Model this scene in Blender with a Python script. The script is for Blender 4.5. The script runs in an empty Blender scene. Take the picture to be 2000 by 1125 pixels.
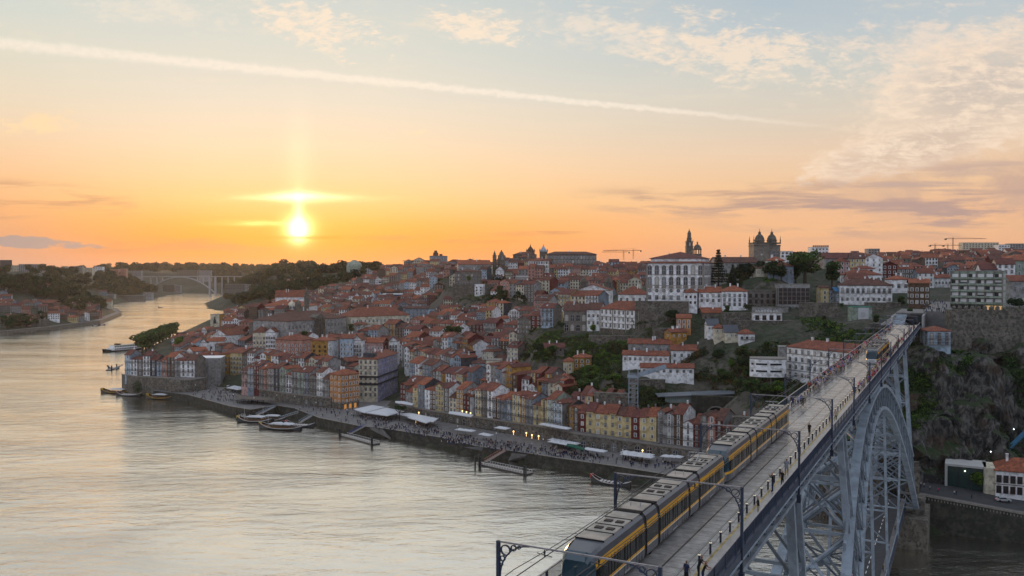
# Sunset over a river city seen from a hill beside a two-level iron arch bridge
import bpy, bmesh, math, random
import numpy as np
from mathutils import Vector, Matrix
random.seed(11); np.random.seed(11)
C = bpy.context.scene.collection
S = bpy.context.scene

# ------------------------------------------------------------------ camera
F = 1700.0            # focal length in pixels of the 2000 px wide photograph
CAMZ = 83.5
PITCH = math.atan(35.5 / F)
cam = bpy.data.cameras.new('camera'); cam.lens = 30.6; cam.sensor_width = 36.0
cam.clip_start = 0.5; cam.clip_end = 40000
camo = bpy.data.objects.new('camera', cam); C.objects.link(camo)
camo.location = (0, 0, CAMZ); camo.rotation_euler = (math.radians(90) - PITCH, 0, 0)
S.camera = camo

def ray(px, py):
    x = (px - 1000) / F; y = (562.5 - py) / F
    c, s = math.cos(PITCH), math.sin(PITCH)
    return (x, c + y * s, y * c - s)
def at(px, py, D):                        # the point of that pixel at distance D along +Y
    d = ray(px, py); k = D / d[1]
    return Vector((d[0] * k, D, CAMZ + d[2] * k))
def onz(px, py, z):                       # the point of that pixel at height z
    d = ray(px, py); k = (z - CAMZ) / d[2]
    return Vector((d[0] * k, d[1] * k, z))
def uv(px, py):
    d = ray(px, py); return d[0] / d[1], d[2] / d[1]
def pix(x, y, z):
    c, s = math.cos(PITCH), math.sin(PITCH); h = z - CAMZ
    f = y * c - h * s; u = y * s + h * c
    return 1000 + F * x / f, 562.5 - F * u / f

def lin(r, g, b):
    f = lambda v: (v / 255 / 12.92) if v / 255 <= 0.04045 else ((v / 255 + 0.055) / 1.055) ** 2.4
    return (f(r), f(g), f(b), 1.0)

# ------------------------------------------------------------------ node helper
class NT:
    def __init__(s, tree): s.t = tree; tree.nodes.clear()
    def n(s, ty, **kw):
        o = s.t.nodes.new(ty)
        for k, v in kw.items(): setattr(o, k, v)
        return o
    def put(s, sock, v):
        if isinstance(v, bpy.types.NodeSocket): s.t.links.new(v, sock)
        else: sock.default_value = v
    def m(s, op, a, b=None, c=None, clamp=False):
        o = s.n('ShaderNodeMath', operation=op, use_clamp=clamp); s.put(o.inputs[0], a)
        if b is not None: s.put(o.inputs[1], b)
        if c is not None: s.put(o.inputs[2], c)
        return o.outputs[0]
    def mix(s, f, a, b, blend='MIX'):
        o = s.n('ShaderNodeMix', data_type='RGBA', blend_type=blend)
        s.put(o.inputs[0], f); s.put(o.inputs[6], a); s.put(o.inputs[7], b); return o.outputs[2]
    def ss(s, v, a, b, lo=0.0, hi=1.0):
        o = s.n('ShaderNodeMapRange', interpolation_type='SMOOTHSTEP')
        for i, q in enumerate((v, a, b, lo, hi)): s.put(o.inputs[i], q)
        return o.outputs[0]
    def noise(s, vec, scale, detail=4, rough=.55, dist=0.0):
        o = s.n('ShaderNodeTexNoise'); s.put(o.inputs['Vector'], vec); s.put(o.inputs['Scale'], scale)
        o.inputs['Detail'].default_value = detail; o.inputs['Roughness'].default_value = rough
        o.inputs['Distortion'].default_value = dist; return o.outputs[0]
    def comb(s, x, y, z=0.0):
        o = s.n('ShaderNodeCombineXYZ')
        for i, q in enumerate((x, y, z)): s.put(o.inputs[i], q)
        return o.outputs[0]
    def ramp(s, f, stops, interp='LINEAR'):
        o = s.n('ShaderNodeValToRGB'); o.color_ramp.interpolation = interp; s.put(o.inputs[0], f)
        e = o.color_ramp.elements
        while len(e) < len(stops): e.new(0.5)
        for i, (p, c) in enumerate(stops): e[i].position = p; e[i].color = c
        return o.outputs[0]

# ------------------------------------------------------------------ sky
HAZE = 0.000026
SUN_AZ = math.atan((583 - 1000) / F); SUN_EL = math.radians(2.9)
w = bpy.data.worlds.new('World'); S.world = w; w.use_nodes = True
T = NT(w.node_tree)
tc = T.n('ShaderNodeTexCoord'); sep = T.n('ShaderNodeSeparateXYZ'); T.t.links.new(tc.outputs['Generated'], sep.inputs[0])
X, Y, Z = sep.outputs
el = T.m('ARCSINE', T.m('MAXIMUM', T.m('MINIMUM', Z, 1.0), -1.0))
az = T.m('ARCTAN2', X, Y)
eld = T.m('DIVIDE', el, math.radians(90))
def pe(py): return math.atan((527 - py) / F) / math.radians(90)
def st(lst): return [(max(0.0, pe(p)), lin(*c)) for p, c in lst]
A_ = st([(530, (232, 140, 84)), (500, (244, 148, 80)), (470, (255, 158, 66)), (440, (255, 174, 86)), (400, (252, 198, 130)), (350, (250, 208, 160)),
        (290, (244, 217, 184)), (200, (230, 220, 203)), (100, (216, 217, 207)), (0, (204, 211, 208))]) + [(.22, lin(212, 218, 222)), (1.0, lin(200, 213, 234))]
B_ = st([(530, (214, 160, 138)), (490, (232, 176, 140)), (455, (240, 186, 142)), (420, (238, 186, 146)), (370, (238, 196, 156)), (310, (232, 202, 174)),
        (240, (216, 204, 188)), (160, (200, 203, 198)), (80, (186, 197, 203)), (0, (172, 188, 200))]) + [(.22, lin(200, 208, 218)), (1.0, lin(200, 213, 234))]
L_ = st([(530, (196, 152, 138)), (490, (206, 160, 138)), (460, (222, 164, 128)), (420, (241, 176, 126)), (370, (245, 192, 144)), (310, (242, 205, 167)),
        (240, (232, 214, 188)), (160, (220, 216, 198)), (80, (204, 213, 208)), (0, (194, 207, 210))]) + [(.22, lin(206, 214, 220)), (1.0, lin(200, 213, 234))]
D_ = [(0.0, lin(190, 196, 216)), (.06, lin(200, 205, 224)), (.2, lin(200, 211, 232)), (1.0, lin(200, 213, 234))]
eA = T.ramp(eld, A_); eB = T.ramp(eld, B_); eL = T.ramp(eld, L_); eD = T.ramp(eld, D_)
dazr = T.m('SUBTRACT', az, SUN_AZ)
base = T.mix(T.ss(dazr, 0.05, 0.62), eA, eB)
base = T.mix(T.ss(T.m('MULTIPLY', dazr, -1.0), 0.08, 0.36), base, eL)
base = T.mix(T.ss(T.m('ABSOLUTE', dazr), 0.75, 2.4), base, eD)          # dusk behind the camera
# gnomonic coordinates of the western sky
front = T.ss(Y, 0.02, 0.35)
Ys = T.m('MAXIMUM', Y, 0.05)
U = T.m('DIVIDE', X, Ys); V = T.m('DIVIDE', Z, Ys)
def blob(px, py, rx, ry, ang=0.0, a=1.0, b=0.25):
    u0, v0 = uv(px, py); ca, sa = math.cos(ang), math.sin(ang)
    du = T.m('SUBTRACT', U, u0); dv = T.m('SUBTRACT', V, v0)
    p = T.m('ADD', T.m('MULTIPLY', du, ca * F / rx), T.m('MULTIPLY', dv, sa * F / rx))
    q = T.m('ADD', T.m('MULTIPLY', du, -sa * F / ry), T.m('MULTIPLY', dv, ca * F / ry))
    r = T.m('SQRT', T.m('ADD', T.m('MULTIPLY', p, p), T.m('MULTIPLY', q, q)))
    return T.m('MULTIPLY', T.ss(r, a, b), front)
UV = T.comb(U, V)
def sc(vec, x, y, ang=0.0):
    o = T.n('ShaderNodeMapping'); T.put(o.inputs[0], vec); o.inputs['Scale'].default_value = (x, y, 1); o.inputs['Rotation'].default_value = (0, 0, ang); return o.outputs[0]
# high thin cloud, in the plane of a cloud deck so that it foreshortens towards the horizon
Zs = T.m('ADD', T.m('MAXIMUM', Z, 0.0), 0.10)
P = T.comb(T.m('DIVIDE', X, Zs), T.m('DIVIDE', Y, Zs))
nA = T.noise(sc(P, 1.0, 1.7, 0.35), 3.2, 9, .62, .4)
nB = T.noise(sc(P, 1.2, 1.6, 0.35), 16.0, 8, .70, .5)
nC = T.noise(sc(P, 0.5, 1.0, 0.2), 1.1, 6, .6)
cirr = T.m('MULTIPLY', T.ss(nA, .50, .72), T.ss(nB, .34, .62))
everywhere = T.m('MULTIPLY', T.ss(nC, .42, .62), T.ss(el, .06, .30))
base = T.mix(T.m('MULTIPLY', T.m('MULTIPLY', cirr, everywhere), .7), base, lin(246, 226, 200))
# soft pale veil
veil = T.m('MULTIPLY', T.ss(nC, .35, .75), T.ss(el, .03, .2))
base = T.mix(T.m('MULTIPLY', veil, .16), base, lin(250, 226, 196))
# patches of mackerel cloud along the top
def fleece(px, py, rx, ry, ang, k, col, lo=.46, hi=.60, edge=1.0):
    global base
    b = blob(px, py, rx, ry, ang, edge, .1)
    n1 = T.noise(sc(UV, 1.0, 2.2, ang - .25), 26.0, 8, .68, .35)
    n2 = T.noise(sc(UV, 1.0, 2.6, ang - .25), 85.0, 5, .6, .3)
    d = T.m('ADD', T.m('MULTIPLY', n1, .72), T.m('MULTIPLY', n2, .28))
    f = T.ss(T.m('ADD', d, T.m('MULTIPLY', T.m('SUBTRACT', b, 1.0), .22)), lo, hi)
    base = T.mix(T.m('MULTIPLY', T.m('MULTIPLY', f, T.ss(b, 0, .35)), k), base, lin(*col))
fleece(610, 50, 300, 95, -.28, .85, (252, 230, 205), .40, .56)
fleece(930, 50, 210, 75, -.15, .85, (252, 230, 205), .40, .56)
fleece(1430, 100, 420, 130, -.15, .8, (248, 226, 202), .38, .56)
fleece(1800, 90, 380, 130, .1, .75, (240, 220, 202), .38, .58)
fleece(60, 240, 170, 42, .05, .8, (254, 220, 172), .38, .56)
fleece(300, 20, 330, 60, -.1, .5, (246, 230, 210), .38, .6)
fleece(1180, 60, 300, 80, -.2, .6, (248, 228, 206), .38, .58)
fleece(815, 258, 70, 14, .0, .7, (252, 226, 180))
# the big bank in the upper right
u0, v0 = uv(1850, 220)
edge_n = T.noise(sc(UV, 1.0, 1.6, .3), 9.0, 9, .66, .3)
fine_n = T.noise(sc(UV, 1.0, 2.4, .35), 42.0, 6, .66, .4)
big = T.m('MAXIMUM', blob(1960, 170, 560, 210, .25, 1.0, .0), blob(1800, 285, 420, 75, .22, 1.0, .1))
bd = T.m('ADD', T.m('MULTIPLY', big, .62), T.m('ADD', T.m('MULTIPLY', edge_n, .55), T.m('MULTIPLY', fine_n, .55)))
bm = T.ss(bd, .72, .92)
core = T.ss(T.m('ADD', T.m('MULTIPLY', big, .7), T.m('MULTIPLY', edge_n, .6)), .62, 1.02)
bcol = T.mix(core, lin(246, 220, 196), lin(200, 182, 172))
mack = T.m('ADD', T.m('MULTIPLY', T.noise(sc(UV, 1.0, 2.2, .1), 30.0, 8, .7, .35), .65), T.m('MULTIPLY', T.noise(sc(P, 1.0, 1.6, .3), 9.0, 7, .66, .4), .35))
base = T.mix(T.m('MULTIPLY', T.m('MULTIPLY', bm, T.ss(mack, .34, .60, .38, 1.0)), .86), base, T.mix(T.ss(mack, .40, .62), bcol, lin(248, 224, 200)))
low = blob(1960, 370, 520, 110, .05, 1.0, .1)
base = T.mix(T.m('MULTIPLY', T.m('MULTIPLY', low, T.ss(edge_n, .36, .62)), .8), base, lin(196, 164, 150))
# long grey streaks low over the horizon
sN = T.noise(sc(UV, 1.0, 9.0, -.02), 7.0, 7, .6, .3)
sM = T.ss(sN, .44, .62)
def streak(px, py, rx, ry, ang, k, col):
    global base
    base = T.mix(T.m('MULTIPLY', T.m('MULTIPLY', sM, blob(px, py, rx, ry, ang)), k), base, lin(*col))
streak(60, 385, 330, 42, -.10, .85, (196, 146, 116))
streak(20, 418, 150, 14, 0, .7, (190, 142, 120))
streak(1400, 392, 380, 46, 0, 1.0, (194, 158, 138))
streak(1750, 410, 520, 80, 0, 1.0, (184, 154, 146))
streak(1850, 345, 360, 40, .12, .8, (196, 168, 156))
streak(900, 467, 320, 12, .0, .95, (214, 146, 96))
streak(1050, 456, 170, 7, .0, .95, (200, 140, 104))
streak(330, 480, 360, 26, .0, .8, (206, 140, 100))
base = T.mix(T.m('MULTIPLY', T.ss(T.m('ADD', T.m('MULTIPLY', blob(60, 474, 190, 20, -.04), .4), T.noise(sc(UV, 1.0, 3.0), 22.0, 7, .6)), .70, .84), .85), base, lin(150, 146, 152))
# vapour trail: a long thin band along a great circle
a0 = Vector(ray(0, 84)).normalized(); a1 = Vector(ray(1610, 247)).normalized(); nrm = a0.cross(a1).normalized()
vm = T.n('ShaderNodeVectorMath', operation='DOT_PRODUCT'); T.t.links.new(tc.outputs['Generated'], vm.inputs[0]); vm.inputs[1].default_value = nrm
bow = T.m('MULTIPLY', T.m('MULTIPLY', T.m('SUBTRACT', U, -.1), T.m('SUBTRACT', U, -.1)), 0.0)
dd = T.m('ADD', vm.outputs['Value'], T.m('MULTIPLY', T.m('SUBTRACT', T.noise(sc(UV, 1, 1), 60.0, 5, .7), .5), .010))
wid = T.ss(U, -.6, .42, .0082, .0036)
tm = T.m('MULTIPLY', T.m('MULTIPLY', T.ss(T.m('ABSOLUTE', dd), wid, T.m('MULTIPLY', wid, .15)), T.ss(U, .44, .12)), front)
tm = T.m('MULTIPLY', tm, T.ss(T.noise(sc(UV, 1, 1), 140.0, 4, .7), .25, .6, .55, 1.0))
base = T.mix(T.m('MULTIPLY', tm, .62), base, lin(255, 240, 222))
# the sun behind thin cloud: disc, bright shelf above, pillar and glow
def gau(px, py, rx, ry):
    u0, v0 = uv(px, py)
    p = T.m('MULTIPLY', T.m('SUBTRACT', U, u0), F / rx); q = T.m('MULTIPLY', T.m('SUBTRACT', V, v0), F / ry)
    return T.m('MULTIPLY', T.m('EXPONENT', T.m('MULTIPLY', T.m('ADD', T.m('MULTIPLY', p, p), T.m('MULTIPLY', q, q)), -1.0)), front)
wis = T.ss(T.noise(sc(UV, 1.0, 6.0), 16.0, 6, .6, .3), .32, .60, .25, 1.0)
def add(f, k, col):
    global base
    c = lin(*col); base = T.mix(1.0, base, T.mix(T.m('MULTIPLY', f, k), (0, 0, 0, 1), (c[0], c[1], c[2], 1)), 'ADD')
def addk(f, k, col):
    global base
    o = T.n('ShaderNodeVectorMath', operation='SCALE'); o.inputs[0].default_value = lin(*col)[:3]; T.put(o.inputs['Scale'], T.m('MULTIPLY', f, k))
    base = T.mix(1.0, base, o.outputs[0], 'ADD')
addk(gau(583, 448, 16, 19), 3.0, (255, 236, 180))
addk(gau(583, 448, 30, 26), 1.1, (255, 225, 150))
addk(gau(583, 384, 42, 10), .9, (255, 235, 190))
addk(T.m('MULTIPLY', gau(590, 386, 110, 7), wis), .7, (255, 230, 180))
addk(T.m('MULTIPLY', gau(500, 436, 70, 5), wis), .7, (255, 220, 140))
addk(gau(583, 415, 9, 32), .95, (255, 225, 160))
addk(gau(583, 330, 26, 90), .12, (255, 225, 180))
addk(gau(583, 440, 150, 60), .13, (255, 170, 60))
addk(gau(583, 400, 420, 170), .06, (255, 190, 110))
base = T.mix(T.m('MULTIPLY', T.m('MULTIPLY', gau(620, 464, 90, 3.5), wis), .7), base, lin(240, 150, 50))
sky = T.n('ShaderNodeTexSky'); sky.sky_type = 'NISHITA'; sky.sun_disc = False
sky.sun_elevation = SUN_EL; sky.sun_rotation = SUN_AZ; sky.altitude = 80
bgs = T.n('ShaderNodeBackground'); T.t.links.new(sky.outputs[0], bgs.inputs[0]); bgs.inputs[1].default_value = 0.006
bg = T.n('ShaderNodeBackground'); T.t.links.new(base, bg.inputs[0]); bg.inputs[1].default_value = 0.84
ad = T.n('ShaderNodeAddShader'); T.t.links.new(bg.outputs[0], ad.inputs[0]); T.t.links.new(bgs.outputs[0], ad.inputs[1])
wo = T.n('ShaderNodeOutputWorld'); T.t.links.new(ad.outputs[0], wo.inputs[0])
w.cycles.sampling_method = 'MANUAL'; w.cycles.sample_map_resolution = 1024

sun = bpy.data.lights.new('sun', 'SUN'); sun.energy = 1.6; sun.angle = math.radians(1.2); sun.color = (1.0, .60, .30)
suno = bpy.data.objects.new('sun', sun); C.objects.link(suno)
sd = Vector((math.sin(SUN_AZ) * math.cos(SUN_EL), math.cos(SUN_AZ) * math.cos(SUN_EL), math.sin(SUN_EL)))
suno.rotation_euler = sd.to_track_quat('Z', 'Y').to_euler()
S.view_settings.view_transform = 'Standard'; S.view_settings.look = 'None'
S.view_settings.gamma = 1.0; S.view_settings.use_curve_mapping = False; S.view_settings.exposure = 0.25
S.cycles.max_bounces = 5; S.cycles.diffuse_bounces = 2; S.cycles.glossy_bounces = 3; S.cycles.transmission_bounces = 2
S.cycles.volume_bounces = 0; S.cycles.transparent_max_bounces = 6

# ------------------------------------------------------------------ materials
MATS = {}
def M(name, col, rough=.85, var=.18, scale=.25, bump=0.0, bscale=3.0, metal=0.0, spec=.35, emit=None, island=False, stretch=None, var2=None):
    if name in MATS: return MATS[name]
    m = bpy.data.materials.new(name); m.use_nodes = True; n = NT(m.node_tree)
    bs = n.n('ShaderNodeBsdfPrincipled'); out = n.n('ShaderNodeOutputMaterial'); n.t.links.new(bs.outputs[0], out.inputs[0])
    geo = n.n('ShaderNodeNewGeometry'); pos = geo.outputs['Position']
    if stretch:
        mp = n.n('ShaderNodeMapping'); n.put(mp.inputs[0], pos); mp.inputs['Scale'].default_value = stretch; pos = mp.outputs[0]
    c = (col[0], col[1], col[2], 1)
    if var > 0:
        f = n.noise(pos, scale, 5, .65)
        a = tuple(min(1, q * (1 - var)) for q in c[:3]) + (1,); b = tuple(min(1, q * (1 + var)) for q in c[:3]) + (1,)
        cc = n.mix(n.ss(f, .3, .7), a, b)
        if var2:
            cc = n.mix(n.ss(n.noise(pos, var2[1], 4, .6), .45, .62), cc, (var2[0][0], var2[0][1], var2[0][2], 1))
    else: cc = c
    if island:
        k = n.m('ADD', n.m('MULTIPLY', geo.outputs['Random Per Island'], float(island)), 1 - island * .53)
        o = n.n('ShaderNodeVectorMath', operation='SCALE'); n.put(o.inputs[0], cc); n.put(o.inputs['Scale'], k); cc = o.outputs[0]
    n.put(bs.inputs['Base Color'], cc)
    bs.inputs['Roughness'].default_value = rough; bs.inputs['Metallic'].default_value = metal
    bs.inputs['Specular IOR Level'].default_value = spec
    if emit: bs.inputs['Emission Color'].default_value = (*emit[0], 1); bs.inputs['Emission Strength'].default_value = emit[1]
    if bump > 0:
        bp = n.n('ShaderNodeBump'); bp.inputs['Strength'].default_value = bump; bp.inputs['Distance'].default_value = .3
        n.put(bp.inputs['Height'], n.noise(pos, bscale, 4, .6)); n.t.links.new(bp.outputs[0], bs.inputs['Normal'])
    MATS[name] = m; return m

WALLC = {  # name: linear colour
 'white': (.79, .80, .82), 'cream': (.62, .57, .45), 'pale yellow': (.56, .45, .24), 'ochre': (.40, .22, .06), 'orange': (.46, .215, .085),
 'salmon': (.46, .24, .19), 'pink': (.47, .30, .29), 'pale blue': (.36, .46, .56), 'blue-grey': (.20, .24, .29), 'grey': (.30, .30, .30),
 'granite': (.17, .155, .14), 'dark red': (.13, .03, .028), 'brown': (.12, .075, .05), 'pale green': (.30, .36, .30), 'slate': (.06, .065, .08), 'lilac': (.28, .28, .42)}
for k, v in WALLC.items(): M('plaster ' + k, v, .9, .14, .22, .15, 1.5, island=.22, var2=((v[0] * .62, v[1] * .6, v[2] * .58), .5))
TILE = [M('roof tile %s' % n, c, .88, .30, .35, .35, 6.0, island=.45, var2=((c[0] * .55, c[1] * .62, c[2] * .8), 1.1)) for n, c in
        (('terracotta', (.21, .068, .040)), ('rust', (.155, .054, .036)), ('orange', (.28, .088, .045)), ('brown', (.115, .052, .038)), ('old red', (.135, .045, .036)))]
GLASS = M('window glass', (.03, .035, .045), .12, .0, spec=.6)
_n = NT.__new__(NT); _n.t = GLASS.node_tree; _oi = _n.n('ShaderNodeObjectInfo'); _b = [q for q in GLASS.node_tree.nodes if q.type == 'BSDF_PRINCIPLED'][0]
_n.put(_b.inputs['Base Color'], _n.ramp(_oi.outputs['Random'], [(0, (.02, .025, .035, 1)), (.55, (.05, .06, .075, 1)), (.68, (.16, .17, .18, 1)), (.80, (.40, .38, .34, 1)), (.9, (.03, .035, .04, 1))], 'CONSTANT'))
GLASSD = M('dark pane', (.018, .02, .025), .3, .0, spec=.4)
FRAMEW = M('white frame', (.70, .70, .69), .6, .1, 1)
FRAMEG = M('granite surround', (.22, .20, .18), .85, .2, 1)
FRAMEB = M('brown frame', (.09, .05, .035), .6, .1, 1)
IRONB = M('dark iron', (.02, .025, .035), .5, .1, 1, spec=.4)
STONE = M('granite masonry', (.15, .135, .115), .92, .35, .35, .6, 1.6, var2=((.07, .065, .055), .9))
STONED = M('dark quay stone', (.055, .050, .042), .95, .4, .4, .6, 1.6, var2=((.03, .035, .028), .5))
PAVE = M('granite paving', (.15, .145, .145), .75, .2, .4, .2, 2)
ASPH = M('asphalt', (.045, .046, .05), .8, .2, .5)
ROCK = M('cliff rock', (.085, .075, .066), .95, .55, .10, 1.0, .5, stretch=(1, 1, .35), var2=((.035, .033, .03), .22))
BLUEMID = M('shade-toned iron lattice', (.15, .185, .225), .6, .2, .5, spec=.4)  # same iron in a darker colour: shade among the inner members painted in
CLOTH = M('white canvas', (.52, .53, .56), .8, .06, .6)
BLUEIRON = M('blue-grey painted iron', (.275, .335, .40), .5, .16, .35, spec=.5, var2=((.20, .235, .28), .5))
BLUEDK = M('dark blue painted iron', (.035, .05, .085), .45, .2, .5)
STEEL = M('rail steel', (.42, .41, .40), .22, .1, 2, metal=1.0)
WHITE = M('white paint', (.78, .78, .78), .6, .05, .6)
SKIN = M('skin', (.34, .19, .13), .6, 0); HAIR = M('hair', (.025, .016, .012), .6, 0)
LEAF = [M('leaves ' + n, c, .75, .35, .5, spec=.25, island=.7) for n, c in
        (('mid', (.052, .095, .022)), ('dark', (.024, .048, .018)), ('bright', (.090, .155, .022)), ('olive', (.06, .065, .025)), ('conifer', (.014, .028, .018)), ('rust', (.11, .05, .02)))]
BARK = M('bark', (.06, .045, .032), .9, .3, 2)

# ------------------------------------------------------------------ mesh builder
class MB:
    def __init__(s): s.v = []; s.f = []; s.i = []; s.X = None
    def pts(s, P):
        k = len(s.v)
        if s.X is not None: P = [tuple(s.X @ Vector(p)) for p in P]
        s.v.extend(P); return k
    def face(s, P, m=0): k = s.pts(P); s.f.append(tuple(range(k, k + len(P)))); s.i.append(m)
    def box(s, x0, y0, z0, x1, y1, z1, m=0):
        k = s.pts([(x0, y0, z0), (x1, y0, z0), (x1, y1, z0), (x0, y1, z0), (x0, y0, z1), (x1, y0, z1), (x1, y1, z1), (x0, y1, z1)])
        for q in ((0, 3, 2, 1), (4, 5, 6, 7), (0, 1, 5, 4), (1, 2, 6, 5), (2, 3, 7, 6), (3, 0, 4, 7)): s.f.append(tuple(k + a for a in q)); s.i.append(m)
    def bar(s, a, b, w, h=None, m=0, up=(0, 0, 1)):
        a = Vector(a); b = Vector(b); d = b - a
        if d.length < 1e-6: return
        d.normalize(); u = Vector(up)
        if abs(d.dot(u)) > .98: u = Vector((1, 0, 0))
        r = d.cross(u).normalized() * (w / 2); t = r.cross(d).normalized() * ((h or w) / 2)
        k = s.pts([tuple(p + sx * r + sy * t) for p in (a, b) for sx, sy in ((-1, -1), (1, -1), (1, 1), (-1, 1))])
        for q in ((3, 2, 1, 0), (4, 5, 6, 7), (0, 1, 5, 4), (1, 2, 6, 5), (2, 3, 7, 6), (3, 0, 4, 7)): s.f.append(tuple(k + x for x in q)); s.i.append(m)
    def cyl(s, x, y, z0, z1, r0, r1=None, n=8, m=0, cap=True):
        r1 = r0 if r1 is None else r1
        k = s.pts([(x + r * math.cos(2 * math.pi * j / n), y + r * math.sin(2 * math.pi * j / n), z) for r, z in ((r0, z0), (r1, z1)) for j in range(n)])
        for j in range(n): s.f.append((k + j, k + (j + 1) % n, k + n + (j + 1) % n, k + n + j)); s.i.append(m)
        if cap: s.f.append(tuple(k + n + j for j in range(n))); s.i.append(m); s.f.append(tuple(k + j for j in range(n - 1, -1, -1))); s.i.append(m)
    def lathe(s, x, y, prof, n=12, m=0):
        k = s.pts([(x + r * math.cos(2 * math.pi * j / n), y + r * math.sin(2 * math.pi * j / n), z) for r, z in prof for j in range(n)])
        for i in range(len(prof) - 1):
            for j in range(n): s.f.append((k + i * n + j, k + i * n + (j + 1) % n, k + (i + 1) * n + (j + 1) % n, k + (i + 1) * n + j)); s.i.append(m)
    def tube(s, P, r, n=5, m=0):
        for a, b in zip(P[:-1], P[1:]): s.bar(a, b, r * 1.8, r * 1.8, m)
    def prism(s, poly, z0, z1, m=0, mt=None):
        n = len(poly); k = s.pts([(p[0], p[1], z0) for p in poly] + [(p[0], p[1], z1) for p in poly])
        for j in range(n): s.f.append((k + j, k + (j + 1) % n, k + n + (j + 1) % n, k + n + j)); s.i.append(m)
        s.f.append(tuple(k + n + j for j in range(n))); s.i.append(m if mt is None else mt)
    def ring(s, c, r0, r1, th, ax1, ax2, n=16, m=0):      # flat annulus of thickness th in the plane of ax1, ax2
        c = Vector(c); a1 = Vector(ax1); a2 = Vector(ax2); nn = a1.cross(a2).normalized() * (th / 2)
        P = []
        for j in range(n):
            d = a1 * math.cos(2 * math.pi * j / n) + a2 * math.sin(2 * math.pi * j / n)
            P += [tuple(c + d * r1 - nn), tuple(c + d * r1 + nn), tuple(c + d * r0 + nn), tuple(c + d * r0 - nn)]
        k = s.pts(P)
        for j in range(n):
            a = k + 4 * j; b = k + 4 * ((j + 1) % n)
            for q in range(4): s.f.append((a + q, b + q, b + (q + 1) % 4, a + (q + 1) % 4)); s.i.append(m)
    def mesh(s, name, mats):
        me = bpy.data.meshes.new(name); me.from_pydata(s.v, [], s.f)
        for m in (mats if isinstance(mats, (list, tuple)) else [mats]): me.materials.append(m)
        if s.i and max(s.i) > 0: me.polygons.foreach_set('material_index', s.i)
        me.update(); return me
    def build(s, name, mats, parent=None, loc=None, rz=None, smooth=False):
        me = s.mesh(name, mats)
        if smooth: me.shade_smooth()
        return link(name, me, parent, loc, rz)
def link(name, data, parent=None, loc=None, rz=None):
    o = bpy.data.objects.new(name, data); C.objects.link(o)
    if parent is not None: o.parent = parent
    if loc is not None: o.location = loc
    if rz is not None: o.rotation_euler = (0, 0, rz)
    return o
def tag(o, label=None, cat=None, group=None, kind=None):
    if label: o['label'] = label
    if cat: o['category'] = cat
    if group: o['group'] = group
    if kind: o['kind'] = kind
    return o
def empty(name, loc=(0, 0, 0), rz=0.0, label=None, cat=None, group=None):
    return tag(link(name, None, None, loc, rz), label, cat, group)
def clone(o, parent=None):
    c = o.copy(); C.objects.link(c)
    if parent is not None: c.parent = parent
    for ch in o.children: clone(ch, c)
    return c

# ------------------------------------------------------------------ river shore
NORTH = [(430, 618), (350, 652), (268, 690), (243, 740), (238, 768), (300, 776), (370, 785), (450, 808), (490, 815), (540, 806), (575, 812), (625, 832), (700, 848), (760, 855),
         (860, 872), (930, 890), (1040, 906), (1100, 916), (1200, 931), (1340, 955), (1460, 977), (1560, 1000), (1740, 1036), (2000, 1052), (2300, 1070)]
SOUTHF = [(0, 655), (100, 645), (195, 632), (238, 614), (226, 608), (207, 598), (250, 588), (318, 580), (312, 574.5), (330, 572), (444, 573), (441, 578), (404, 592), (410, 603), (452, 607)]
shoreN = [onz(a, b, 0) for a, b in NORTH]
shoreS = [onz(a, b, 0) for a, b in SOUTHF]
RIVER = [(-1500, 200), (-1100, 700)] + [(p.x, p.y) for p in shoreS] + [(p.x, p.y) for p in shoreN] + [(900, 200), (420, 150), (150, 122), (28, 104), (-100, 92), (-400, 60), (-1500, 60)]
RV = np.array(RIVER)
def shore_dist(x, y):      # signed: positive on land
    x = np.asarray(x, float); y = np.asarray(y, float)
    best = np.full(x.shape, 1e9); inside = np.zeros(x.shape, bool)
    n = len(RV)
    for i in range(n):
        x0, y0 = RV[i]; x1, y1 = RV[(i + 1) % n]
        dx, dy = x1 - x0, y1 - y0; L = dx * dx + dy * dy
        t = np.clip(((x - x0) * dx + (y - y0) * dy) / L, 0, 1)
        best = np.minimum(best, (x - x0 - t * dx) ** 2 + (y - y0 - t * dy) ** 2)
        c = (y0 > y) != (y1 > y)
        with np.errstate(divide='ignore', invalid='ignore'):
            xi = (x1 - x0) * (y - y0) / (y1 - y0 if y1 != y0 else 1e-9) + x0
        inside ^= c & (x < xi)
    d = np.sqrt(best); return np.where(inside, -d, d)

# ------------------------------------------------------------------ ground heights: (px, distance, height)
CP = []
def col_(px, lst):
    for D, z in lst: CP.append(((px - 1000) / F * D, D, z))
col_(270, [(640, 10), (760, 8), (870, 6)])
col_(380, [(590, 7), (700, 10), (850, 8), (1050, 8)])
col_(500, [(560, 6), (650, 9), (750, 12), (900, 18), (1100, 26), (1300, 42), (1600, 70), (2000, 76), (3000, 78)])
col_(600, [(500, 6), (600, 9), (660, 17), (760, 24), (900, 32), (1100, 40), (1300, 52), (1600, 78), (2600, 82)])
col_(700, [(480, 6), (560, 9), (650, 16), (750, 23), (900, 35), (1050, 50), (1200, 66), (1400, 80), (2200, 84)])
col_(800, [(440, 6), (520, 10), (620, 17), (720, 28), (850, 42), (1000, 60), (1150, 76), (1500, 82)])
col_(900, [(405, 6), (460, 9), (550, 16), (650, 24), (750, 34), (850, 50), (950, 68), (1050, 78), (1400, 82), (2500, 86)])
col_(1000, [(370, 6), (385, 12), (440, 14), (500, 20), (600, 27), (700, 36), (820, 55), (950, 72), (1100, 80), (1600, 84)])
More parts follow.
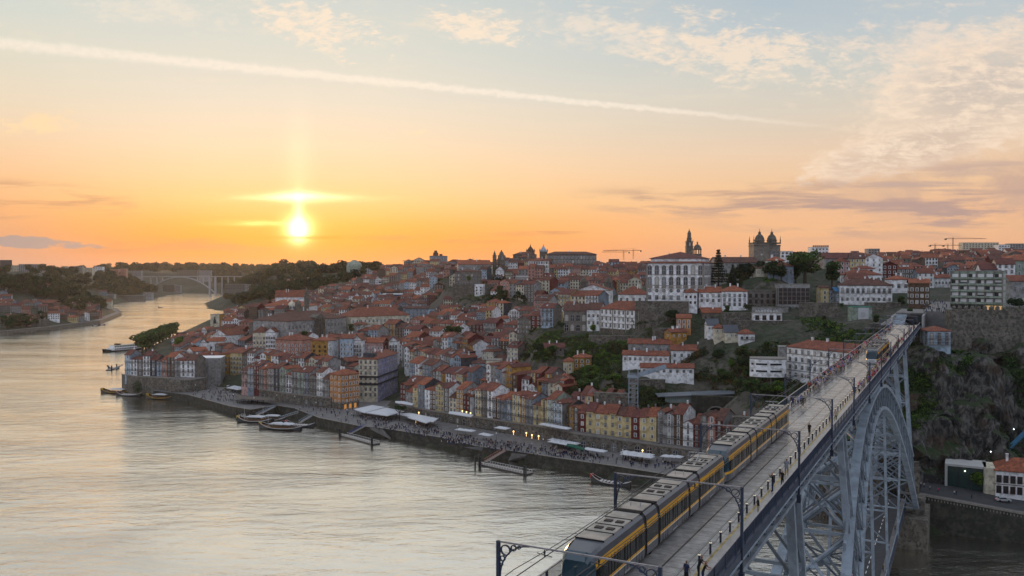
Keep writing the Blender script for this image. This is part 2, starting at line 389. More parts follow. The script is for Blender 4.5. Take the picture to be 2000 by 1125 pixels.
col_(1100, [(345, 6), (376, 13), (420, 20), (470, 30), (520, 46), (560, 46), (640, 36), (720, 44), (850, 62), (950, 72), (1100, 79), (1400, 84)])
col_(1200, [(325, 6), (362, 14), (400, 24), (430, 32), (480, 44), (520, 48), (620, 55), (750, 64), (1000, 78), (2600, 88)])
col_(1300, [(312, 6), (345, 12), (380, 18), (400, 23), (415, 26), (432, 31), (447, 36), (470, 50), (500, 62), (560, 66), (700, 70), (1000, 80)])
col_(1400, [(298, 6), (330, 12), (365, 19), (385, 23), (415, 32), (430, 34), (445, 44), (465, 57), (540, 68), (700, 74), (1000, 82)])
col_(1500, [(285, 6), (320, 14), (350, 22), (375, 30), (400, 38), (440, 54), (520, 68), (620, 73), (1000, 84), (2400, 94)])
col_(1600, [(276, 6), (300, 10), (330, 16), (355, 22), (400, 48), (440, 58), (520, 69), (700, 76), (1000, 86)])
col_(1700, [(268, 10), (300, 22), (335, 38), (380, 54), (420, 60), (500, 67), (700, 76), (1000, 90), (1500, 98)])
col_(1760, [(275, 11), (285, 14), (300, 30), (322, 50)])
col_(1800, [(262, 11), (285, 11.5), (297, 14), (305, 32), (330, 56), (372, 63), (450, 66), (600, 72), (1000, 92)])
col_(1850, [(270, 10.8), (288, 11), (297, 12), (305, 34), (325, 52)])
col_(1900, [(259, 10), (274, 10), (290, 10.5), (302, 14), (310, 36), (325, 53), (340, 60), (370, 67), (500, 72), (800, 85), (1500, 103)])
col_(2000, [(255, 9), (272, 9), (290, 10), (310, 14), (324, 45), (332, 56), (345, 62), (370, 68), (800, 88), (2000, 108)])
col_(2200, [(250, 9), (285, 10), (320, 56), (400, 68), (900, 92)])
col_(0, [(1150, 8), (1250, 28), (1500, 52), (2000, 80), (3000, 84)])
col_(-300, [(1100, 10), (1400, 50), (2200, 84)])
col_(80, [(1180, 6), (1300, 26), (1600, 54), (2100, 80)])
col_(160, [(1330, 7), (1450, 22), (1700, 42), (2300, 78)])
col_(230, [(1780, 8), (1950, 24), (2200, 52), (2600, 74)])
col_(290, [(2350, 8), (2600, 40), (3400, 74)])
col_(360, [(3300, 16), (3600, 50), (4600, 80)])
col_(430, [(2600, 14), (1500, 10), (3300, 30), (3900, 74)])
col_(450, [(1250, 14), (1500, 30), (1900, 60)])
for q in ((-2000, 8000, 80), (0, 8000, 90), (3000, 8000, 110), (0, -60, 70), (-30, 0, 66), (30, -5, 76), (0, 25, 54), (20, 60, 34), (37, 100, 8), (150, 90, 20), (-200, 30, 8), (300, 60, 50), (-9, 27, 52)): CP.append(q)
for q_ in ((745, 505), (745, 530), (765, 520), (770, 545), (780, 500), (785, 530), (760, 560), (790, 560)): CP.append(((q_[0] - 1000) / F * q_[1], q_[1], 5.0))
for q_ in ((1290, 385), (1330, 390), (1370, 392), (1410, 392), (1350, 405), (1320, 375)): CP.append(((q_[0] - 1000) / F * q_[1], q_[1], 15.5))
CPX = []      # bases of the landmark buildings are added here before the ground is made
# (px, distance, top height) of the terrace wall that backs the quay
WALL = [(470, 546, 10), (520, 527, 10.2), (560, 512, 10.3), (605, 503, 10.2), (646, 496, 10)]
WALL2 = [(778, 478, 8.6), (850, 455, 9), (926, 435, 9.5), (990, 419, 10), (1050, 405, 10.3), (1090, 395, 10.5), (1130, 384, 10.6), (1210, 376, 9.6), (1282, 369, 8.8), (1360, 358, 8.7), (1440, 348, 8.7), (1500, 338, 9)]
def wp(q): return ((q[0] - 1000) / F * q[1], q[1])
QUAY = [(p.x, p.y) for p in shoreN[5:21]] + [wp(q) for q in reversed(WALL2)] + [wp((775, 520)), wp((700, 565)), wp((650, 505))] + [wp(q) for q in reversed(WALL)] + [wp((440, 600)), wp((380, 592)), wp((362, 572)), wp((300, 574))]
QV = np.array(QUAY)
def in_quay(x, y):
    ins = np.zeros(x.shape, bool); n = len(QV)
    for i in range(n):
        x0, y0 = QV[i]; x1, y1 = QV[(i + 1) % n]; c = (y0 > y) != (y1 > y)
        ins ^= c & (x < (x1 - x0) * (y - y0) / (y1 - y0 if y1 != y0 else 1e-9) + x0)
    return ins
def wall_dist(x, y):
    best = np.full(x.shape, 1e9)
    for W_ in (WALL, WALL2, [(236, 590, 0), (300, 575, 0), (378, 563, 0)]):
        for a, c in zip(W_[:-1], W_[1:]):
            (x0, y0), (x1, y1) = wp(a), wp(c); dx, dy = x1 - x0, y1 - y0; t = np.clip(((x - x0) * dx + (y - y0) * dy) / (dx * dx + dy * dy), 0, 1)
            best = np.minimum(best, (x - x0 - t * dx) ** 2 + (y - y0 - t * dy) ** 2)
    return np.sqrt(best)
def ground(x, y):
    x = np.asarray(x, float); y = np.asarray(y, float); sh = x.shape; x = x.ravel(); y = y.ravel()
    A = np.array(CP + CPX)
    out = np.empty(x.shape)
    for a in range(0, len(x), 20000):
        xx = x[a:a + 20000, None]; yy = y[a:a + 20000, None]
        d2 = (xx - A[None, :, 0]) ** 2 + (yy - A[None, :, 1]) ** 2 + 16
        wt = 1.0 / d2 ** 1.9
        out[a:a + 20000] = (wt * A[None, :, 2]).sum(1) / wt.sum(1)
    sd_ = shore_dist(x, y)
    lim = np.where(sd_ < 0, -4.0, np.where(y < 420, 0.5 + sd_ * 1.6, 0.5 + sd_ * .45))
    out = np.minimum(out, lim); out = np.where(in_quay(x, y), np.minimum(out, 3.9), out); out = np.where(wall_dist(x, y) < 13.5, np.minimum(out, 3.9), out)
    out = np.where((x > 116) & (x < 400) & (y > 230) & (y < 293), np.minimum(out, 8.0), out)
    return out.reshape(sh)
def gz(x, y): return float(ground(np.array([x]), np.array([y]))[0])

# ------------------------------------------------------------------ building kit
def roof_geo(mb, kind, x0, x1, y0, y1, h, rise, ov=.45, m=0):
    a0, a1, b0, b1 = x0 - ov, x1 + ov, y0 - ov, y1 + ov; e = h - .12; W = a1 - a0; Dp = b1 - b0; t = .22
    if kind == 'flat':
        mb.box(x0 - .15, y0 - .15, h, x1 + .15, y1 + .15, h + .35, m); return
    if kind == 'hip':
        r = min(W, Dp) / 2
        if W >= Dp: R = [(a0 + r, (b0 + b1) / 2, e + rise), (a1 - r, (b0 + b1) / 2, e + rise)]
        else: R = [((a0 + a1) / 2, b0 + r, e + rise), ((a0 + a1) / 2, b1 - r, e + rise)]
        E = [(a0, b0), (a1, b0), (a1, b1), (a0, b1)]
        k = mb.pts([(p[0], p[1], e) for p in E] + [(p[0], p[1], e - t) for p in E] + R)
        if W >= Dp: fs = [(0, 1, 9, 8), (1, 2, 9), (2, 3, 8, 9), (3, 0, 8)]
        else: fs = [(0, 1, 8), (1, 2, 9, 8), (2, 3, 9), (3, 0, 8, 9)]
        fs += [(4, 5, 1, 0), (5, 6, 2, 1), (6, 7, 3, 2), (7, 4, 0, 3), (7, 6, 5, 4)]
    elif kind == 'gx':      # ridge along the facade
        c = (b0 + b1) / 2
        k = mb.pts([(a0, b0, e), (a1, b0, e), (a1, b1, e), (a0, b1, e), (a0, c, e + rise), (a1, c, e + rise),
                    (a0, b0, e - t), (a1, b0, e - t), (a1, b1, e - t), (a0, b1, e - t), (a0, c, e + rise - t), (a1, c, e + rise - t)])
        fs = [(0, 1, 5, 4), (2, 3, 4, 5), (6, 7, 1, 0), (8, 9, 3, 2), (7, 6, 10, 11), (9, 8, 11, 10), (0, 4, 10, 6), (4, 3, 9, 10), (1, 7, 11, 5), (5, 11, 8, 2)]
    else:                   # 'gy': gable to the front
        c = (a0 + a1) / 2
        k = mb.pts([(a0, b0, e), (a0, b1, e), (a1, b1, e), (a1, b0, e), (c, b0, e + rise), (c, b1, e + rise),
                    (a0, b0, e - t), (a0, b1, e - t), (a1, b1, e - t), (a1, b0, e - t), (c, b0, e + rise - t), (c, b1, e + rise - t)])
        fs = [(1, 0, 4, 5), (3, 2, 5, 4), (0, 1, 7, 6), (2, 3, 9, 8), (6, 7, 11, 10), (8, 9, 10, 11), (0, 6, 10, 4), (4, 10, 9, 3), (1, 5, 11, 7), (5, 2, 8, 11)]
    for q in fs: mb.f.append(tuple(k + a for a in q)); mb.i.append(m)
def wall_geo(mb, kind, x0, x1, y0, y1, z0, h, rise, mf=0, ms=1):
    k = mb.pts([(x0, y0, z0), (x1, y0, z0), (x1, y1, z0), (x0, y1, z0), (x0, y0, h), (x1, y0, h), (x1, y1, h), (x0, y1, h)])
    for q, m in (((0, 1, 5, 4), mf), ((1, 2, 6, 5), ms), ((2, 3, 7, 6), ms), ((3, 0, 4, 7), ms), ((4, 5, 6, 7), ms)): mb.f.append(tuple(k + a for a in q)); mb.i.append(m)
    if kind == 'gx': 
        c = (y0 + y1) / 2; q = mb.pts([(x1, c, h + rise * .93), (x0, c, h + rise * .93)]); mb.f += [(k + 5, k + 6, q), (k + 7, k + 4, q + 1)]; mb.i += [ms, ms]
    if kind == 'gy':
        c = (x0 + x1) / 2; q = mb.pts([(c, y0, h + rise * .93), (c, y1, h + rise * .93)]); mb.f += [(k + 4, k + 5, q), (k + 6, k + 7, q + 1)]; mb.i += [mf, ms]

WM = {}
def win_mesh(kind, w_, h_):
    k = (kind, round(w_, 1), round(h_, 1))
    if k in WM: return WM[k]
    _, w_, h_ = k; b = MB(); s_ = .16 if kind != 'attic' else .1; d = -.10
    fm = {'stone': FRAMEG, 'white': FRAMEW, 'brown': FRAMEB, 'arch': FRAMEG, 'attic': FRAMEW, 'round': FRAMEG, 'dark': FRAMEB}[kind]
    if kind in ('arch', 'round'):
        n = 12; O = []; I = []
        for j in range(n):
            a = 2 * math.pi * j / n + math.pi / n
            cx, sx = math.cos(a), math.sin(a)
            if kind == 'arch':
                zz = (h_ / 2 - w_ / 2) * (1 if sx > 0 else -1)
                I.append((cx * w_ / 2, zz + (sx * w_ / 2 if sx > 0 else -w_ / 2)))
                O.append((cx * (w_ / 2 + .3), zz + (sx * (w_ / 2 + .3) if sx > 0 else -w_ / 2 - .25)))
            else:
                I.append((cx * w_ / 2, sx * w_ / 2)); O.append((cx * (w_ / 2 + .28), sx * (w_ / 2 + .28)))
        kk = b.pts([(p[0], d, p[1]) for p in O] + [(p[0], d, p[1]) for p in I] + [(p[0], 0, p[1]) for p in O] + [(p[0], -.02, p[1]) for p in I])
        for j in range(n):
            q = (j + 1) % n
            b.f += [(kk + q, kk + j, kk + n + j, kk + n + q), (kk + j, kk + q, kk + 2 * n + q, kk + 2 * n + j), (kk + n + q, kk + n + j, kk + 3 * n + j, kk + 3 * n + q)]; b.i += [0, 0, 0]
        b.f.append(tuple(kk + 3 * n + j for j in range(n - 1, -1, -1))); b.i.append(1)
        b.box(-.04, -.06, -h_ / 2 if kind == 'arch' else -w_ / 2, .04, -.025, h_ / 2 if kind == 'arch' else w_ / 2, 2)
        b.box(-w_ / 2, -.06, -.04, w_ / 2, -.025, .04, 2)
    else:
        x, z = w_ / 2, h_ / 2
        b.box(-x - s_, d, -z - s_ * .6, -x, 0, z + s_, 0); b.box(x, d, -z - s_ * .6, x + s_, 0, z + s_, 0)
        b.box(-x, d, z, x, 0, z + s_, 0); b.box(-x, d - .06, -z - s_ * .6, x, 0, -z, 0)
        b.face([(-x, -.02, -z), (x, -.02, -z), (x, -.02, z), (-x, -.02, z)], 1)
        b.box(-.035, -.05, -z, .035, -.022, z, 2); b.box(-x, -.05, z * .35, x, -.022, z * .35 + .06, 2)
        if w_ * h_ > 1: b.box(-x, -.05, -z, -x + .07, -.022, z, 2); b.box(x - .07, -.05, -z, x, -.022, z, 2)
    WM[k] = b.mesh('window', [fm, GLASS if kind != 'dark' else GLASSD, FRAMEW if kind != 'dark' else FRAMEB]); return WM[k]
BMs = {}
def balcony_mesh(w_):
    k = round(w_, 1)
    if k in BMs: return BMs[k]
    b = MB(); b.box(-k / 2, -.75, -.14, k / 2, 0, 0, 0); b.box(-k / 2, -.75, .92, k / 2, -.69, 1.0, 1)
    n = max(3, int(k / .28))
    for j in range(n + 1): x = -k / 2 + k * j / n; b.box(x - .018, -.74, 0, x + .018, -.70, .92, 1)
    b.box(-k / 2, -.75, .92, -k / 2 + .05, 0, 1.0, 1); b.box(k / 2 - .05, -.75, .92, k / 2, 0, 1.0, 1)
    BMs[k] = b.mesh('balcony', [FRAMEG, IRONB]); return BMs[k]

FOOT = []                        # footprints taken: (cx, cy, radius-ish half extents, rot)
def reserve(o, rz, x0, x1, y0, y1): FOOT.append((o[0], o[1], rz, x0, x1, y0, y1))
def taken(x, y, pad=0):
    for ox, oy, rz, x0, x1, y0, y1 in FOOT:
        dx, dy = x - ox, y - oy
        if abs(dx) > 90 or abs(dy) > 90: continue
        c, s_ = math.cos(rz), math.sin(rz); a = dx * c + dy * s_; b = -dx * s_ + dy * c
        if x0 - pad < a < x1 + pad and y0 - pad < b < y1 + pad: return True
    return False

def put_windows(root, W, Dp, H, rows, nc, rz, origin, side=0, x0=0.0, stagger=0):
    """rows: (zc, kind, w, h) or with balcony flag; windows on the front and on whichever end wall the camera sees"""
    for r in rows:
        zc, kind, ww, hh = r[:4]; bal = len(r) > 4 and r[4]; n = r[5] if len(r) > 5 else nc
        for j in range(n):
            o = link('window', win_mesh(kind, ww, hh), root, (x0 + W * (j + .5) / n, 0, zc))
        if bal == 'all': link('balcony', balcony_mesh(W * .94), root, (x0 + W / 2, 0, zc - hh / 2))
        elif bal:
            for j in range(n): link('balcony', balcony_mesh(ww + .8), root, (x0 + W * (j + .5) / n, 0, zc - hh / 2))
    if side:
        for s_, ang in ((W, math.pi / 2), (0, -math.pi / 2)):
            # outward normal of the end wall
            nx = math.cos(rz) if s_ else -math.cos(rz); ny = math.sin(rz) if s_ else -math.sin(rz)
            if nx * (-origin[0]) + ny * (-origin[1]) <= 0: continue
            for r in rows:
                for j in range(side):
                    o = link('window', win_mesh(r[1], r[2], r[3]), root, (x0 + s_, Dp * (j + .5) / side, r[0]), ang)

def hero(name, label, px0, px1, ye, yb, D, rot, depth, wall='white', tile=0, roof='hip', rows=None, nc=6, side=0, rise=None, cat='building', plinth=0.0, sidewall=None, bands=(), group=None, pilasters=0, below=8.0, ov=.5, nochim=False, h=None):
    rz = math.radians(rot); L = at(px0, yb, D); k = (px1 - 1000) / F
    W = (k * D - L.x) / (math.cos(rz) - k * math.sin(rz)); H = h or (yb - ye) * D / F
    if rise is None: rise = min(W, depth) * .24
    root = empty(name, L, rz, label, cat, group)
    wm = MATS['plaster ' + wall] if 'plaster ' + wall in MATS else MATS[wall]
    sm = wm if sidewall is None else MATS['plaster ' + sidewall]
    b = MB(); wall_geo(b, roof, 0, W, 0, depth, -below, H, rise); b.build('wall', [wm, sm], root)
    b = MB(); roof_geo(b, roof, 0, W, 0, depth, H, rise, ov if roof != 'flat' else 0); b.build('roof', TILE[tile] if isinstance(tile, int) else tile, root)
    if plinth: b = MB(); b.box(-.12, -.12, -below, W + .12, depth + .12, plinth); b.build('plinth', STONE, root)
    for z in bands: b = MB(); b.box(-.08, -.14, z - .14, W + .08, depth + .05, z + .14); b.build('cornice_band', FRAMEG, root)
    if roof != 'flat': b = MB(); b.box(-.2, -.25, H - .5, W + .2, depth + .2, H - .16); b.build('eaves_cornice', FRAMEG, root)
    if pilasters:
        for j in range(pilasters + 1):
            x = W * j / pilasters; b = MB(); b.box(max(0, x) - .25, -.18, -1, x + .25, .1, H - .5); b.build('pilaster', FRAMEG, root)
    if rows:
        rr = []
        for r in rows:      # zc as a fraction of H
            rr.append((H * r[0],) + tuple(r[1:]))
        put_windows(root, W, depth, H, rr, nc, rz, L, side)
    if roof in ('hip', 'gx') and not nochim and rise > 1 and W > 9:
        rng = random.Random(int(px0))
        for _ in range(2):
            x = W * rng.uniform(.2, .8); y = depth * rng.uniform(.35, .65); b = MB(); b.box(x - .35, y - .5, H, x + .35, y + .5, H + rise + .9); b.box(x - .45, y - .6, H + rise + .9, x + .45, y + .6, H + rise + 1.05); b.build('chimney', MATS['plaster white'], root)
    reserve(L, rz, 0, W, 0, depth); CPX.append((L.x, L.y, L.z)); 
    c = root.location + Matrix.Rotation(rz, 4, 'Z') @ Vector((W / 2, depth / 2, 0)); CPX.append((c.x, c.y, L.z))
    return root, W, H

R1 = lambda *a: [tuple(x) for x in a]
def fl(n, kind='stone', w_=1.1, h_=1.7, bal=False, lo=.12, hi=.86):   # n storeys of windows between fractions lo and hi
    return [(lo + (hi - lo) * (i + .5) / n, kind, w_, h_, bal) for i in range(n)]

# ---- the upper town ---------------------------------------------------------------------------------------------
pal, PW, PH = hero('bishops_palace', 'huge white palace with granite framed arched windows and red hipped roof on the hill', 1262, 1375, 513, 587, 490, -22, 34, 'white', 0, 'hip',
     [(.085, 'stone', 1.7, 2.2), (.265, 'round', 1.6, 1.6), (.52, 'arch', 2.0, 4.4), (.80, 'arch', 2.0, 5.2)], 8, 9, rise=4.6, bands=(8.6, 14.6), cat='palace', ov=.9)
for x in (0, PW): b = MB(); b.box(x - .9 * (x > 0), -.2, -6, x + .9 * (x == 0), .1, PH - .5); b.build('corner_pilaster', FRAMEG, pal)
for j in range(8):
    x = PW * (j + .5) / 8; b = MB(); b.box(x - 1.3, -.22, 6.9, x + 1.3, 0, 8.4); b.build('stone_apron', FRAMEG, pal)
b = MB(); b.box(2, 2, PH, PW - 2, 30, PH + 2.6); b.build('attic_storey', MATS['plaster white'], pal)
b = MB(); roof_geo(b, 'hip', 2, PW - 2, 2, 30, PH + 2.6, 3.8, .8); b.build('roof', TILE[4], pal)
hero('cathedral_cloister', 'long granite cathedral wing with brown tiled roof between palace and twin towers', 1400, 1480, 512, 546, 545, 4, 16, 'grey', 3, 'gx', [(.4, 'arch', 1.6, 3.4)], 7, 2, rise=3.5, cat='cathedral wing')
hero('cathedral_annex', 'small white annex with hipped tile roof below the cathedral towers', 1498, 1532, 508, 526, 520, -12, 12, 'white', 2, 'hip', fl(1), 4, 2)
hero('chapter_house', 'pale chapter house with low red roof right of the cathedral wing', 1500, 1550, 519, 542, 500, -10, 12, 'blue-grey', 0, 'hip', fl(1, 'stone', 1.2, 2.2), 5, 2)
hero('gatehouse', 'low house with brown roof in front of the cathedral cloister', 1478, 1500, 523, 540, 505, 0, 8, 'cream', 3, 'gx', fl(1), 3, 1)

LSTONE = M('pale granite masonry', (.24, .215, .185), .92, .3, .35, .6, 1.6, var2=((.15, .13, .11), .7))
def towers():
    L = at(1472, 540, 560); root = empty('cathedral_towers', L, 0, 'granite cathedral front with twin domed bell towers against the orange sky', 'cathedral'); u = 560 / F
    Wt = 54 * u; Ht = (540 - 476) * u
    b = MB(); b.box(0, 0, -10, Wt * .56, 12, Ht); b.box(Wt * .56, 2.5, -10, Wt, 15, Ht - .6); b.build('tower_body', LSTONE, root)
    for x0, x1, y0 in ((-.3, Wt * .56 + .2, -.3), (Wt * .56 + .25, Wt + .3, 2.2)):
        b = MB(); b.box(x0, y0, Ht - 1.5, x1, y0 + 12.7, Ht - .9); b.box(x0, y0, Ht - .1, x1, y0 + .4, Ht + .9); b.box(x0, y0, Ht, x0 + .3, y0 + 12, Ht + .9); b.box(x1 - .3, y0, Ht, x1, y0 + 12, Ht + .9); b.build('parapet', STONE, root)
    for x, y in ((Wt * .30, 6), (Wt * .78, 8)):
        b = MB(); r = 3.1; b.lathe(x, y, [(r, Ht - .5), (r, Ht + 2.0), (r + .4, Ht + 2.1), (r + .3, Ht + 2.5), (r * .98, Ht + 2.6), (r * .92, Ht + 3.9), (r * .72, Ht + 5.2), (r * .42, Ht + 6.1), (.9, Ht + 6.5), (.8, Ht + 7.2), (1.0, Ht + 7.3), (.5, Ht + 8.0), (.15, Ht + 8.3), (.12, Ht + 9.9), (0, Ht + 10)], 14)
        b.build('dome', STONE, root, smooth=False)
    for x, y in ((0, 0), (Wt * .54, 0), (Wt, 2.6), (Wt, 14.6), (.3, 11.6)):
        b = MB(); b.lathe(x, y, [(.35, Ht + .4), (.35, Ht + 2.0), (.55, Ht + 2.2), (.22, Ht + 3.0), (.18, Ht + 4.2), (0, Ht + 5.4)], 6); b.build('pinnacle', STONE, root)
    for x, y, zc in ((Wt * .68, 2.46, Ht - 6), (Wt * .90, 2.46, Ht - 6.5), (Wt * .78, 2.46, Ht - 6.4)): link('bell_opening', win_mesh('arch', 1.3, 3.6), root, (x, y, zc))
    link('bell_opening', win_mesh('round', 1.4, 1.4), root, (Wt * .28, -.02, Ht - 7))
    reserve(L, 0, 0, Wt, 0, 16); CPX.append((L.x, L.y, L.z))
towers()
def clerigos():
    D = 1180; u = D / F; L = at(1346, 500, D); root = empty('baroque_tower', L, 0, 'slender tall baroque bell tower rising highest above the palace roof', 'tower'); z = lambda py: (500 - py) * u
    b = MB()
    b.box(-6.4 * u, -6 * u, -30, 6.4 * u, 6 * u, z(482)); b.box(-7.2 * u, -6.8 * u, z(482), 7.2 * u, 6.8 * u, z(481)); b.box(-6 * u, -5.6 * u, z(481), 6 * u, 5.6 * u, z(473))
    b.box(-6.9 * u, -6.4 * u, z(473), 6.9 * u, 6.4 * u, z(471.5)); b.build('tower_body', STONE, root)
    b = MB(); b.lathe(0, 0, [(4.8 * u, z(472)), (4.6 * u, z(466)), (5.4 * u, z(465)), (3.8 * u, z(464)), (3.6 * u, z(457)), (4.2 * u, z(456.5)), (3.2 * u, z(455)), (2.2 * u, z(452)), (1.0 * u, z(450.5)), (.8 * u, z(449)), (.3 * u, z(448)), (0, z(445))], 8); b.build('belfry', STONE, root)
    for x in (-6, 6): 
        b = MB(); b.lathe(x * u, -5.5 * u, [(.6 * u, z(472)), (.7 * u, z(470)), (0, z(467.5))], 5); b.build('pinnacle', STONE, root)
    for zz, ww in ((z(488), 2.4), (z(477), 2.2)): link('bell_opening', win_mesh('arch', ww, 4.6), root, (0, -6.02 * u, zz))
    link('bell_opening', win_mesh('arch', 1.6, 3.6), root, (0, -4.4 * u, z(469)))
    CPX.append((L.x, L.y, 84))
    D = 620; u = D / F; L = at(1362, 502, D); root = empty('domed_lantern', L, 0, 'small domed stone lantern right beside the tall bell tower', 'dome'); z = lambda py: (502 - py) * u
    b = MB()
    for j in range(8):
        a = 2 * math.pi * j / 8 + .2; b.box(7 * u * math.cos(a) - .35, 7 * u * math.sin(a) - .35, z(497), 7 * u * math.cos(a) + .35, 7 * u * math.sin(a) + .35, z(488))
    b.cyl(0, 0, -8, z(496), 8.4 * u, None, 12); b.build('drum', STONE, root)
    b = MB(); b.lathe(0, 0, [(8.6 * u, z(488)), (8.6 * u, z(486)), (7.6 * u, z(485.5)), (6.6 * u, z(481.5)), (4 * u, z(478.5)), (1.3 * u, z(477)), (1.2 * u, z(475)), (1.9 * u, z(474.2)), (1.2 * u, z(473)), (.3 * u, z(472)), (0, z(471))], 12); b.cyl(0, 0, z(488), z(486.6), 8.6 * u, None, 12); b.build('dome', STONE, root)
clerigos()

hero('convent', 'large white convent with four window rows, grey plinth and hipped red roof', 1172, 1248, 602, 649, 500, -50, 14, 'white', 0, 'hip', fl(3, 'stone', 1.0, 1.9, lo=.18, hi=1.0), 9, 3, rise=4.6, plinth=2.6, bands=(5.6, 9.3), pilasters=3)
hero('convent_wing', 'white convent wing under brown tile roof between stone loggia and large white block', 1146, 1172, 604, 645, 512, -20, 14, 'white', 3, 'gx', fl(2, 'stone', 1.0, 1.5, lo=.2), 3, 0, rise=4)
lg, LW, LH = hero('loggia_house', 'granite house with double arched loggia at the left end of the white convent', 1101, 1146, 606, 647, 516, -8, 15, 'granite', 3, 'gx', None, 4, 0, rise=4)
for i, zz in enumerate((2.2, 8.0)):
    for j in range(4): link('loggia_arch', win_mesh('arch', 2.1, 3.6), lg, (LW * (j + .5) / 4, -.02, zz))
hero('gabled_white_house', 'white house with low pitched red gable above the loggia house', 1126, 1190, 566, 592, 620, -14, 20, 'white', 0, 'gy', fl(1, 'dark', 1.4, 2.0), 6, 1, rise=4)
hero('white_hip_house', 'white house with broad red hipped roof left of the palace foot', 1207, 1268, 574, 596, 560, -8, 18, 'white', 0, 'hip', fl(1, 'stone', 1.2, 2.0), 5, 1, rise=5)
hero('riverside_school_block', 'long white four-storey block with red roof left of the bridge deck', 1537, 1692, 675.5, 739, 385, -60, 13, 'white', 0, 'hip', fl(4, 'stone', 1.0, 1.5, lo=.03, hi=.97), 12, 2, rise=3.2, bands=(4.0, 7.6, 11.2), pilasters=0)
# terrace houses on the wooded slope
hero('slope_house', 'weathered grey plaster house with long red roof, highest of the slope terraces', 1227, 1312, 670, 697, 447, -10, 10, 'grey', 0, 'gx', fl(1, 'stone', 1, 1.3, lo=.3), 6, 1, rise=2.2)
hero('slope_house', 'low curved white terrace house with red roof on the left of the slope', 1216, 1306, 692, 712, 430, -14, 8, 'white', 0, 'gx', fl(1, 'stone', .9, 1.2, lo=.3), 9, 1, rise=2.0)
hero('slope_house', 'wide white slope house with stained plaster and six window columns', 1311, 1394, 683, 716, 437, -8, 12, 'white', 0, 'gx', fl(2, 'stone', 1.0, 1.4), 6, 2, rise=2.4)
hero('slope_house', 'white single-storey terrace house with red roof just above the lift walkway', 1252, 1356, 717, 734, 418, -6, 7, 'white', 0, 'gx', fl(1, 'stone', 1.0, 1.2, lo=.3), 8, 1, rise=1.9)
cv = MB(); L = at(1470, 742, 378); n = 14; Pp = []
for j in range(n + 1):
    a = math.radians(-150 + 120 * j / n * .8); Pp.append((8.0 + 10.5 * math.cos(a), 5 + 7 * math.sin(a)))
root = empty('curved_clinic', L, math.radians(-6), 'modern white building with curved front and two dark ribbon windows', 'building')
cv.prism(Pp + [(16, 8), (0, 8)], 1.4, 9.0); cv.build('wall', MATS['plaster white'], root)
cv = MB(); cv.prism([(p[0] * 1.01, p[1] * 1.01 - .05) for p in Pp] + [(16, 8), (0, 8)], 9.0, 9.5, 0); cv.build('roof', FRAMEG, root)
for zz in (3.6, 6.6):
    for j in (1, 3, 4, 5, 6, 8, 9, 10, 11):
        a, c = Vector(Pp[j] + (zz,)), Vector(Pp[j + 1] + (zz,)); dn = Vector(((c - a).y, -(c - a).x, 0)).normalized() * .06
        cv = MB(); cv.face([tuple(a + dn), tuple(c + dn), tuple(c + dn + Vector((0, 0, .8))), tuple(a + dn + Vector((0, 0, .8)))]); cv.build('window', GLASSD, root)
for x in (2, 8, 14): cv = MB(); cv.cyl(x, 1.5, -8, 1.4, .4); cv.build('column', FRAMEG, root)
reserve(L, 0, 0, 16, 0, 9); CPX.append((L.x, L.y, L.z - 1))
hero('service_building', 'windowless grey rendered block squeezed against the long white block', 1522, 1540, 678, 740, 392, -10, 6, 'grey', MATS['plaster grey'], 'flat', None)
# by the deck end
ab, AW, AH = hero('apartment_block', 'flat roofed six-storey apartment block with white blinds and concrete balconies', 1857, 1959, 530, 606, 392, -38, 7, 'pale green', M('concrete', (.24, .25, .23), .85, .2), 'flat', None, below=5)
for fl_ in range(5):
    z = 3.0 + fl_ * 2.75
    b = MB(); b.box(-.1, -1.1, z, AW + .1, 0, z + .16); b.box(-.1, -1.1, z, AW + .1, -1.02, z + .95); b.build('balcony', MATS['plaster pale green'], ab)
    for j in range(6):
        x = AW * (j + .5) / 6
        b = MB(); b.box(x - 1.4, -.06, z + .3, x + 1.4, -.01, z + 2.4); b.build('window', GLASSD, ab)
        b = MB(); b.box(x - (1.3 if (j + fl_) % 3 else -.1), -.12, z + 1.0 + (.5 if (j * fl_) % 4 == 3 else 0), x + 1.3, -.07, z + 2.4); b.build('roller_blind', WHITE, ab)
for j in range(7): x = AW * j / 6; b = MB(); b.box(x - .12, -1.2, 0, x + .12, 0, AH + .3); b.build('pier', FRAMEG, ab)
for j in range(6): x = AW * (j + .5) / 6; b = MB(); b.box(x - 1.5, -.05, .3, x + 1.5, -.01, 2.5); b.build('shopfront', GLASSD if j < 4 else M('lit shop window', (.6, .4, .2), .6, 0, emit=((1, .62, .25), .35)), ab)
for r in range(5): 
    for j in range(2): link('window', win_mesh('white', 1.2, 1.3), ab, (AW, 2 + 3 * j, 4.6 + 2.75 * r), math.pi / 2)
hero('mint_green_house', 'pale green house with cream cornice and red roof at the right edge', 1968, 2060, 508, 545, 470, -6, 14, 'pale green', 2, 'hip', fl(2, 'white', 1.2, 1.9), 6, 2)
hero('grey_side_house', 'plain grey house wall right of the apartment block', 1974, 2040, 548, 600, 430, -4, 12, 'grey', 0, 'gx', fl(2), 4, 0)
hero('cliff_edge_house', 'pale blue house with dark balcony tucked under the stone wall by the deck', 1812, 1858, 645, 678, 325, -8, 9, 'pale blue', 0, 'hip', fl(2, 'brown', .9, 1.9, 'all'), 3, 2, rise=1.6)
hero('villa', 'white villa with attic turret and red roofs right of the large round tree', 1647, 1722, 536, 556, 520, -8, 14, 'white', 0, 'hip', fl(1, 'arch', 1.2, 2.2), 6, 2, rise=3)
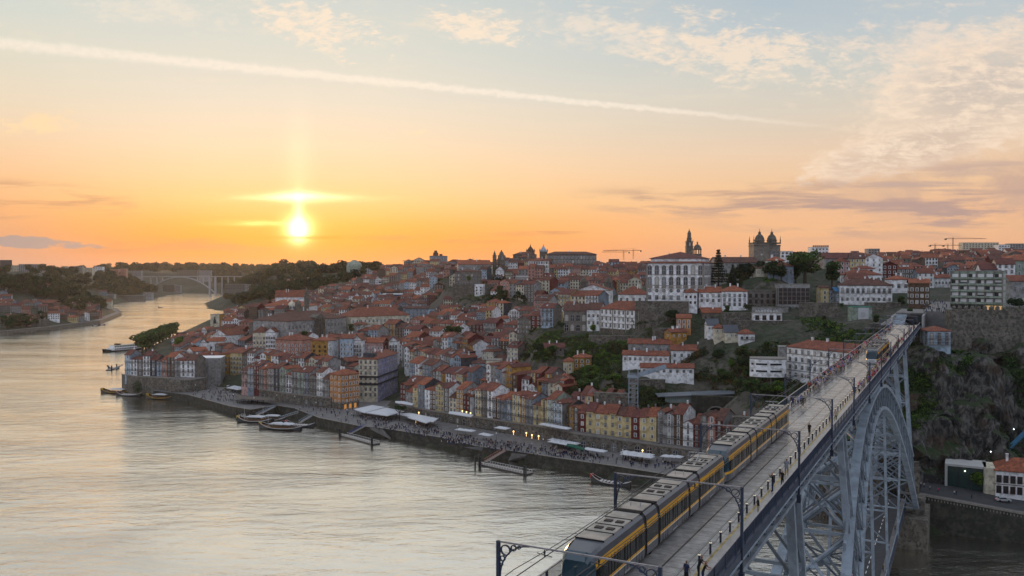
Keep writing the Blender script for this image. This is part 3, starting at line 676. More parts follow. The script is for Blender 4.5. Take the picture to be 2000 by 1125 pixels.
hero('villa_attic', 'small white attic block crowning the villa', 1668, 1708, 524, 536, 526, -8, 8, 'white', 0, 'hip', fl(1, 'dark', 1.4, 1.8), 3, 1, rise=1.8)
hero('balcony_mansion', 'long white mansion with iron balconies and grey-brown roof above green slope', 1640, 1743, 556, 592, 470, -16, 14, 'white', 3, 'hip', [(.68, 'stone', 1.2, 2.3, True), (.22, 'stone', 1.0, 1.5)], 10, 3, rise=3.4)
hero('white_corner_house', 'white house with orange roof between the mansion and the brown stone tower', 1735, 1776, 545, 572, 480, -14, 12, 'white', 2, 'hip', fl(1, 'brown', 1.3, 1.8), 3, 2, rise=2.4)
hero('ochre_corner_house', 'brown ochre house with orange roof right of the white corner house', 1776, 1816, 552, 602, 440, -20, 12, 'brown', 2, 'gx', fl(3, 'white', 1.0, 1.6), 4, 2)
hero('street_end_house', 'white row house closing the street left of the apartment block', 1825, 1858, 542, 562, 540, 0, 10, 'white', 0, 'gx', fl(1, 'white', 1.1, 1.4), 5, 0)
hero('stone_hall', 'large bare granite hall with plain red gabled roof on the skyline', 1610, 1686, 504, 526, 560, 6, 16, 'grey', 4, 'gx', None, rise=3.8, nochim=True)
hero('ruined_facade', 'roofless stone facade with two rows of empty windows', 1460, 1540, 568, 598, 480, -4, 10, 'granite', STONE, 'flat', fl(2, 'dark', 1.3, 2.0), 7, 1)
hero('white_terrace_house', 'white house with orange roof and balcony row below the palace garden', 1410, 1460, 568, 604, 472, -6, 12, 'white', 2, 'hip', fl(3, 'stone', 1.1, 1.7, lo=.15), 5, 1, rise=3)
hero('white_terrace_house', 'lower white house with long orange roof left of its taller twin', 1365, 1410, 570, 594, 476, -6, 12, 'white', 2, 'gx', fl(2, 'stone', 1.1, 1.5), 4, 0, rise=3)
hero('graffiti_wall', 'long pale garden wall with blue scribbled graffiti under the roofless facade', 1470, 1540, 600, 612, 462, -4, 2, 'grey', STONE, 'flat', None, cat='wall')
hero('workshop', 'low white workshop with four dark doorways on the stone retaining wall', 1472, 1528, 612, 626, 446, -4, 6, 'white', FRAMEG, 'flat', [(.4, 'dark', 1.7, 2.2)], 4, 0)
hero('yellow_house', 'pale yellow house with three windows beside the scaffolded blue house', 1603, 1619, 561, 600, 478, -4, 9, 'pale yellow', 3, 'gx', fl(3, 'white', 1.2, 1.6), 1, 1)
hero('narrow_blue_house', 'narrow blue house right of the pale yellow house', 1619, 1631, 565, 600, 480, -4, 9, 'pale blue', 4, 'gx', fl(3, 'white', 1.2, 1.6), 1, 1)
hero('scaffolded_house', 'grey house wrapped in scaffold netting with blue roof sheet', 1632, 1671, 568, 602, 474, -4, 10, 'blue-grey', M('blue sheet', (.04, .16, .33), .6, .2), 'gx', fl(3, 'white', 1.1, 1.4), 4, 1, rise=2)
hero('orange_house', 'bright pale orange house with balconies on the rocky spur', 1322, 1350, 620, 645, 455, -10, 9, 'orange', 2, 'gx', fl(2, 'white', 1.0, 1.8), 3, 2, rise=1.8)
hero('orange_lean_to', 'ochre lean-to with sloping red roof below the orange house', 1311, 1342, 648, 664, 446, 25, 6, 'ochre', 0, 'gx', fl(1, 'white', .8, 1.0), 3, 1, rise=1.6)
hero('stone_gable_house', 'old stone house with orange roof above the spur', 1372, 1410, 610, 630, 468, 0, 10, 'granite', 2, 'gx', fl(1, 'dark', .8, 1), 3, 1, rise=2.6)
hero('small_white_house', 'tiny white house with red roof right of the palace terrace', 1336, 1362, 570, 600, 474, -10, 9, 'white', 0, 'hip', fl(2, 'dark', .8, 1.1), 3, 0, rise=2)
hero('slate_house', 'dark slate roofed cottage on the right of the spur', 1382, 1404, 634, 648, 440, 0, 7, 'white', M('slate tile', (.07, .08, .10), .7, .2), 'gx', fl(1, 'white', .8, 1), 3, 0, rise=3)
hero('slate_house', 'cream cottage with red roof between two slate cottages', 1396, 1418, 640, 652, 436, 0, 7, 'cream', 0, 'hip', fl(1, 'white', .8, 1), 2, 0, rise=2)
hero('slate_house', 'cream cottage with steep slate roof near the white cliff cottage', 1416, 1442, 648, 662, 432, 0, 7, 'cream', MATS['slate tile'], 'gx', fl(1, 'white', .8, 1), 3, 0, rise=3.4)
hero('cliff_cottage', 'white cottage with red hipped roof and wide balcony on the cliff', 1444, 1475, 651, 668, 428, -2, 8, 'white', 0, 'hip', fl(1, 'white', 1.2, 1.3, 'all'), 3, 1, rise=2.2)
sh, SW, SH = hero('banner_building', 'green netted building site carrying a big white banner', 1664, 1704, 600, 628, 430, -2, 6, 'pale green', M('green netting', (.03, .16, .12), .8, .3), 'flat', None)
b = MB(); b.box(SW * .3, -.25, 1.0, SW * .82, -.15, SH - .3); b.build('banner', CLOTH, sh)
b = MB()
for i in range(5): b.box(SW * .42, -.27, 2.2 + i * .5, SW * (.62 + .03 * (i % 3)), -.255, 2.35 + i * .5)
b.build('banner_print', FRAMEG, sh)
hero('scaffold_tower_block', 'unfinished block of white floors wrapped in steel scaffold', 1520, 1582, 556, 600, 470, -6, 10, 'grey', FRAMEG, 'flat', fl(4, 'dark', 1.8, 1.8), 7, 2)
hero('yellow_pink_apartments', 'long pink and yellow apartment row in the distance on the right', 1742, 1812, 512, 533, 760, 0, 16, 'pink', 4, 'gx', fl(4, 'white', .9, 1.1), 16, 1, rise=2)
hero('yellow_apartments', 'pale yellow apartment house left of the long pink row', 1704, 1732, 508, 524, 740, -6, 14, 'pale yellow', 3, 'gx', fl(3, 'white', 1.0, 1.2), 7, 1, rise=2)
hero('concrete_flats', 'brown concrete flats with horizontal balconies on the right skyline', 1888, 1922, 490, 514, 900, 0, 16, 'brown', FRAMEG, 'flat', fl(5, 'white', 2.2, 1.4), 6, 2)
# ---- western half -----------------------------------------------------------------------------------------------
bo, BW, BH = hero('exchange_palace', 'long grey neoclassical stone palace with columned centre and slim clock turret', 562, 677, 627, 690, 650, 60, 36, 'grey', 3, 'hip', fl(3, 'stone', 1.3, 2.3, lo=.05, hi=.93), 17, 0, rise=6, bands=(8, 15.5), cat='palace')
b = MB(); b.box(BW * .42, -2.2, -4, BW * .58, 0, 7.6)
for j in range(6): b.box(BW * .425 + BW * .15 * j / 5 - .45, -2.1, 7.6, BW * .425 + BW * .15 * j / 5 + .45, -1.2, BH + .4)
b.box(BW * .42, -2.3, BH + .4, BW * .58, 0, BH + 1.4); b.face([(BW * .42, -2.3, BH + 1.4), (BW * .58, -2.3, BH + 1.4), (BW * .5, -2.3, BH + 4)]); b.face([(BW * .42, -2.3, BH + 1.4), (BW * .5, -2.3, BH + 4), (BW * .5, 6, BH + 4), (BW * .42, 6, BH + 1.4)]); b.face([(BW * .5, -2.3, BH + 4), (BW * .58, -2.3, BH + 1.4), (BW * .58, 6, BH + 1.4), (BW * .5, 6, BH + 4)])
b.build('portico', STONE, bo)
for j in range(3): link('doorway', win_mesh('arch', 2.2, 4.8), bo, (BW * (.46 + .04 * j), -2.22, 2.8))
b = MB(); b.box(BW * .42, 16, BH, BW * .42 + 5, 21, BH + 9.5); b.lathe(BW * .42 + 2.5, 18.5, [(2.4, BH + 9.5), (2.3, BH + 12), (1.4, BH + 13.4), (.3, BH + 14.4), (0, BH + 15.6)], 8); b.build('clock_turret', STONE, bo)
cp, CW_, CH_ = hero('cream_institute', 'long cream institute with many tall windows and wide red roof', 686, 800, 618, 668, 705, 35, 26, 'cream', 0, 'hip', fl(3, 'white', 1.3, 2.3, lo=.05, hi=.95), 15, 3, rise=7, bands=(8, 14), sidewall='cream')
hero('white_convent_church', 'white church nave with red roof and pale stone edge, far left of centre', 538, 594, 580, 612, 900, 10, 16, 'white', 0, 'gx', [(.45, 'round', 2.2, 2.2)], 2, 1, rise=7)
hero('white_cloister_range', 'long white cloister with orange-red roof and glowing lantern dome', 508, 602, 598, 622, 850, -2, 34, 'white', 2, 'hip', fl(1, 'stone', 2.0, 4.0), 8, 0, rise=6)
dm = empty('lantern_dome', at(570, 602, 842), 0, 'small white lantern dome catching warm light on the white cloister', 'dome'); b = MB(); b.cyl(0, 0, -4, 2.8, 3.6, None, 10); b.build('drum', MATS['plaster white'], dm)
b = MB(); b.lathe(0, 0, [(3.9, 2.8), (3.7, 3.4), (3.0, 5.0), (1.2, 6.2), (.9, 7.6), (0, 8.2)], 12); b.build('cap', MATS['plaster cream'], dm)
for j in range(5): a = math.pi + math.pi * (j + .5) / 5; link('window', win_mesh('arch', 1.0, 2.2), dm, (3.6 * math.cos(a), 3.6 * math.sin(a), .8), a + math.pi / 2)
def belltower(name, label, px, ytop, yb, D, wpx):
    u = D / F; root = empty(name, at(px, yb, D), math.radians(20), label, 'bell tower'); hh = (yb - ytop) * u; r = wpx * u / 2
    b = MB(); b.box(-r, -r, -8, r, r, hh * .66); b.box(-r * 1.12, -r * 1.12, hh * .66, r * 1.12, r * 1.12, hh * .69); b.build('tower_body', STONE, root)
    b = MB(); b.lathe(0, 0, [(r * .95, hh * .69), (r * .9, hh * .76), (r * .62, hh * .86), (r * .3, hh * .90), (r * .28, hh * .95), (0, hh)], 8); b.build('dome', STONE, root)
    link('bell_opening', win_mesh('arch', r * .7, r * 1.4), root, (0, -r - .02, hh * .53)); link('bell_opening', win_mesh('arch', r * .7, r * 1.4), root, (r + .02, 0, hh * .53), math.pi / 2)
    return root
belltower('bell_tower', 'square stone bell tower right of the white church nave', 599, 560, 612, 790, 9)
belltower('bell_tower', 'slim stone bell tower with onion cap, left one of the pair on the ridge', 966, 489, 520, 900, 6)
belltower('bell_tower', 'broader stone bell tower with dark dome, right one of the ridge pair', 979.5, 488, 522, 900, 11)
belltower('bell_tower', 'squat twin church tower with orange dome above the valley, left one', 1140, 538, 578, 700, 13)
belltower('bell_tower', 'squat twin church tower with orange dome above the valley, right one', 1188, 538, 578, 690, 14)
# twin churches on the ridge
for i, (x0, x1, lab) in enumerate(((1028, 1044, 'dark domed church belfry on the ridge, left of the blue domed one'), (1054, 1069, 'church belfry with blue-grey pyramid dome on the ridge'))):
    D = 1000; u = D / F; root = empty('church_belfry', at((x0 + x1) / 2, 505, D), 0, lab, 'belfry'); r = (x1 - x0) / 2 * u
    b = MB(); b.box(-r, -r, -12, r, r, 8); b.build('tower_body', STONE, root); b = MB(); b.lathe(0, 0, [(r, 8), (r * .9, 9.5), (r * .5, 12), (r * .15, 14), (0, 17)], 8); b.build('dome', [MATS['plaster brown'], MATS['plaster pale blue']][i], root)
    for sx in (-1, 1): b = MB(); b.lathe(sx * r, -r, [(.5, 8), (.5, 9.6), (0, 12)], 5); b.build('pinnacle', STONE, root)
hero('ridge_university', 'long brown-grey stone university on the ridge with rows of pale windows', 1068, 1165, 496, 518, 960, 4, 20, 'granite', 3, 'hip', fl(2, 'white', 1.4, 3.0), 18, 1, rise=3)
hero('ridge_round_chapel', 'squat stone chapel with low dome and pale lantern windows on the ridge', 1002, 1048, 497, 520, 940, 0, 16, 'granite', 3, 'hip', fl(1, 'white', 1.6, 4.0), 8, 1, rise=3)
hero('ridge_white_palace', 'white four-storey ridge building with dense dark windows and red roof', 1032, 1070, 509, 541, 860, -6, 20, 'white', 0, 'hip', fl(4, 'stone', 1.3, 2.2, lo=.05, hi=.98), 8, 3, rise=3)
hero('monastery_church', 'long ridge monastery with pale wall and orange roof left of the bell tower pair', 895, 958, 516, 540, 880, 8, 18, 'grey', 2, 'gx', fl(1, 'dark', 1.2, 2.0), 7, 0, rise=4.5)
hero('granite_barracks', 'broad granite block with three rows of windows below the monastery', 888, 935, 530, 560, 830, -6, 20, 'granite', 3, 'hip', fl(3, 'stone', 1.3, 2.1), 9, 2, rise=2.5)
hero('white_gable_church', 'white gabled church front with small oval windows beneath the bell towers', 968, 984, 528, 556, 850, 0, 20, 'white', 0, 'gy', fl(2, 'dark', 1.0, 1.4), 2, 1, rise=4)
hero('white_tall_block', 'narrow white tower house standing alone on the granite retaining wall', 927, 943, 556, 578, 780, -10, 9, 'white', WHITE, 'flat', fl(3, 'dark', .9, 1.2), 2, 1)
hero('white_and_grey_block', 'tall grey rendered house with white edge above the yellow houses', 1008, 1032, 540, 572, 760, 0, 12, 'grey', WHITE, 'flat', fl(5, 'dark', .6, .8), 1, 0)
hero('yellow_row_house', 'pale yellow house with arcaded ground floor right of the tall grey block', 1033, 1047, 550, 570, 755, 0, 12, 'pale yellow', 4, 'gx', fl(2, 'brown', .9, 1.5), 3, 0)
hero('cream_row_house', 'cream house with nine arched windows right of the pink one', 1060, 1082, 552, 569, 752, 0, 12, 'cream', 0, 'gx', fl(2, 'arch', .9, 1.6), 5, 1)
hero('blue_wrapped_block', 'building wrapped in dark blue netting beneath a white flat roof', 742, 806, 575, 598, 950, -3, 24, 'pale blue', WHITE, 'flat', fl(1, 'white', .8, 1.6, lo=.0, hi=.35), 14, 1, sidewall='slate')
b = MB(); Lb = at(744, 588, 948); b.box(0, -.6, 0, 60 * 948 / F, -.2, 7.0); nt = b.build('safety_netting', M('blue netting', (.03, .07, .15), .7, .2), None, Lb); tag(nt, 'band of dark blue netting across the wrapped block under its white roof', 'netting')
hero('granite_hotel_tower', 'lone concrete tower block with rooftop sign on the skyline', 839, 865, 500, 520, 1250, -15, 20, 'blue-grey', FRAMEG, 'flat', fl(4, 'white', 1.6, 1.8), 5, 3, nochim=True)
b = MB(); Lt = at(846, 500, 1255); b.box(0, 0, 0, 7, 7, 5); b.box(9, 1, 0, 13, 6, 3); b.box(1.5, 1, 5, 5.5, 5, 8); tag(b.build('rooftop_plant', FRAMEB, None, Lt), 'stepped rooftop machine room on the concrete tower block', 'rooftop')
dp = empty('domed_pavilion', at(692, 524, 1350), 0, 'pale domed sports pavilion between trees on the wooded ridge', 'pavilion'); b = MB(); b.cyl(0, 0, -10, 4, 12, None, 20); b.build('drum', MATS['plaster pale green'], dp)
b = MB(); b.lathe(0, 0, [(12, 4), (11, 7), (8.5, 9.5), (5, 11), (4, 11.2), (4, 12.5), (0, 13)], 20); b.build('dome', MATS['plaster pale green'], dp)
gv, GW, GH = hero('mural_wall_building', 'pale blue building with blue and white swirling mural along its side', 792, 838, 602, 628, 800, 14, 12, 'blue-grey', 3, 'gx', fl(3, 'white', 1, 1.5), 6, 0, rise=2)
gm = empty('mural_wall', at(836, 630, 805), math.radians(-10), 'garden wall painted with grey-blue abstract swirls below red roofs', 'mural'); b = MB(); b.box(0, 0, -4, 32, 1, 12); b.build('wall', MATS['plaster pale blue'], gm)
b = MB(); rng = random.Random(4)
for i in range(16):
    x = 1.5 + i * 1.95; z = 6 + 3.2 * math.sin(i * 1.9); b.ring((x, -.12 - .004 * i, z), 1.4, 2.3, .1, (1, 0, 0), (0, 0, 1), 12, i % 3)
b.build('painted_swirls', [MATS['plaster white'], M('mural blue', (.06, .16, .28), .7, .3), M('mural teal', (.10, .24, .32), .7, .3)], gm); CPX.append(tuple(gm.location))
hero('iron_market_hall', 'dark red iron market hall with two arched gables', 748, 788, 634, 650, 750, -8, 20, 'dark red', 4, 'gy', fl(1, 'dark', 1.5, 2.0), 6, 1, rise=4)
hero('market_roof', 'long pale flat roofed shed right of the red market hall', 830, 900, 630, 638, 790, -4, 14, 'grey', WHITE, 'flat', None)
hero('tree_mural_house', 'ochre house whose end wall carries a dark tree painting', 411, 428, 614, 640, 1080, -8, 14, 'cream', FRAMEG, 'flat', None, sidewall='ochre')
b = MB(); Lq = at(419.5, 632, 1078.5); b.face([(-1.9, -.3, 0), (1.9, -.3, 0), (1.5, -.3, 4), (.3, -.3, 8.4), (-.3, -.3, 8.4), (-1.5, -.3, 4)]); b.face([(1.9, -.29, 0), (-1.9, -.29, 0), (-1.5, -.29, 4), (-.3, -.29, 8.4), (.3, -.29, 8.4), (1.5, -.29, 4)]); tag(b.build('tree_painting', IRONB, None, Lq), 'dark cypress shape painted on the ochre end wall', 'painting')
hero('riverside_warehouse', 'wide white building with orange roof by the river beyond the tree mural', 436, 480, 619, 640, 1000, -4, 22, 'white', 2, 'hip', fl(1, 'stone', 1.4, 3.4), 8, 1, rise=6)
hero('gabled_church', 'white gabled church with cross near the riverbank trees', 416, 442, 653, 690, 740, -30, 20, 'white', 0, 'gy', [(.55, 'round', .9, .9)], 1, 0, rise=4.4)
hero('white_chapel', 'small white chapel gable left of the larger white church', 392, 404, 668, 690, 715, -30, 14, 'white', 3, 'gy', [(.5, 'round', .7, .7)], 1, 0, rise=3)
hero('white_annex', 'white house with two tall dark doorways beside the chapel', 404, 436, 666, 692, 712, 6, 10, 'white', 2, 'gx', [(.4, 'stone', 1.6, 4.0)], 2, 0, rise=3)
hero('white_long_church', 'white side wall of a church under a rust roof right of the gabled church', 442, 474, 660, 690, 745, 10, 14, 'white', 1, 'gx', fl(1, 'dark', 1.4, 2.4), 2, 0, rise=5)
hero('pink_house', 'large pink house with three gabled roofs right of the white window gable', 538, 590, 662, 715, 620, -20, 16, 'salmon', 0, 'hip', fl(5, 'white', 1.1, 1.7), 7, 3, rise=3.5)
hero('white_window_gable', 'white narrow gable with four rows of grey windows', 519, 537, 648, 704, 645, 0, 14, 'white', 0, 'gy', fl(6, 'stone', 1.1, 1.5, lo=0), 4, 1, rise=3)
hero('cream_window_house', 'cream house with grid of windows left of the white gable', 494, 518, 648, 704, 650, 0, 14, 'cream', 1, 'hip', fl(5, 'stone', 1.1, 1.7, lo=.05), 4, 1, rise=4)
hero('stone_church', 'stone church with broad rust roof behind the pink house', 486, 560, 628, 680, 740, -12, 30, 'granite', 2, 'hip', fl(1, 'dark', 1.2, 2.4), 5, 1, rise=5)
hero('ochre_block', 'ochre brown block with white end wall and orange roof', 608, 640, 664, 722, 590, -16, 15, 'ochre', 2, 'hip', fl(5, 'dark', 1.1, 1.5), 3, 0, rise=2.2, sidewall='white')
hero('light_blue_house', 'light blue house with four rows of blue windows', 664, 689, 660, 722, 590, -5, 14, 'pale blue', 0, 'gx', fl(6, 'white', 1.1, 1.8, lo=.02), 4, 1, rise=2.6)
hero('white_balcony_house', 'white house with red framed balconies right of the light blue house', 690, 706, 664, 722, 592, -5, 12, 'white', 0, 'gy', fl(6, 'brown', 1.0, 1.6, 'all', lo=.02), 3, 1, rise=3)
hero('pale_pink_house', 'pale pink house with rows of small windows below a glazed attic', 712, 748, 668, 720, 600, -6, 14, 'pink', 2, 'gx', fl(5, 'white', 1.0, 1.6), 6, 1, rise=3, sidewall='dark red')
hero('white_arched_gable', 'white gabled house with round topped window and dark iron balcony', 760, 776, 666, 715, 605, 0, 12, 'white', 4, 'gy', fl(5, 'brown', 1.0, 1.6, 'all'), 3, 1, rise=3)
hero('white_long_balcony_house', 'white house with long balcony under a dark brown attic storey', 803, 845, 674, 716, 600, -4, 13, 'white', 1, 'gx', fl(5, 'brown', 1.1, 1.8, 'all'), 6, 1, rise=3.4)
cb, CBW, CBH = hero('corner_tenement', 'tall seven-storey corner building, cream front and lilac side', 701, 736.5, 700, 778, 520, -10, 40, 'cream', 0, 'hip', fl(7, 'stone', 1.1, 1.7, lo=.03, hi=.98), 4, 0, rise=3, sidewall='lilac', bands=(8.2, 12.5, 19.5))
for r in range(7):
    for j in range(9): link('window', win_mesh('stone', 1.1, 1.7), cb, (CBW, 40 * (j + .5) / 9, CBH * (.03 + .95 * (r + .5) / 7)), math.pi / 2)
b = MB(); b.box(CBW * .2, 1, CBH, CBW * .8, 6, CBH + 3.2); b.build('roof_cabin', MATS['plaster slate'], cb)
for z in (8.4, 12.7): b = MB(); b.box(-.7, -.7, z, CBW + .7, 40, z + .12); b.box(-.7, -.7, z + .12, CBW + .7, -.64, z + 1); b.box(CBW + .64, -.7, z + .12, CBW + .7, 40, z + 1); b.build('balcony', IRONB, cb)
ob, OW, OH = hero('orange_corner_building', 'orange stucco corner building with glazed attic and stone arcade', 644, 665.5, 729, 797, 498, -40, 13, 'orange', 2, 'hip', fl(5, 'white', 1.0, 1.7, lo=.14, hi=.98), 3, 0, rise=2.6, plinth=4)
for r in range(5):
    for j in range(5): link('window', win_mesh('white', 1.1, 1.8), ob, (OW, 13 * (j + .5) / 5, OH * (.14 + .84 * (r + .5) / 5)), math.pi / 2)
LITO = M('warm lit opening', (.2, .1, .03), .8, 0, emit=((1, .42, .10), .35))
for j in range(3): b = MB(); b.box(OW + .1, 2 + 3.6 * j, .2, OW + .22, 3.6 + 3.6 * j, 2.8); b.build('lit_doorway', LITO, ob)
sb, SBW, SBH = hero('netted_building', 'corner building fully wrapped in grey scaffold netting', 380, 430, 700, 752, 590, 8, 16, 'grey', WHITE, 'flat', None, ov=0)
b = MB()
for z in range(1, 8): b.box(-.12, -.2, z * 2.3, SBW + .12, -.02, z * 2.3 + .08); b.box(SBW + .02, 0, z * 2.3, SBW + .15, 16, z * 2.3 + .08)
for j in range(9): b.box(SBW * j / 8 - .05, -.22, -2, SBW * j / 8 + .05, -.02, SBH)
b.build('scaffold_pole', FRAMEG, sb)
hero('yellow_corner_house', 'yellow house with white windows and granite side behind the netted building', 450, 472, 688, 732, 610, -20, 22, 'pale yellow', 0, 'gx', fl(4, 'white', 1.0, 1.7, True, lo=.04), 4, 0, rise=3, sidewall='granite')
hero('dark_ochre_house', 'shaded ochre house between netted building and yellow corner house', 432, 450, 690, 730, 622, -8, 16, 'ochre', 0, 'hip', fl(4, 'brown', 1.0, 1.6), 3, 0, rise=2)
hero('brick_red_gable_house', 'bright brick red gabled house below the light blue house on the slope', 888, 900, 725, 752, 510, -30, 16, 'orange', 2, 'gx', None, rise=2.4, sidewall='orange')
hero('sky_blue_house', 'sky blue house with dark windows beside the brick red gable', 922, 947, 709, 752, 520, 0, 10, 'pale blue', 3, 'gx', fl(3, 'dark', .9, 1.4), 2, 1, rise=1.6)
hero('cream_ruin', 'roofless cream house right of the sky blue house', 950, 978, 704, 740, 505, -5, 10, 'cream', FRAMEG, 'flat', fl(1, 'dark', 1.2, 2.2), 2, 1)
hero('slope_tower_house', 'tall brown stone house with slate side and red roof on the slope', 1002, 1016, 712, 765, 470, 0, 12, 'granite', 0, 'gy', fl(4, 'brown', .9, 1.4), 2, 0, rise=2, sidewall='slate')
hero('yellow_terrace_house', 'mustard yellow house with broad red eaves above the orchard', 1100, 1118, 705, 735, 455, -10, 9, 'pale yellow', 2, 'hip', fl(3, 'white', 1.0, 1.3), 2, 1, rise=1.6)
hero('mustard_twin_house', 'mustard house with grey lower wall right of its taller neighbour', 1120, 1154, 697, 722, 462, -8, 9, 'ochre', 2, 'hip', fl(2, 'white', 1.1, 1.6), 3, 1, rise=2)
hero('orange_gallery_house', 'long yellow house with wide dark gallery window and red roof', 1050, 1102, 742, 756, 430, -6, 12, 'ochre', 0, 'hip', fl(1, 'dark', 2.2, 1.6), 4, 1, rise=2.4)
hero('orchard_barn', 'small barn with long red roof hidden in the green garden', 1062, 1102, 678, 688, 480, -4, 8, 'granite', 4, 'gx', fl(1, 'dark', .8, 1), 3, 1, rise=2.2)
hero('yellow_cube_house', 'bright yellow cube house beside the valley street', 1088, 1100, 608, 617, 560, 0, 8, 'pale yellow', WHITE, 'flat', None)

# ------------------------------------------------------------------ houses: rows along the river, then the old town behind
NUM = {1: 'one', 2: 'two', 3: 'three', 4: 'four', 5: 'five', 6: 'six', 7: 'seven'}
HOUSES = []      # dicts, sorted later by the size they show
def hspec(x, y, z, w_, d_, nf, rz, rng, pal=None, row=None, roof=None, wc=None, bal=None, win=None, fh=3.0):
    wc = wc or rng.choice(pal or ['white', 'white', 'white', 'cream', 'cream', 'grey', 'grey', 'granite', 'pale yellow', 'salmon', 'pink', 'pale blue', 'dark red', 'blue-grey', 'ochre', 'brown', 'granite'])
    sw = rng.choice([wc, wc, 'grey', 'dark red', 'slate', 'white', 'granite', 'blue-grey', 'grey'])
    HOUSES.append(dict(x=x, y=y, z=z, w=w_, d=d_, nf=nf, rz=rz, wc=wc, sw=sw, tile=rng.choice([0, 0, 1, 1, 2, 3, 4]), roof=roof or rng.choice(['gx', 'gx', 'gx', 'gy', 'hip']),
         nc=max(1, int(w_ / rng.uniform(2.0, 2.9))), bal=rng.random() < .35 if bal is None else bal, win=win or rng.choice(['stone', 'white', 'white', 'stone', 'brown']),
         fh=fh * rng.uniform(.93, 1.05), seed=rng.random(), row=row, attic=rng.random()))
def row(p0, p1, z, n, st_, pal, row_name, depth=12, seed=1, order=None, roof=None, plinth=0, bal=None, fh=3.05, var=.25):
    rng = random.Random(seed); a = onz(p0[0], p0[1], z); b = onz(p1[0], p1[1], z); d = b - a; L = d.length; rz = math.atan2(d.y, d.x)
    ws = [rng.uniform(1 - var, 1 + var) for _ in range(n)]; s_ = sum(ws); t = 0
    for i in range(n):
        w_ = ws[i] / s_ * L; p = a + d * (t / L); t += w_
        hspec(p.x, p.y, z, w_, depth * rng.uniform(.85, 1.15), rng.choice(st_), rz, rng, pal, row_name, roof, wc=(order[i % len(order)] if order else None), bal=bal, fh=fh)
    reserve(a, rz, 0, L, -1, depth)
    for k in range(0, int(L), 12): q = a + d * (k / L) + Vector((-d.y, d.x, 0)) / L * 5; CPX.append((q.x, q.y, z))
row((244, 733), (380, 737), 12.5, 11, [4, 4, 5], None, 'on the river wall at the left end', seed=3, order=['pale blue', 'white', 'granite', 'white', 'slate', 'pale blue', 'salmon', 'brown', 'grey', 'white', 'white'], bal=True, fh=2.7)
row((438, 722), (472, 738), 6, 4, [4, 4], ['ochre', 'dark red', 'pale yellow'], 'behind the netted building', seed=5)
row((472, 757), (642, 777), 10, 15, [4, 4, 5, 5], None, 'on the arcade wall left of the orange corner building', seed=6, order=['pink', 'blue-grey', 'dark red', 'grey', 'salmon', 'granite', 'slate', 'pale green', 'white', 'grey', 'pale green', 'blue-grey', 'granite', 'white', 'grey'], bal=True, fh=2.75)
row((782, 789), (918, 813), 9, 11, [3, 4, 4, 5], None, 'above the white terrace awnings', seed=8, order=['dark red', 'grey', 'pale yellow', 'blue-grey', 'white', 'brown', 'pale yellow', 'granite', 'cream', 'ochre', 'dark red'], bal=False, fh=2.7)
row((928, 810), (1098, 841), 10, 13, [4, 5, 5, 5], None, 'in the tall colourful riverfront row', seed=9, order=['pale yellow', 'granite', 'white', 'brown', 'blue-grey', 'blue-grey', 'pale yellow', 'ochre', 'blue-grey', 'pale yellow', 'pale yellow', 'pale green', 'pale blue'], bal=True, fh=2.6)
row((1102, 838), (1130, 844), 10, 3, [4, 4], ['brown', 'ochre'], 'between tall row and yellow terrace', seed=10, order=['brown', 'ochre', 'brown'], fh=2.8)
row((1130, 847), (1282, 860), 9.6, 10, [3], None, 'in the yellow and red terrace', seed=12, order=['dark red', 'pale yellow', 'pale yellow', 'pale yellow', 'pale yellow', 'pale yellow', 'pale yellow', 'dark red', 'pale yellow', 'pale yellow'], bal=False, roof='gx', var=.12, fh=3.4)
row((1284, 867), (1446, 886), 8.2, 10, [5, 5, 4], None, 'in the dark row beside the near tram', seed=13, order=['grey', 'grey', 'brown', 'white', 'dark red', 'granite', 'salmon', 'dark red', 'brown', 'blue-grey'], bal=True, depth=14, fh=2.7)
# second and third lines behind the river front
row((474, 730), (640, 750), 12, 14, [4, 5, 5], None, 'in the second line behind the arcade row', seed=21, bal=False)
row((800, 755), (924, 778), 13, 13, [4, 4, 5], None, 'in the second line behind the awning row', seed=22, bal=False)
row((936, 784), (1098, 812), 13, 12, [4, 5, 5], None, 'in the second line behind the tall row', seed=23, bal=False)
row((1110, 820), (1210, 830), 13, 9, [3, 4], None, 'behind the yellow and red terrace', seed=24, bal=False)
row((950, 768), (1010, 780), 18, 6, [4, 5], None, 'stepping up towards the orchard', seed=25, bal=False)
row((1016, 770), (1098, 780), 20, 8, [3, 4], ['ochre', 'salmon', 'blue-grey', 'dark red', 'pale yellow'], 'below the mustard twin house', seed=26, bal=False)
row((790, 718), (900, 738), 19, 11, [4, 4], None, 'up the hill behind the awning row', seed=27, bal=False)
row((846, 690), (924, 700), 26, 8, [3, 4], None, 'right of the long white balcony house', seed=28, bal=False)
EXCL = [  # ground regions (photo pixels of the ground) that carry no ordinary houses
 [(1000, 720), (1060, 650), (1100, 655), (1290, 660), (1420, 640), (1480, 640), (1600, 640), (1800, 620), (1860, 640), (1900, 620), (2100, 620), (2100, 1125), (1300, 1125), (1300, 885), (1130, 840), (1100, 800), (1090, 760), (985, 745)],
 [(380, 500), (700, 500), (700, 560), (560, 585), (430, 600)],
 [(1060, 640), (1290, 560), (1500, 545), (1640, 545), (1640, 660), (1200, 720)],
 [(1640, 580), (1860, 560), (1860, 700), (1640, 700)],
 [(700, 740), (790, 730), (790, 900), (700, 900)],
 [(1800, 560), (1830, 545), (1850, 560), (1850, 640), (1800, 640)],
]
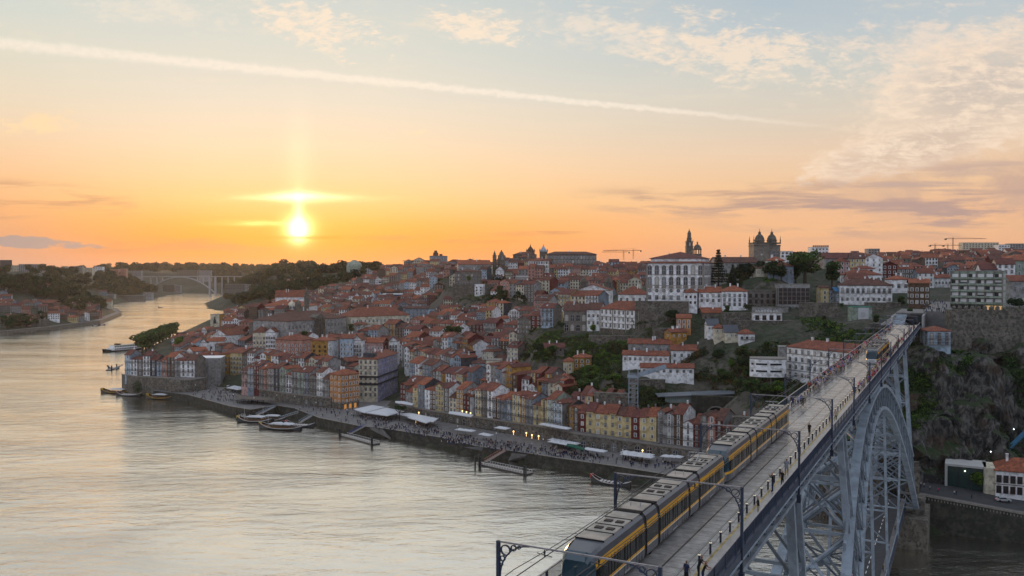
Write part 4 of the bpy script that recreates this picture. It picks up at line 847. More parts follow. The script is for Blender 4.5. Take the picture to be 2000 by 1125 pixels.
def inpoly(x, y, P):
    c = False; n = len(P)
    for i in range(n):
        x0, y0 = P[i]; x1, y1 = P[(i + 1) % n]
        if (y0 > y) != (y1 > y) and x < (x1 - x0) * (y - y0) / (y1 - y0) + x0: c = not c
    return c
rng = random.Random(77)
gen = []
MAXW=0
def block(y_from, y_to, x_lo, x_hi, ang, gap, seed, dens=.96, st_=(3, 4, 4, 5), wr=(6, 12)):
    rng = random.Random(seed); c, s_ = math.cos(ang), math.sin(ang)
    R = 1900; v = -R
    while v < R:
        dep = rng.uniform(10, 14); u = -R + rng.uniform(0, 8)
        while u < R:
            w_ = rng.uniform(*wr); x = u * c - v * s_; y = u * s_ + v * c + 700
            if y_from < y < y_to and x_lo(y) < x < x_hi(y) and rng.random() < dens:
                gen.append((x, y, w_, dep, ang + rng.uniform(-.10, .10), rng.choice(st_), rng))
            u += w_ + (rng.uniform(3, 6) if rng.random() < .12 else 0.05)
        v += dep + rng.choice(gap)
pxx = lambda px: (lambda y: (px - 1000) / F * y)
block(470, 760, pxx(430), pxx(1180), math.radians(-34), (3.5, 6, 9), 31)
block(760, 1180, pxx(430), pxx(1270), math.radians(-14), (4, 8, 13), 32, st_=(3, 3, 4, 4))
block(560, 1200, pxx(1270), pxx(1620), math.radians(-6), (5, 9, 14), 33, st_=(2, 3, 3))
block(455, 1150, pxx(1620), pxx(2420), math.radians(-12), (4, 8, 13), 34, st_=(2, 3, 3, 4))
block(1180, 1650, pxx(520), pxx(1500), math.radians(-5), (14, 20, 30), 35, .75, st_=(2, 3, 3), wr=(9, 18))
block(1150, 2400, pxx(1250), pxx(2080), math.radians(-5), (16, 24, 34), 36, .75, st_=(3, 3, 4), wr=(11, 22))
block(560, 900, pxx(330), pxx(440), math.radians(-40), (4, 9), 38, st_=(2, 3, 3))
block(1110, 1420, pxx(-60), pxx(225), math.radians(30), (8, 14), 39, .62, st_=(2, 3, 3), wr=(8, 16))
block(1420, 1750, pxx(-60), pxx(215), math.radians(15), (26, 40), 40, .22, st_=(2, 3), wr=(10, 20))
block(1700, 2300, pxx(180), pxx(330), math.radians(15), (30, 50), 41, .25, st_=(2, 3, 5), wr=(12, 26))
# the generator is evaluated after the landmark footprints are known
gx = np.array([g[0] for g in gen]); gy = np.array([g[1] for g in gen]); gh = ground(gx, gy); gs = shore_dist(gx, gy)
for (x, y, w_, dep, ang, nf, rg), z, sd_ in zip(gen, gh, gs):
    if sd_ < (34 if y < 620 else 14) or z < 4.5: continue
    px, py = pix(x, y, z)
    if not -40 < px < 2420: continue
    if taken(x, y, 7) or taken(x + w_ * math.cos(ang), y + w_ * math.sin(ang), 4): continue
    if any(inpoly(px, py, P) for P in EXCL): continue
    far = y > 1000
    pal_ = ['white', 'cream', 'grey', 'grey', 'granite', 'salmon', 'pale yellow', 'brown', 'blue-grey'] if far else None
    hspec(x, y, float(z), w_, dep, nf, ang, rg, pal_)
HOUSES = [h for h in HOUSES]
for h in HOUSES: h['px'], h['py'] = pix(h['x'] + h['w'] / 2 * math.cos(h['rz']), h['y'] + h['w'] / 2 * math.sin(h['rz']), h['z'] + h['nf'] * 3)
HOUSES.sort(key=lambda h: -(h['w'] + 4) * h['nf'] * (1.9 if h['row'] else 1.0) / h['y'] ** 2)
LM = [('the orange corner building', 665, 745), ('the tall cream and lilac corner building', 740, 735), ('the netted corner building', 405, 725), ('the exchange palace', 620, 660), ('the cream institute', 750, 650),
      ('the pink gabled house', 565, 675), ('the light blue house', 677, 680), ('the gabled white church', 430, 670), ('the iron market hall', 768, 640), ('the mural wall', 850, 620), ('the blue wrapped block', 774, 585),
      ('the white convent', 1210, 625), ('the sky blue house', 934, 725), ('the mustard twin house', 1137, 705), ('the lift tower', 1237, 760), ('the orchard barn', 1082, 680), ('the ochre block', 624, 680),
      ('the bishops palace', 1320, 550), ('the apartment block', 1910, 565), ('the pink apartment row', 1777, 520), ('the bell tower pair', 972, 505), ('the granite barracks', 910, 545),
      ('the long white balcony house', 824, 680), ('the brick red gable', 894, 735), ('the riverside trees', 305, 655), ('the tree painting', 420, 620), ('the stone hall', 1648, 510), ('the skylit roof house', 1360, 800)]
def house_label(h):
    px, py = h['px'], h['py']; best = min(LM, key=lambda l: (l[1] - px) ** 2 + 2.2 * (l[2] - py) ** 2)
    dx, dy = px - best[1], py - best[2]
    if h['row']: rel = h['row']
    elif abs(dx) > 1.2 * abs(dy): rel = ('right of ' if dx > 0 else 'left of ') + best[0]
    else: rel = ('below ' if dy > 0 else 'behind ') + best[0]
    rf = {'gx': 'tiled', 'gy': 'gabled', 'hip': 'hipped'}[h['roof']]
    wn = 'narrow ' if h['w'] < 7 else 'wide ' if h['w'] > 10.5 else ''
    return (h['wc'] + ' ' + wn + NUM[h['nf']] + '-storey', rf, rel)
def win_rows(h):
    H = h['nf'] * h['fh']; R = []
    for f in range(h['nf']):
        tall = h['bal'] and f > 0
        R.append((f * h['fh'] + 1.55, h['win'], 1.0, 2.1 if tall else 1.55, ('all' if h['bal'] and f in (1, 3) else False)))
    return R
def build_house(h, label, group):
    H = h['nf'] * h['fh']; root = empty('house', (h['x'], h['y'], h['z']), h['rz'], label, 'house', group)
    rise = (h['d'] if h['roof'] == 'gx' else h['w'] if h['roof'] == 'gy' else min(h['w'], h['d'])) * .24 + .3
    b = MB(); wall_geo(b, h['roof'], 0, h['w'], 0, h['d'], -6, H, rise); b.build('wall', [MATS['plaster ' + h['wc']], MATS['plaster ' + h['sw']]], root)
    b = MB(); roof_geo(b, h['roof'], 0, h['w'], 0, h['d'], H, rise, .35); b.build('roof', TILE[h['tile']], root)
    put_windows(root, h['w'], h['d'], H, win_rows(h), h['nc'], h['rz'], (h['x'], h['y']), 0)
    if h['attic'] > .72 and h['w'] > 5:
        x = h['w'] * .5; ww = h['w'] * .28; b = MB(); b.box(x - ww, h['d'] * .2, H, x + ww, h['d'] * .75, H + 2.6, 0); roof_geo(b, 'gx', x - ww, x + ww, h['d'] * .2, h['d'] * .75, H + 2.6, 1.0, .25, 1); b.build('dormer', [MATS['plaster ' + h['sw']], TILE[h['tile']]], root)
        for q in (-.5, .5): link('window', win_mesh('attic', .8, 1.1), root, (x + q * ww, h['d'] * .2, H + 1.6))
    elif h['attic'] > .4:
        x = h['w'] * (.2 + .6 * h['seed']); y = h['d'] * .6; b = MB(); b.box(x - .3, y - .4, H, x + .3, y + .4, H + rise + 1.1); b.build('chimney', MATS['plaster ' + ('white' if h['seed'] > .5 else 'granite')], root)
    elif h['attic'] > .25 and h['roof'] == 'gx':
        x = h['w'] * (.2 + .5 * h['seed']); c = h['d'] / 2; y0, y1 = c * .35, c * .6; zf = lambda y: H - .12 + rise * (y + .35) / (c + .35) + .1
        b = MB(); b.face([(x, y0, zf(y0)), (x + 1.0, y0, zf(y0)), (x + 1.0, y1, zf(y1)), (x, y1, zf(y1))]); b.build('skylight', M('skylight glass', (.5, .5, .5), .08, 0, spec=1.0), root)
    return root
near = [h for h in HOUSES if True][:300]; rest = HOUSES[300:]
lab = {}
for h in near: lab.setdefault(house_label(h), []).append(h)
ORD = ['leftmost', 'second from left', 'third from left', 'fourth from left', 'fifth from left', 'sixth from left', 'seventh from left', 'eighth from left', 'ninth from left', 'tenth from left', 'eleventh from left', 'twelfth from left']
for (a, rf, rel), L in lab.items():
    L.sort(key=lambda h: h['px'])
    for i, h in enumerate(L):
        t = '%s house with %s roof %s' % (a, rf, rel)
        if len(L) > 1: t += ', ' + (ORD[i] if i < len(ORD) - 1 and i < len(L) - 1 else 'rightmost')
        ww = t.split()
        if len(ww) > 16: t = t.replace(' with %s roof' % rf, '')
        build_house(h, t, 'old town houses on the hillside')
# the houses further away, too many to take singly: one object
wl = list(WALLC.keys()); b = MB(); mats_ = [MATS['plaster ' + k] for k in wl] + TILE + [FRAMEW, FRAMEG, GLASSD]; nw = len(wl); nt_ = nw + len(TILE)
for h in rest:
    b.X = Matrix.Translation((h['x'], h['y'], h['z'])) @ Matrix.Rotation(h['rz'], 4, 'Z'); H = h['nf'] * h['fh']
    rise = (h['d'] if h['roof'] == 'gx' else h['w'] if h['roof'] == 'gy' else min(h['w'], h['d'])) * .24 + .3
    wall_geo(b, h['roof'], 0, h['w'], 0, h['d'], -5, H, rise, wl.index(h['wc']), wl.index(h['sw'])); roof_geo(b, h['roof'], 0, h['w'], 0, h['d'], H, rise, .35, nw + h['tile'])
    fr = nt_ + (0 if h['win'] == 'white' else 1)
    if h['y'] < 1500:
        for f in range(h['nf']):
            z = f * h['fh'] + 1.5
            for j in range(h['nc']):
                x = h['w'] * (j + .5) / h['nc']
                b.face([(x - .65, -.05, z - .95), (x + .65, -.05, z - .95), (x + .65, -.05, z + .95), (x - .65, -.05, z + .95)], fr)
                b.face([(x - .45, -.09, z - .75), (x + .45, -.09, z - .75), (x + .45, -.09, z + .75), (x - .45, -.09, z + .75)], nt_ + 2)
    if h['seed'] > .55: x = h['w'] * h['attic']; b.box(x - .3, h['d'] * .6, H, x + .3, h['d'] * .6 + .8, H + rise + 1, wl.index('white') if h['seed'] > .8 else wl.index('granite'))
tag(b.build('distant_houses', mats_), 'dense mass of small red-roofed houses covering the slopes of the old town', 'houses', None, 'stuff')

# ------------------------------------------------------------------ ground and water
def lines(parts):
    o = []
    for a, b_, s_ in parts: o += list(np.arange(a, b_, s_))
    return np.array(o + [parts[-1][1]])
xs = lines([(-7000, -1100, 120), (-1100, 620, 9), (620, 7000, 120)]); ys = lines([(-300, 90, 16), (90, 1700, 9), (1700, 9000, 70)])
GX, GY = np.meshgrid(xs, ys); GZ = ground(GX, GY)
GZ = GZ + np.where((GZ > 8), (np.sin(GX * .071 + GY * .053) + np.sin(GX * .13 - GY * .11)) * .35, 0)
GZ = np.where((GX > 98) & (GX < 256) & (GY > 288) & (GY < 346), GZ - 6, GZ)
nx_, ny_ = len(xs), len(ys); me = bpy.data.meshes.new('terrain')
V3 = np.stack([GX, GY, GZ], -1).reshape(-1, 3); me.vertices.add(len(V3)); me.vertices.foreach_set('co', V3.ravel())
ii = (np.arange(ny_ - 1)[:, None] * nx_ + np.arange(nx_ - 1)[None, :]).ravel(); Q = np.stack([ii, ii + 1, ii + 1 + nx_, ii + nx_], 1)
me.loops.add(Q.size); me.loops.foreach_set('vertex_index', Q.ravel()); me.polygons.add(len(Q)); me.polygons.foreach_set('loop_start', np.arange(len(Q)) * 4); me.polygons.foreach_set('loop_total', np.full(len(Q), 4)); me.update(calc_edges=True); me.shade_smooth()
mt = bpy.data.materials.new('hillside ground'); mt.use_nodes = True; n = NT(mt.node_tree); bs = n.n('ShaderNodeBsdfPrincipled'); out = n.n('ShaderNodeOutputMaterial'); n.t.links.new(bs.outputs[0], out.inputs[0])
geo = n.n('ShaderNodeNewGeometry'); f1 = n.noise(geo.outputs['Position'], .035, 6, .65); f2 = n.noise(geo.outputs['Position'], .35, 5, .65)
c1 = n.mix(n.ss(f1, .42, .56), (.028, .042, .018, 1), (.065, .06, .048, 1)); c1 = n.mix(n.ss(f2, .4, .65), c1, (.018, .026, .012, 1)); sN_ = n.n('ShaderNodeSeparateXYZ'); n.t.links.new(geo.outputs['Normal'], sN_.inputs[0]); c1 = n.mix(n.ss(n.m('ADD', sN_.outputs[2], n.m('MULTIPLY', n.m('SUBTRACT', f2, .5), .35)), .86, .74), c1, (.10, .09, .075, 1)); n.put(bs.inputs['Base Color'], c1); bs.inputs['Roughness'].default_value = .95
bp = n.n('ShaderNodeBump'); bp.inputs['Strength'].default_value = .8; bp.inputs['Distance'].default_value = 1.2; n.put(bp.inputs['Height'], f2); n.t.links.new(bp.outputs[0], bs.inputs['Normal'])
me.materials.append(mt); tag(link('terrain', me), kind='structure')

wa = bpy.data.materials.new('river water'); wa.use_nodes = True; n = NT(wa.node_tree); bs = n.n('ShaderNodeBsdfPrincipled'); out = n.n('ShaderNodeOutputMaterial'); n.t.links.new(bs.outputs[0], out.inputs[0])
geo = n.n('ShaderNodeNewGeometry'); pos = geo.outputs['Position']
def mp(sx, sy, a): o = n.n('ShaderNodeMapping'); n.put(o.inputs[0], pos); o.inputs['Scale'].default_value = (sx, sy, 1); o.inputs['Rotation'].default_value = (0, 0, a); return o.outputs[0]
h1 = n.m('MULTIPLY', n.noise(mp(.10, .22, .25), 1.0, 5, .6, .6), n.ss(n.noise(mp(.008, .02, -.3), 1.0, 4, .6, .8), .35, .65, .55, 1.5)); h2 = n.noise(mp(.5, 1.0, -.2), 1.0, 4, .6, .4); h3 = n.noise(mp(.010, .022, .5), 1.0, 4, .55, .8)
hh = n.m('ADD', n.m('ADD', n.m('MULTIPLY', h1, 1.5), n.m('MULTIPLY', h2, .34)), n.m('MULTIPLY', h3, 2.2))
bp = n.n('ShaderNodeBump'); bp.inputs['Strength'].default_value = .26; bp.inputs['Distance'].default_value = 1.0; n.put(bp.inputs['Height'], hh); n.t.links.new(bp.outputs[0], bs.inputs['Normal'])
slick = n.noise(mp(.006, .016, .3), 1.0, 5, .6, 1.0)
bs.inputs['Base Color'].default_value = (.030, .034, .030, 1); n.put(bs.inputs['Roughness'], n.ss(slick, .35, .65, .07, .20)); bs.inputs['IOR'].default_value = 1.33
bs.inputs['Specular IOR Level'].default_value = .5
gl = n.n('ShaderNodeBsdfGlossy'); gl.inputs['Color'].default_value = (.97, .94, .87, 1); n.put(gl.inputs['Roughness'], n.ss(slick, .35, .65, .06, .18)); n.t.links.new(bp.outputs[0], gl.inputs['Normal'])
ms_w = n.n('ShaderNodeMixShader'); n.put(ms_w.inputs[0], n.ss(n.noise(mp(.004, .012, .2), 1.0, 6, .65, 1.5), .36, .64, .62, .86)); n.t.links.new(bs.outputs[0], ms_w.inputs[1]); n.t.links.new(gl.outputs[0], ms_w.inputs[2]); n.t.links.new(ms_w.outputs[0], out.inputs[0])
b = MB(); b.face([(-9000, -300, 0), (9000, -300, 0), (9000, 9000, 0), (-9000, 9000, 0)]); tag(b.build('river_water', wa), kind='structure')

# ------------------------------------------------------------------ foliage
def leaf_blob(b, cx, cy, cz, rx, ry, rz_, n_, size, rng, m=0, hollow=.55):
    for _ in range(n_):
        u = rng.uniform(-1, 1); a = rng.uniform(0, 2 * math.pi); s_ = math.sqrt(1 - u * u); r = rng.uniform(hollow, 1.0) ** .6
        p = Vector((cx + rx * r * s_ * math.cos(a), cy + ry * r * s_ * math.sin(a), cz + rz_ * r * u))
        t1 = Vector((rng.gauss(0, 1), rng.gauss(0, 1), rng.gauss(0, .7))).normalized(); t2 = t1.cross(Vector((rng.gauss(0, 1), rng.gauss(0, 1), rng.gauss(0, 1)))).normalized(); z = size * rng.uniform(.6, 1.3)
        b.face([tuple(p - t1 * z), tuple(p + t2 * z * .6), tuple(p + t1 * z), tuple(p - t2 * z * .6)], m)
def tree_proto(kind, seed):
    rng = random.Random(seed); t = MB(); c = MB()
    if kind == 'round':
        t.cyl(0, 0, -.8, 3.6, .42, .26, 7)
        for j in range(5): a = j * 1.26 + rng.random(); t.bar((0, 0, 2.6), (2.2 * math.cos(a), 2.2 * math.sin(a), 6), .22)
        for j in range(11): a = rng.uniform(0, 6.3); r = rng.uniform(0, 2.6); leaf_blob(c, r * math.cos(a), r * math.sin(a), rng.uniform(4.2, 8.2), rng.uniform(1.5, 2.4), rng.uniform(1.5, 2.4), rng.uniform(1.2, 1.9), 170, .42, rng, rng.choice([0, 0, 1]))
    elif kind == 'broad':
        t.cyl(0, 0, -1, 4, .6, .35, 7)
        for j in range(6): a = j * 1.05; t.bar((0, 0, 3), (3.6 * math.cos(a), 3.6 * math.sin(a), 6.2), .28)
        for j in range(16): a = rng.uniform(0, 6.3); r = rng.uniform(1, 4.6); leaf_blob(c, r * math.cos(a), r * math.sin(a), rng.uniform(4.4, 8.4) - r * .2, rng.uniform(1.7, 2.8), rng.uniform(1.7, 2.8), rng.uniform(1.1, 1.8), 150, .45, rng, rng.choice([0, 1]))
    elif kind == 'conifer':
        t.cyl(0, 0, -1, 14, .4, .06, 6)
        for j in range(13):
            z = 2.2 + j * .98; r = 3.3 * (1 - j / 13.5)
            for q in range(6): a = q * 1.05 + j * .5; leaf_blob(c, r * .6 * math.cos(a), r * .6 * math.sin(a), z - .2, r * .5 + .2, r * .5 + .2, .35, 26, .36, rng, 0)
    elif kind == 'pine':
        t.cyl(0, 0, -1, 8.6, .4, .2, 6)
        for j in range(6): a = j * 1.05; t.bar((0, 0, 7), (3 * math.cos(a), 3 * math.sin(a), 9.4), .18)
        for j in range(11): a = rng.uniform(0, 6.3); r = rng.uniform(0, 3.8); leaf_blob(c, r * math.cos(a), r * math.sin(a), 10 + rng.uniform(-.5, .8), 1.9, 1.9, .7, 110, .42, rng, 0)
    elif kind == 'palm':
        for j in range(6): t.cyl(.05 * j, 0, j * 1.2 - .5, j * 1.2 + .8, .26 - .015 * j, None, 7)
        for j in range(18):
            a = j * 2.4; el_ = rng.uniform(-.3, .9); P = [Vector((.3, 0, 6.8))]
            for q in range(1, 6): P.append(P[-1] + Vector((math.cos(a) * .55, math.sin(a) * .55, (el_ - q * .28) * .55)))
            sd2 = Vector((-math.sin(a), math.cos(a), 0)) * .26
            for q in range(5): c.face([tuple(P[q] - sd2), tuple(P[q + 1] - sd2 * .8), tuple(P[q + 1]), tuple(P[q])], 0); c.face([tuple(P[q]), tuple(P[q + 1]), tuple(P[q + 1] + sd2 * .8), tuple(P[q] + sd2)], 0)
    elif kind == 'bush':
        t.cyl(0, 0, -.6, .8, .12, .08, 5)
        for j in range(6): a = rng.uniform(0, 6.3); r = rng.uniform(0, 1.2); leaf_blob(c, r * math.cos(a), r * math.sin(a), rng.uniform(.5, 1.6), 1.0, 1.0, .8, 90, .26, rng, rng.choice([0, 1]))
    elif kind == 'far':
        t.cyl(0, 0, -2, 4, .5, .3, 5)
        for j in range(7): a = rng.uniform(0, 6.3); r = rng.uniform(0, 3); leaf_blob(c, r * math.cos(a), r * math.sin(a), rng.uniform(3.5, 8), rng.uniform(2, 3), rng.uniform(2, 3), rng.uniform(1.4, 2.2), 46, 1.0, rng, rng.choice([0, 1]))
    return t, c
MIX = {'round': [(0, 1), (2, 0), (1, 3)], 'broad': [(0, 1), (1, 1), (2, 0)], 'conifer': [(4, 4)], 'pine': [(1, 3)], 'palm': [(3, 3), (0, 0)], 'bush': [(0, 2), (1, 0), (3, 5)], 'far': [(1, 1), (1, 3), (3, 4)]}
PRO = {}
def pro(kind, var):
    if (kind, var) not in PRO:
        t, c = tree_proto(kind, 100 + var * 7 + len(kind)); mm = MIX[kind][var % len(MIX[kind])]
        PRO[(kind, var)] = (t.mesh('trunk', BARK), c.mesh('crown', [LEAF[mm[0]], LEAF[mm[1]]]))
    return PRO[(kind, var)]
def tree(x, y, z, kind, sc_, label, group=None, var=None, name=None, sx=1.0, rng=random.Random(5)):
    var = rng.randrange(len(MIX[kind])) if var is None else var; t, c = pro(kind, var)
    r = empty(name or {'palm': 'palm_tree', 'conifer': 'conifer_tree', 'pine': 'umbrella_pine', 'bush': 'bush'}.get(kind, 'broadleaf_tree'), (x, y, z), rng.uniform(0, 6.28), label, 'bush' if kind == 'bush' else 'tree', group)
    r.scale = (sc_ * sx, sc_ * sx, sc_); link('trunk', t, r); link('crown', c, r); return r
def treep(px, py, D, kind, hpx, label, group=None, var=None, sx=1.0):       # tree standing at that pixel and distance, so tall in photo pixels
    base = {'round': 9.8, 'broad': 9.6, 'conifer': 14.5, 'pine': 11, 'palm': 9, 'bush': 2.4, 'far': 10}[kind]; p = at(px, py, D)
    return tree(p.x, p.y, p.z, kind, hpx * D / F / base, label, group, var, sx=sx)
# single trees of the picture
for a in ((1403, 560, 500, 'conifer', 74, 'tall ragged dark conifer rising in front of the palace end'), (1431, 566, 498, 'conifer', 50, 'smaller pointed conifer right of the tall ragged one'),
          (1572, 552, 500, 'broad', 66, 'very large dark spreading tree right of the cathedral towers'), (1625, 562, 490, 'round', 52, 'round dense dark green tree beside the white villa'),
          (1215 - 118, 652, 492, 'pine', 20, 'flat topped pale green tree on the garden terrace by the loggia'), (1158, 652, 495, 'round', 20, 'bright round tree in front of the convent wing'),
          (1240, 659, 492, 'round', 15, 'trimmed low tree below the white convent'), (1268, 662, 488, 'broad', 30, 'dark broad tree at the right corner of the convent'), (1310, 628, 470, 'broad', 26, 'dark tree between convent and orange house'),
          (780, 828, 455, 'pine', 34, 'flat crowned green tree among the white quay awnings'), (700, 650, 690, 'palm', 22, 'left palm in front of the cream institute'), (712, 650, 690, 'palm', 20, 'right palm in front of the cream institute'),
          (686, 652, 680, 'round', 20, 'dark tree left of the two palms'), (594, 668, 640, 'round', 22, 'dark tree in front of the exchange palace left part'), (878, 655, 620, 'broad', 20, 'green tree clump near the mural wall, left tree'), (895, 655, 622, 'broad', 19, 'green tree clump near the mural wall, right tree'),
          (905, 545, 820, 'round', 0.1, None), (916, 552, 800, 'round', 14, 'tree before the granite barracks'), (1150, 778, 425, 'broad', 42, 'big bright green tree above the yellow terrace'), (1118, 790, 420, 'round', 40, 'dense green tree left of the big bright one'),
          (1170, 770, 430, 'palm', 34, 'palm with hanging fronds beside the big bright green tree'), (1200, 706, 462, 'round', 44, 'tall dark tree left of the slope houses'), (1183, 712, 458, 'round', 26, 'light green tree beside the garden steps'), (1190, 716, 452, 'bush', 10, 'yellow-green shrub on the garden steps'),
          (1496, 690, 405, 'round', 24, 'dark tree above the curved clinic'), (1478, 560, 515, 'round', 24, 'dark purple tree in the palace garden'), (1500, 566, 500, 'broad', 26, 'wide dark tree in the palace garden right of the purple one'),
          (1455, 560, 510, 'round', 26, 'dark tree in the middle of the palace garden'), (1440, 566, 505, 'broad', 22, 'low dark tree under the smaller conifer'), (1390, 590, 478, 'round', 14, 'small round tree in front of the lower terrace house'), (1376, 590, 478, 'round', 12, 'second small round tree in front of the lower terrace house'),
          (1420, 616, 466, 'round', 20, 'green tree in front of the taller white terrace house'), (1458, 608, 466, 'round', 16, 'dark round bush tree beside the graffiti wall'), (1984, 605, 372, 'broad', 26, 'dark green tree behind the crenellated wall'),
          (1760, 604, 455, 'round', 26, 'dark bare-looking tree left of the tunnel street'), (348, 682, 720, 'round', 26, 'single dark tree right of the riverside tree row'), (1845, 494, 1100, 'far', 10, 'dark tree clump under the right cranes')):
    if a[5]: treep(*a[:5], a[5])
for i in range(10):     # the riverside row
    t = i / 9; treep(278 + 60 * t, 690 - 34 * t, 800 + 230 * t, 'broad', 40 - 12 * t, 'tall leafy plane tree in the clipped riverside row by the moored cruiser', 'riverside row of plane trees', var=0)
# green slope between the convent and the riverfront
rng = random.Random(15)
GREEN = [(960, 706), (1040, 650), (1120, 655), (1225, 662), (1220, 700), (1210, 760), (1240, 790), (1190, 800), (1130, 790), (1100, 700), (1010, 710)]
SLOPE2 = [(1395, 690), (1460, 680), (1530, 745), (1540, 790), (1440, 770), (1400, 740)]
SLOPE3 = [(1560, 610), (1650, 640), (1790, 615), (1760, 660), (1700, 690), (1560, 665)]
def scatter(poly, n_, kinds, hp, label, group, D0, D1):
    x0, x1 = min(p[0] for p in poly), max(p[0] for p in poly); y0, y1 = min(p[1] for p in poly), max(p[1] for p in poly); k = 0
    c = []
    for _ in range(n_ * 12):
        X_ = rng.uniform(x0, x1); D = rng.uniform(D0, D1); c.append(((X_ - 1000) / F * D, D))
    A = np.array(c); Zs_ = ground(A[:, 0], A[:, 1])
    for (x, y), z in zip(c, Zs_):
        px, py = pix(x, y, z)
        if k < n_ and inpoly(px, py, poly) and not taken(x, y, 1.5): tree(x, y, float(z), rng.choice(kinds), rng.uniform(*hp), label, group, rng=rng); k += 1
scatter(GREEN, 85, ['round', 'bush', 'bush', 'broad'], (.35, .75), 'leafy green tree or shrub in the overgrown orchard slope below the convent', 'trees of the orchard slope', 410, 520)
scatter(SLOPE2, 34, ['round', 'bush', 'broad'], (.35, .7), 'dark shrub on the rocky slope beside the curved clinic', 'shrubs beside the curved clinic', 360, 450)
scatter(SLOPE3, 46, ['round', 'bush', 'bush'], (.3, .6), 'dark shrub on the green slope below the banner building', 'shrubs below the banner building', 360, 470)
# wooded hills far away: individual crowns for the nearest, the rest as one mass
WOODS = [([(455, 528), (560, 520), (690, 518), (760, 520), (700, 552), (640, 566), (540, 592), (480, 600), (440, 596)], 1250, 1900, 330, (1.5, 2.3)),
         ([(-40, 535), (60, 532), (180, 528), (270, 540), (312, 566), (300, 578), (190, 570), (120, 590), (30, 575), (-40, 570)], 1350, 2900, 420, (1.7, 2.9)),
         ([(150, 585), (200, 578), (215, 596), (170, 602)], 1350, 1500, 30, (1, 1.6)), ([(0, 628), (85, 622), (85, 640), (0, 645)], 1110, 1240, 26, (1, 1.7)),
         ([(330, 530), (480, 526), (520, 532), (440, 560), (430, 552)], 2600, 4200, 160, (2.2, 3.4)), ([(1150, 540), (1260, 520), (1260, 560), (1170, 566)], 650, 780, 26, (.8, 1.3)),
         ([(940, 556), (1040, 556), (1040, 596), (960, 600)], 720, 850, 40, (.7, 1.2)), ([(1400, 528), (1560, 528), (1560, 560), (1400, 570)], 485, 540, 20, (.7, 1.1)), ([(200, 524), (720, 524), (720, 533), (440, 536), (200, 534)], 3000, 7500, 520, (2.2, 5.0)), ([(190, 538), (305, 536), (312, 572), (240, 584), (190, 572)], 1700, 2900, 260, (1.6, 2.6)), ([(425, 528), (600, 526), (560, 545), (450, 572), (425, 560)], 1800, 3300, 320, (1.8, 3.0)), ([(100, 560), (200, 560), (215, 605), (150, 612), (100, 600)], 1350, 1700, 120, (1.2, 2.0))]
mass = MB(); nind = 0; farb = {k: tree_proto('far', 50 + k)[1] for k in range(3)}
for wi, (poly, D0, D1, n_, sc_) in enumerate(WOODS):
    x0, x1 = min(p[0] for p in poly), max(p[0] for p in poly); c = []
    for _ in range(n_ * 8): X_ = rng.uniform(x0, x1); D = D0 + (D1 - D0) * rng.random() ** 1.3; c.append(((X_ - 1000) / F * D, D))
    A = np.array(c); Zs_ = ground(A[:, 0], A[:, 1]); sdv = shore_dist(A[:, 0], A[:, 1]); k = 0; cand = []
    for (x, y), z, s_ in zip(c, Zs_, sdv):
        px, py = pix(x, y, z)
        if s_ > 8 and inpoly(px, py, poly): cand.append((y, x, float(z)))
        if len(cand) >= n_: break
    cand.sort()
    for y, x, z in cand:
        if wi < 8 and wi != 4 and nind < 170 and (k < 34):
            tree(x, y, z, 'far', rng.uniform(*sc_), ['dark tree on the sunlit wooded ridge below the sun', 'dark tree on the wooded hill beyond the left bank', 'bushy tree above the left bank road', 'tree behind the left bank warehouses', '', 'tree on the slope left of the palace', 'tree on the slope under the white tower house', 'tree of the palace garden'][wi],
                 ['trees of the sunlit ridge', 'trees of the left bank hill', 'trees above the left bank road', 'trees behind the left bank warehouses', '', 'trees left of the palace', 'trees under the white tower house', 'trees of the palace garden'][wi], rng=rng); nind += 1; k += 1
        else:
            s_ = rng.uniform(*sc_); mass.X = Matrix.Translation((x, y, z)) @ Matrix.Rotation(rng.uniform(0, 6.3), 4, 'Z') @ Matrix.Scale(s_, 4)
            src = farb[rng.randrange(3)]; kk = mass.pts(src.v); mass.f.extend(tuple(kk + a for a in f) for f in src.f); mm = rng.choice([0, 1, 2]); mass.i.extend([mm] * len(src.f))
tag(mass.build('far_woods', [LEAF[1], LEAF[3], LEAF[4]]), 'far-off woods clothing the ridges on both sides of the river', 'woods', None, 'stuff')

# ------------------------------------------------------------------ the two-level arch bridge (local frame: x across, y along, z up)
BA = -math.radians(27.47); BO = (-17.74, 9.23, 0)
BR = empty('arch_bridge', BO, BA, 'two-level blue-grey iron arch bridge carrying trams over the river', 'bridge')
def bw(v, t, z): return Matrix.Rotation(BA, 4, 'Z') @ Vector((v, t, z)) + Vector(BO)
DZ = 62.0; T0, T1 = 14.0, 372.0
b = MB(); b.box(-5.0, T0, DZ - .55, 5.0, T1, DZ - .10); b.build('deck_slab', BLUEDK, BR)
FOOTM = M('pale footway plates', (.27, .25, .235), .33, .2, .6, .1, 4, spec=1.0)
b = MB(); b.box(3.2, T0, DZ - .1, 4.75, T1, DZ + .12); b.build('footway', FOOTM, BR)
b = MB(); b.box(-4.75, T0, DZ - .1, -3.7, T1, DZ + .12); b.build('footway', FOOTM, BR)
b = MB(); b.box(3.36, T0, DZ + .12, 3.56, T1, DZ + .124); b.build('tactile_strip', M('worn yellow paint', (.38, .28, .10), .6, .5, 1.5), BR)
DECKM = M('deck paving plates', (.27, .26, .25), .25, .30, .8, .12, 4, spec=1.0, island=.3, var2=((.20, .195, .19), .45))
strips = [(-3.69, -2.80), (-2.64, -1.36), (-1.20, .66), (.82, 2.10), (2.26, 3.19)]
pm = {}
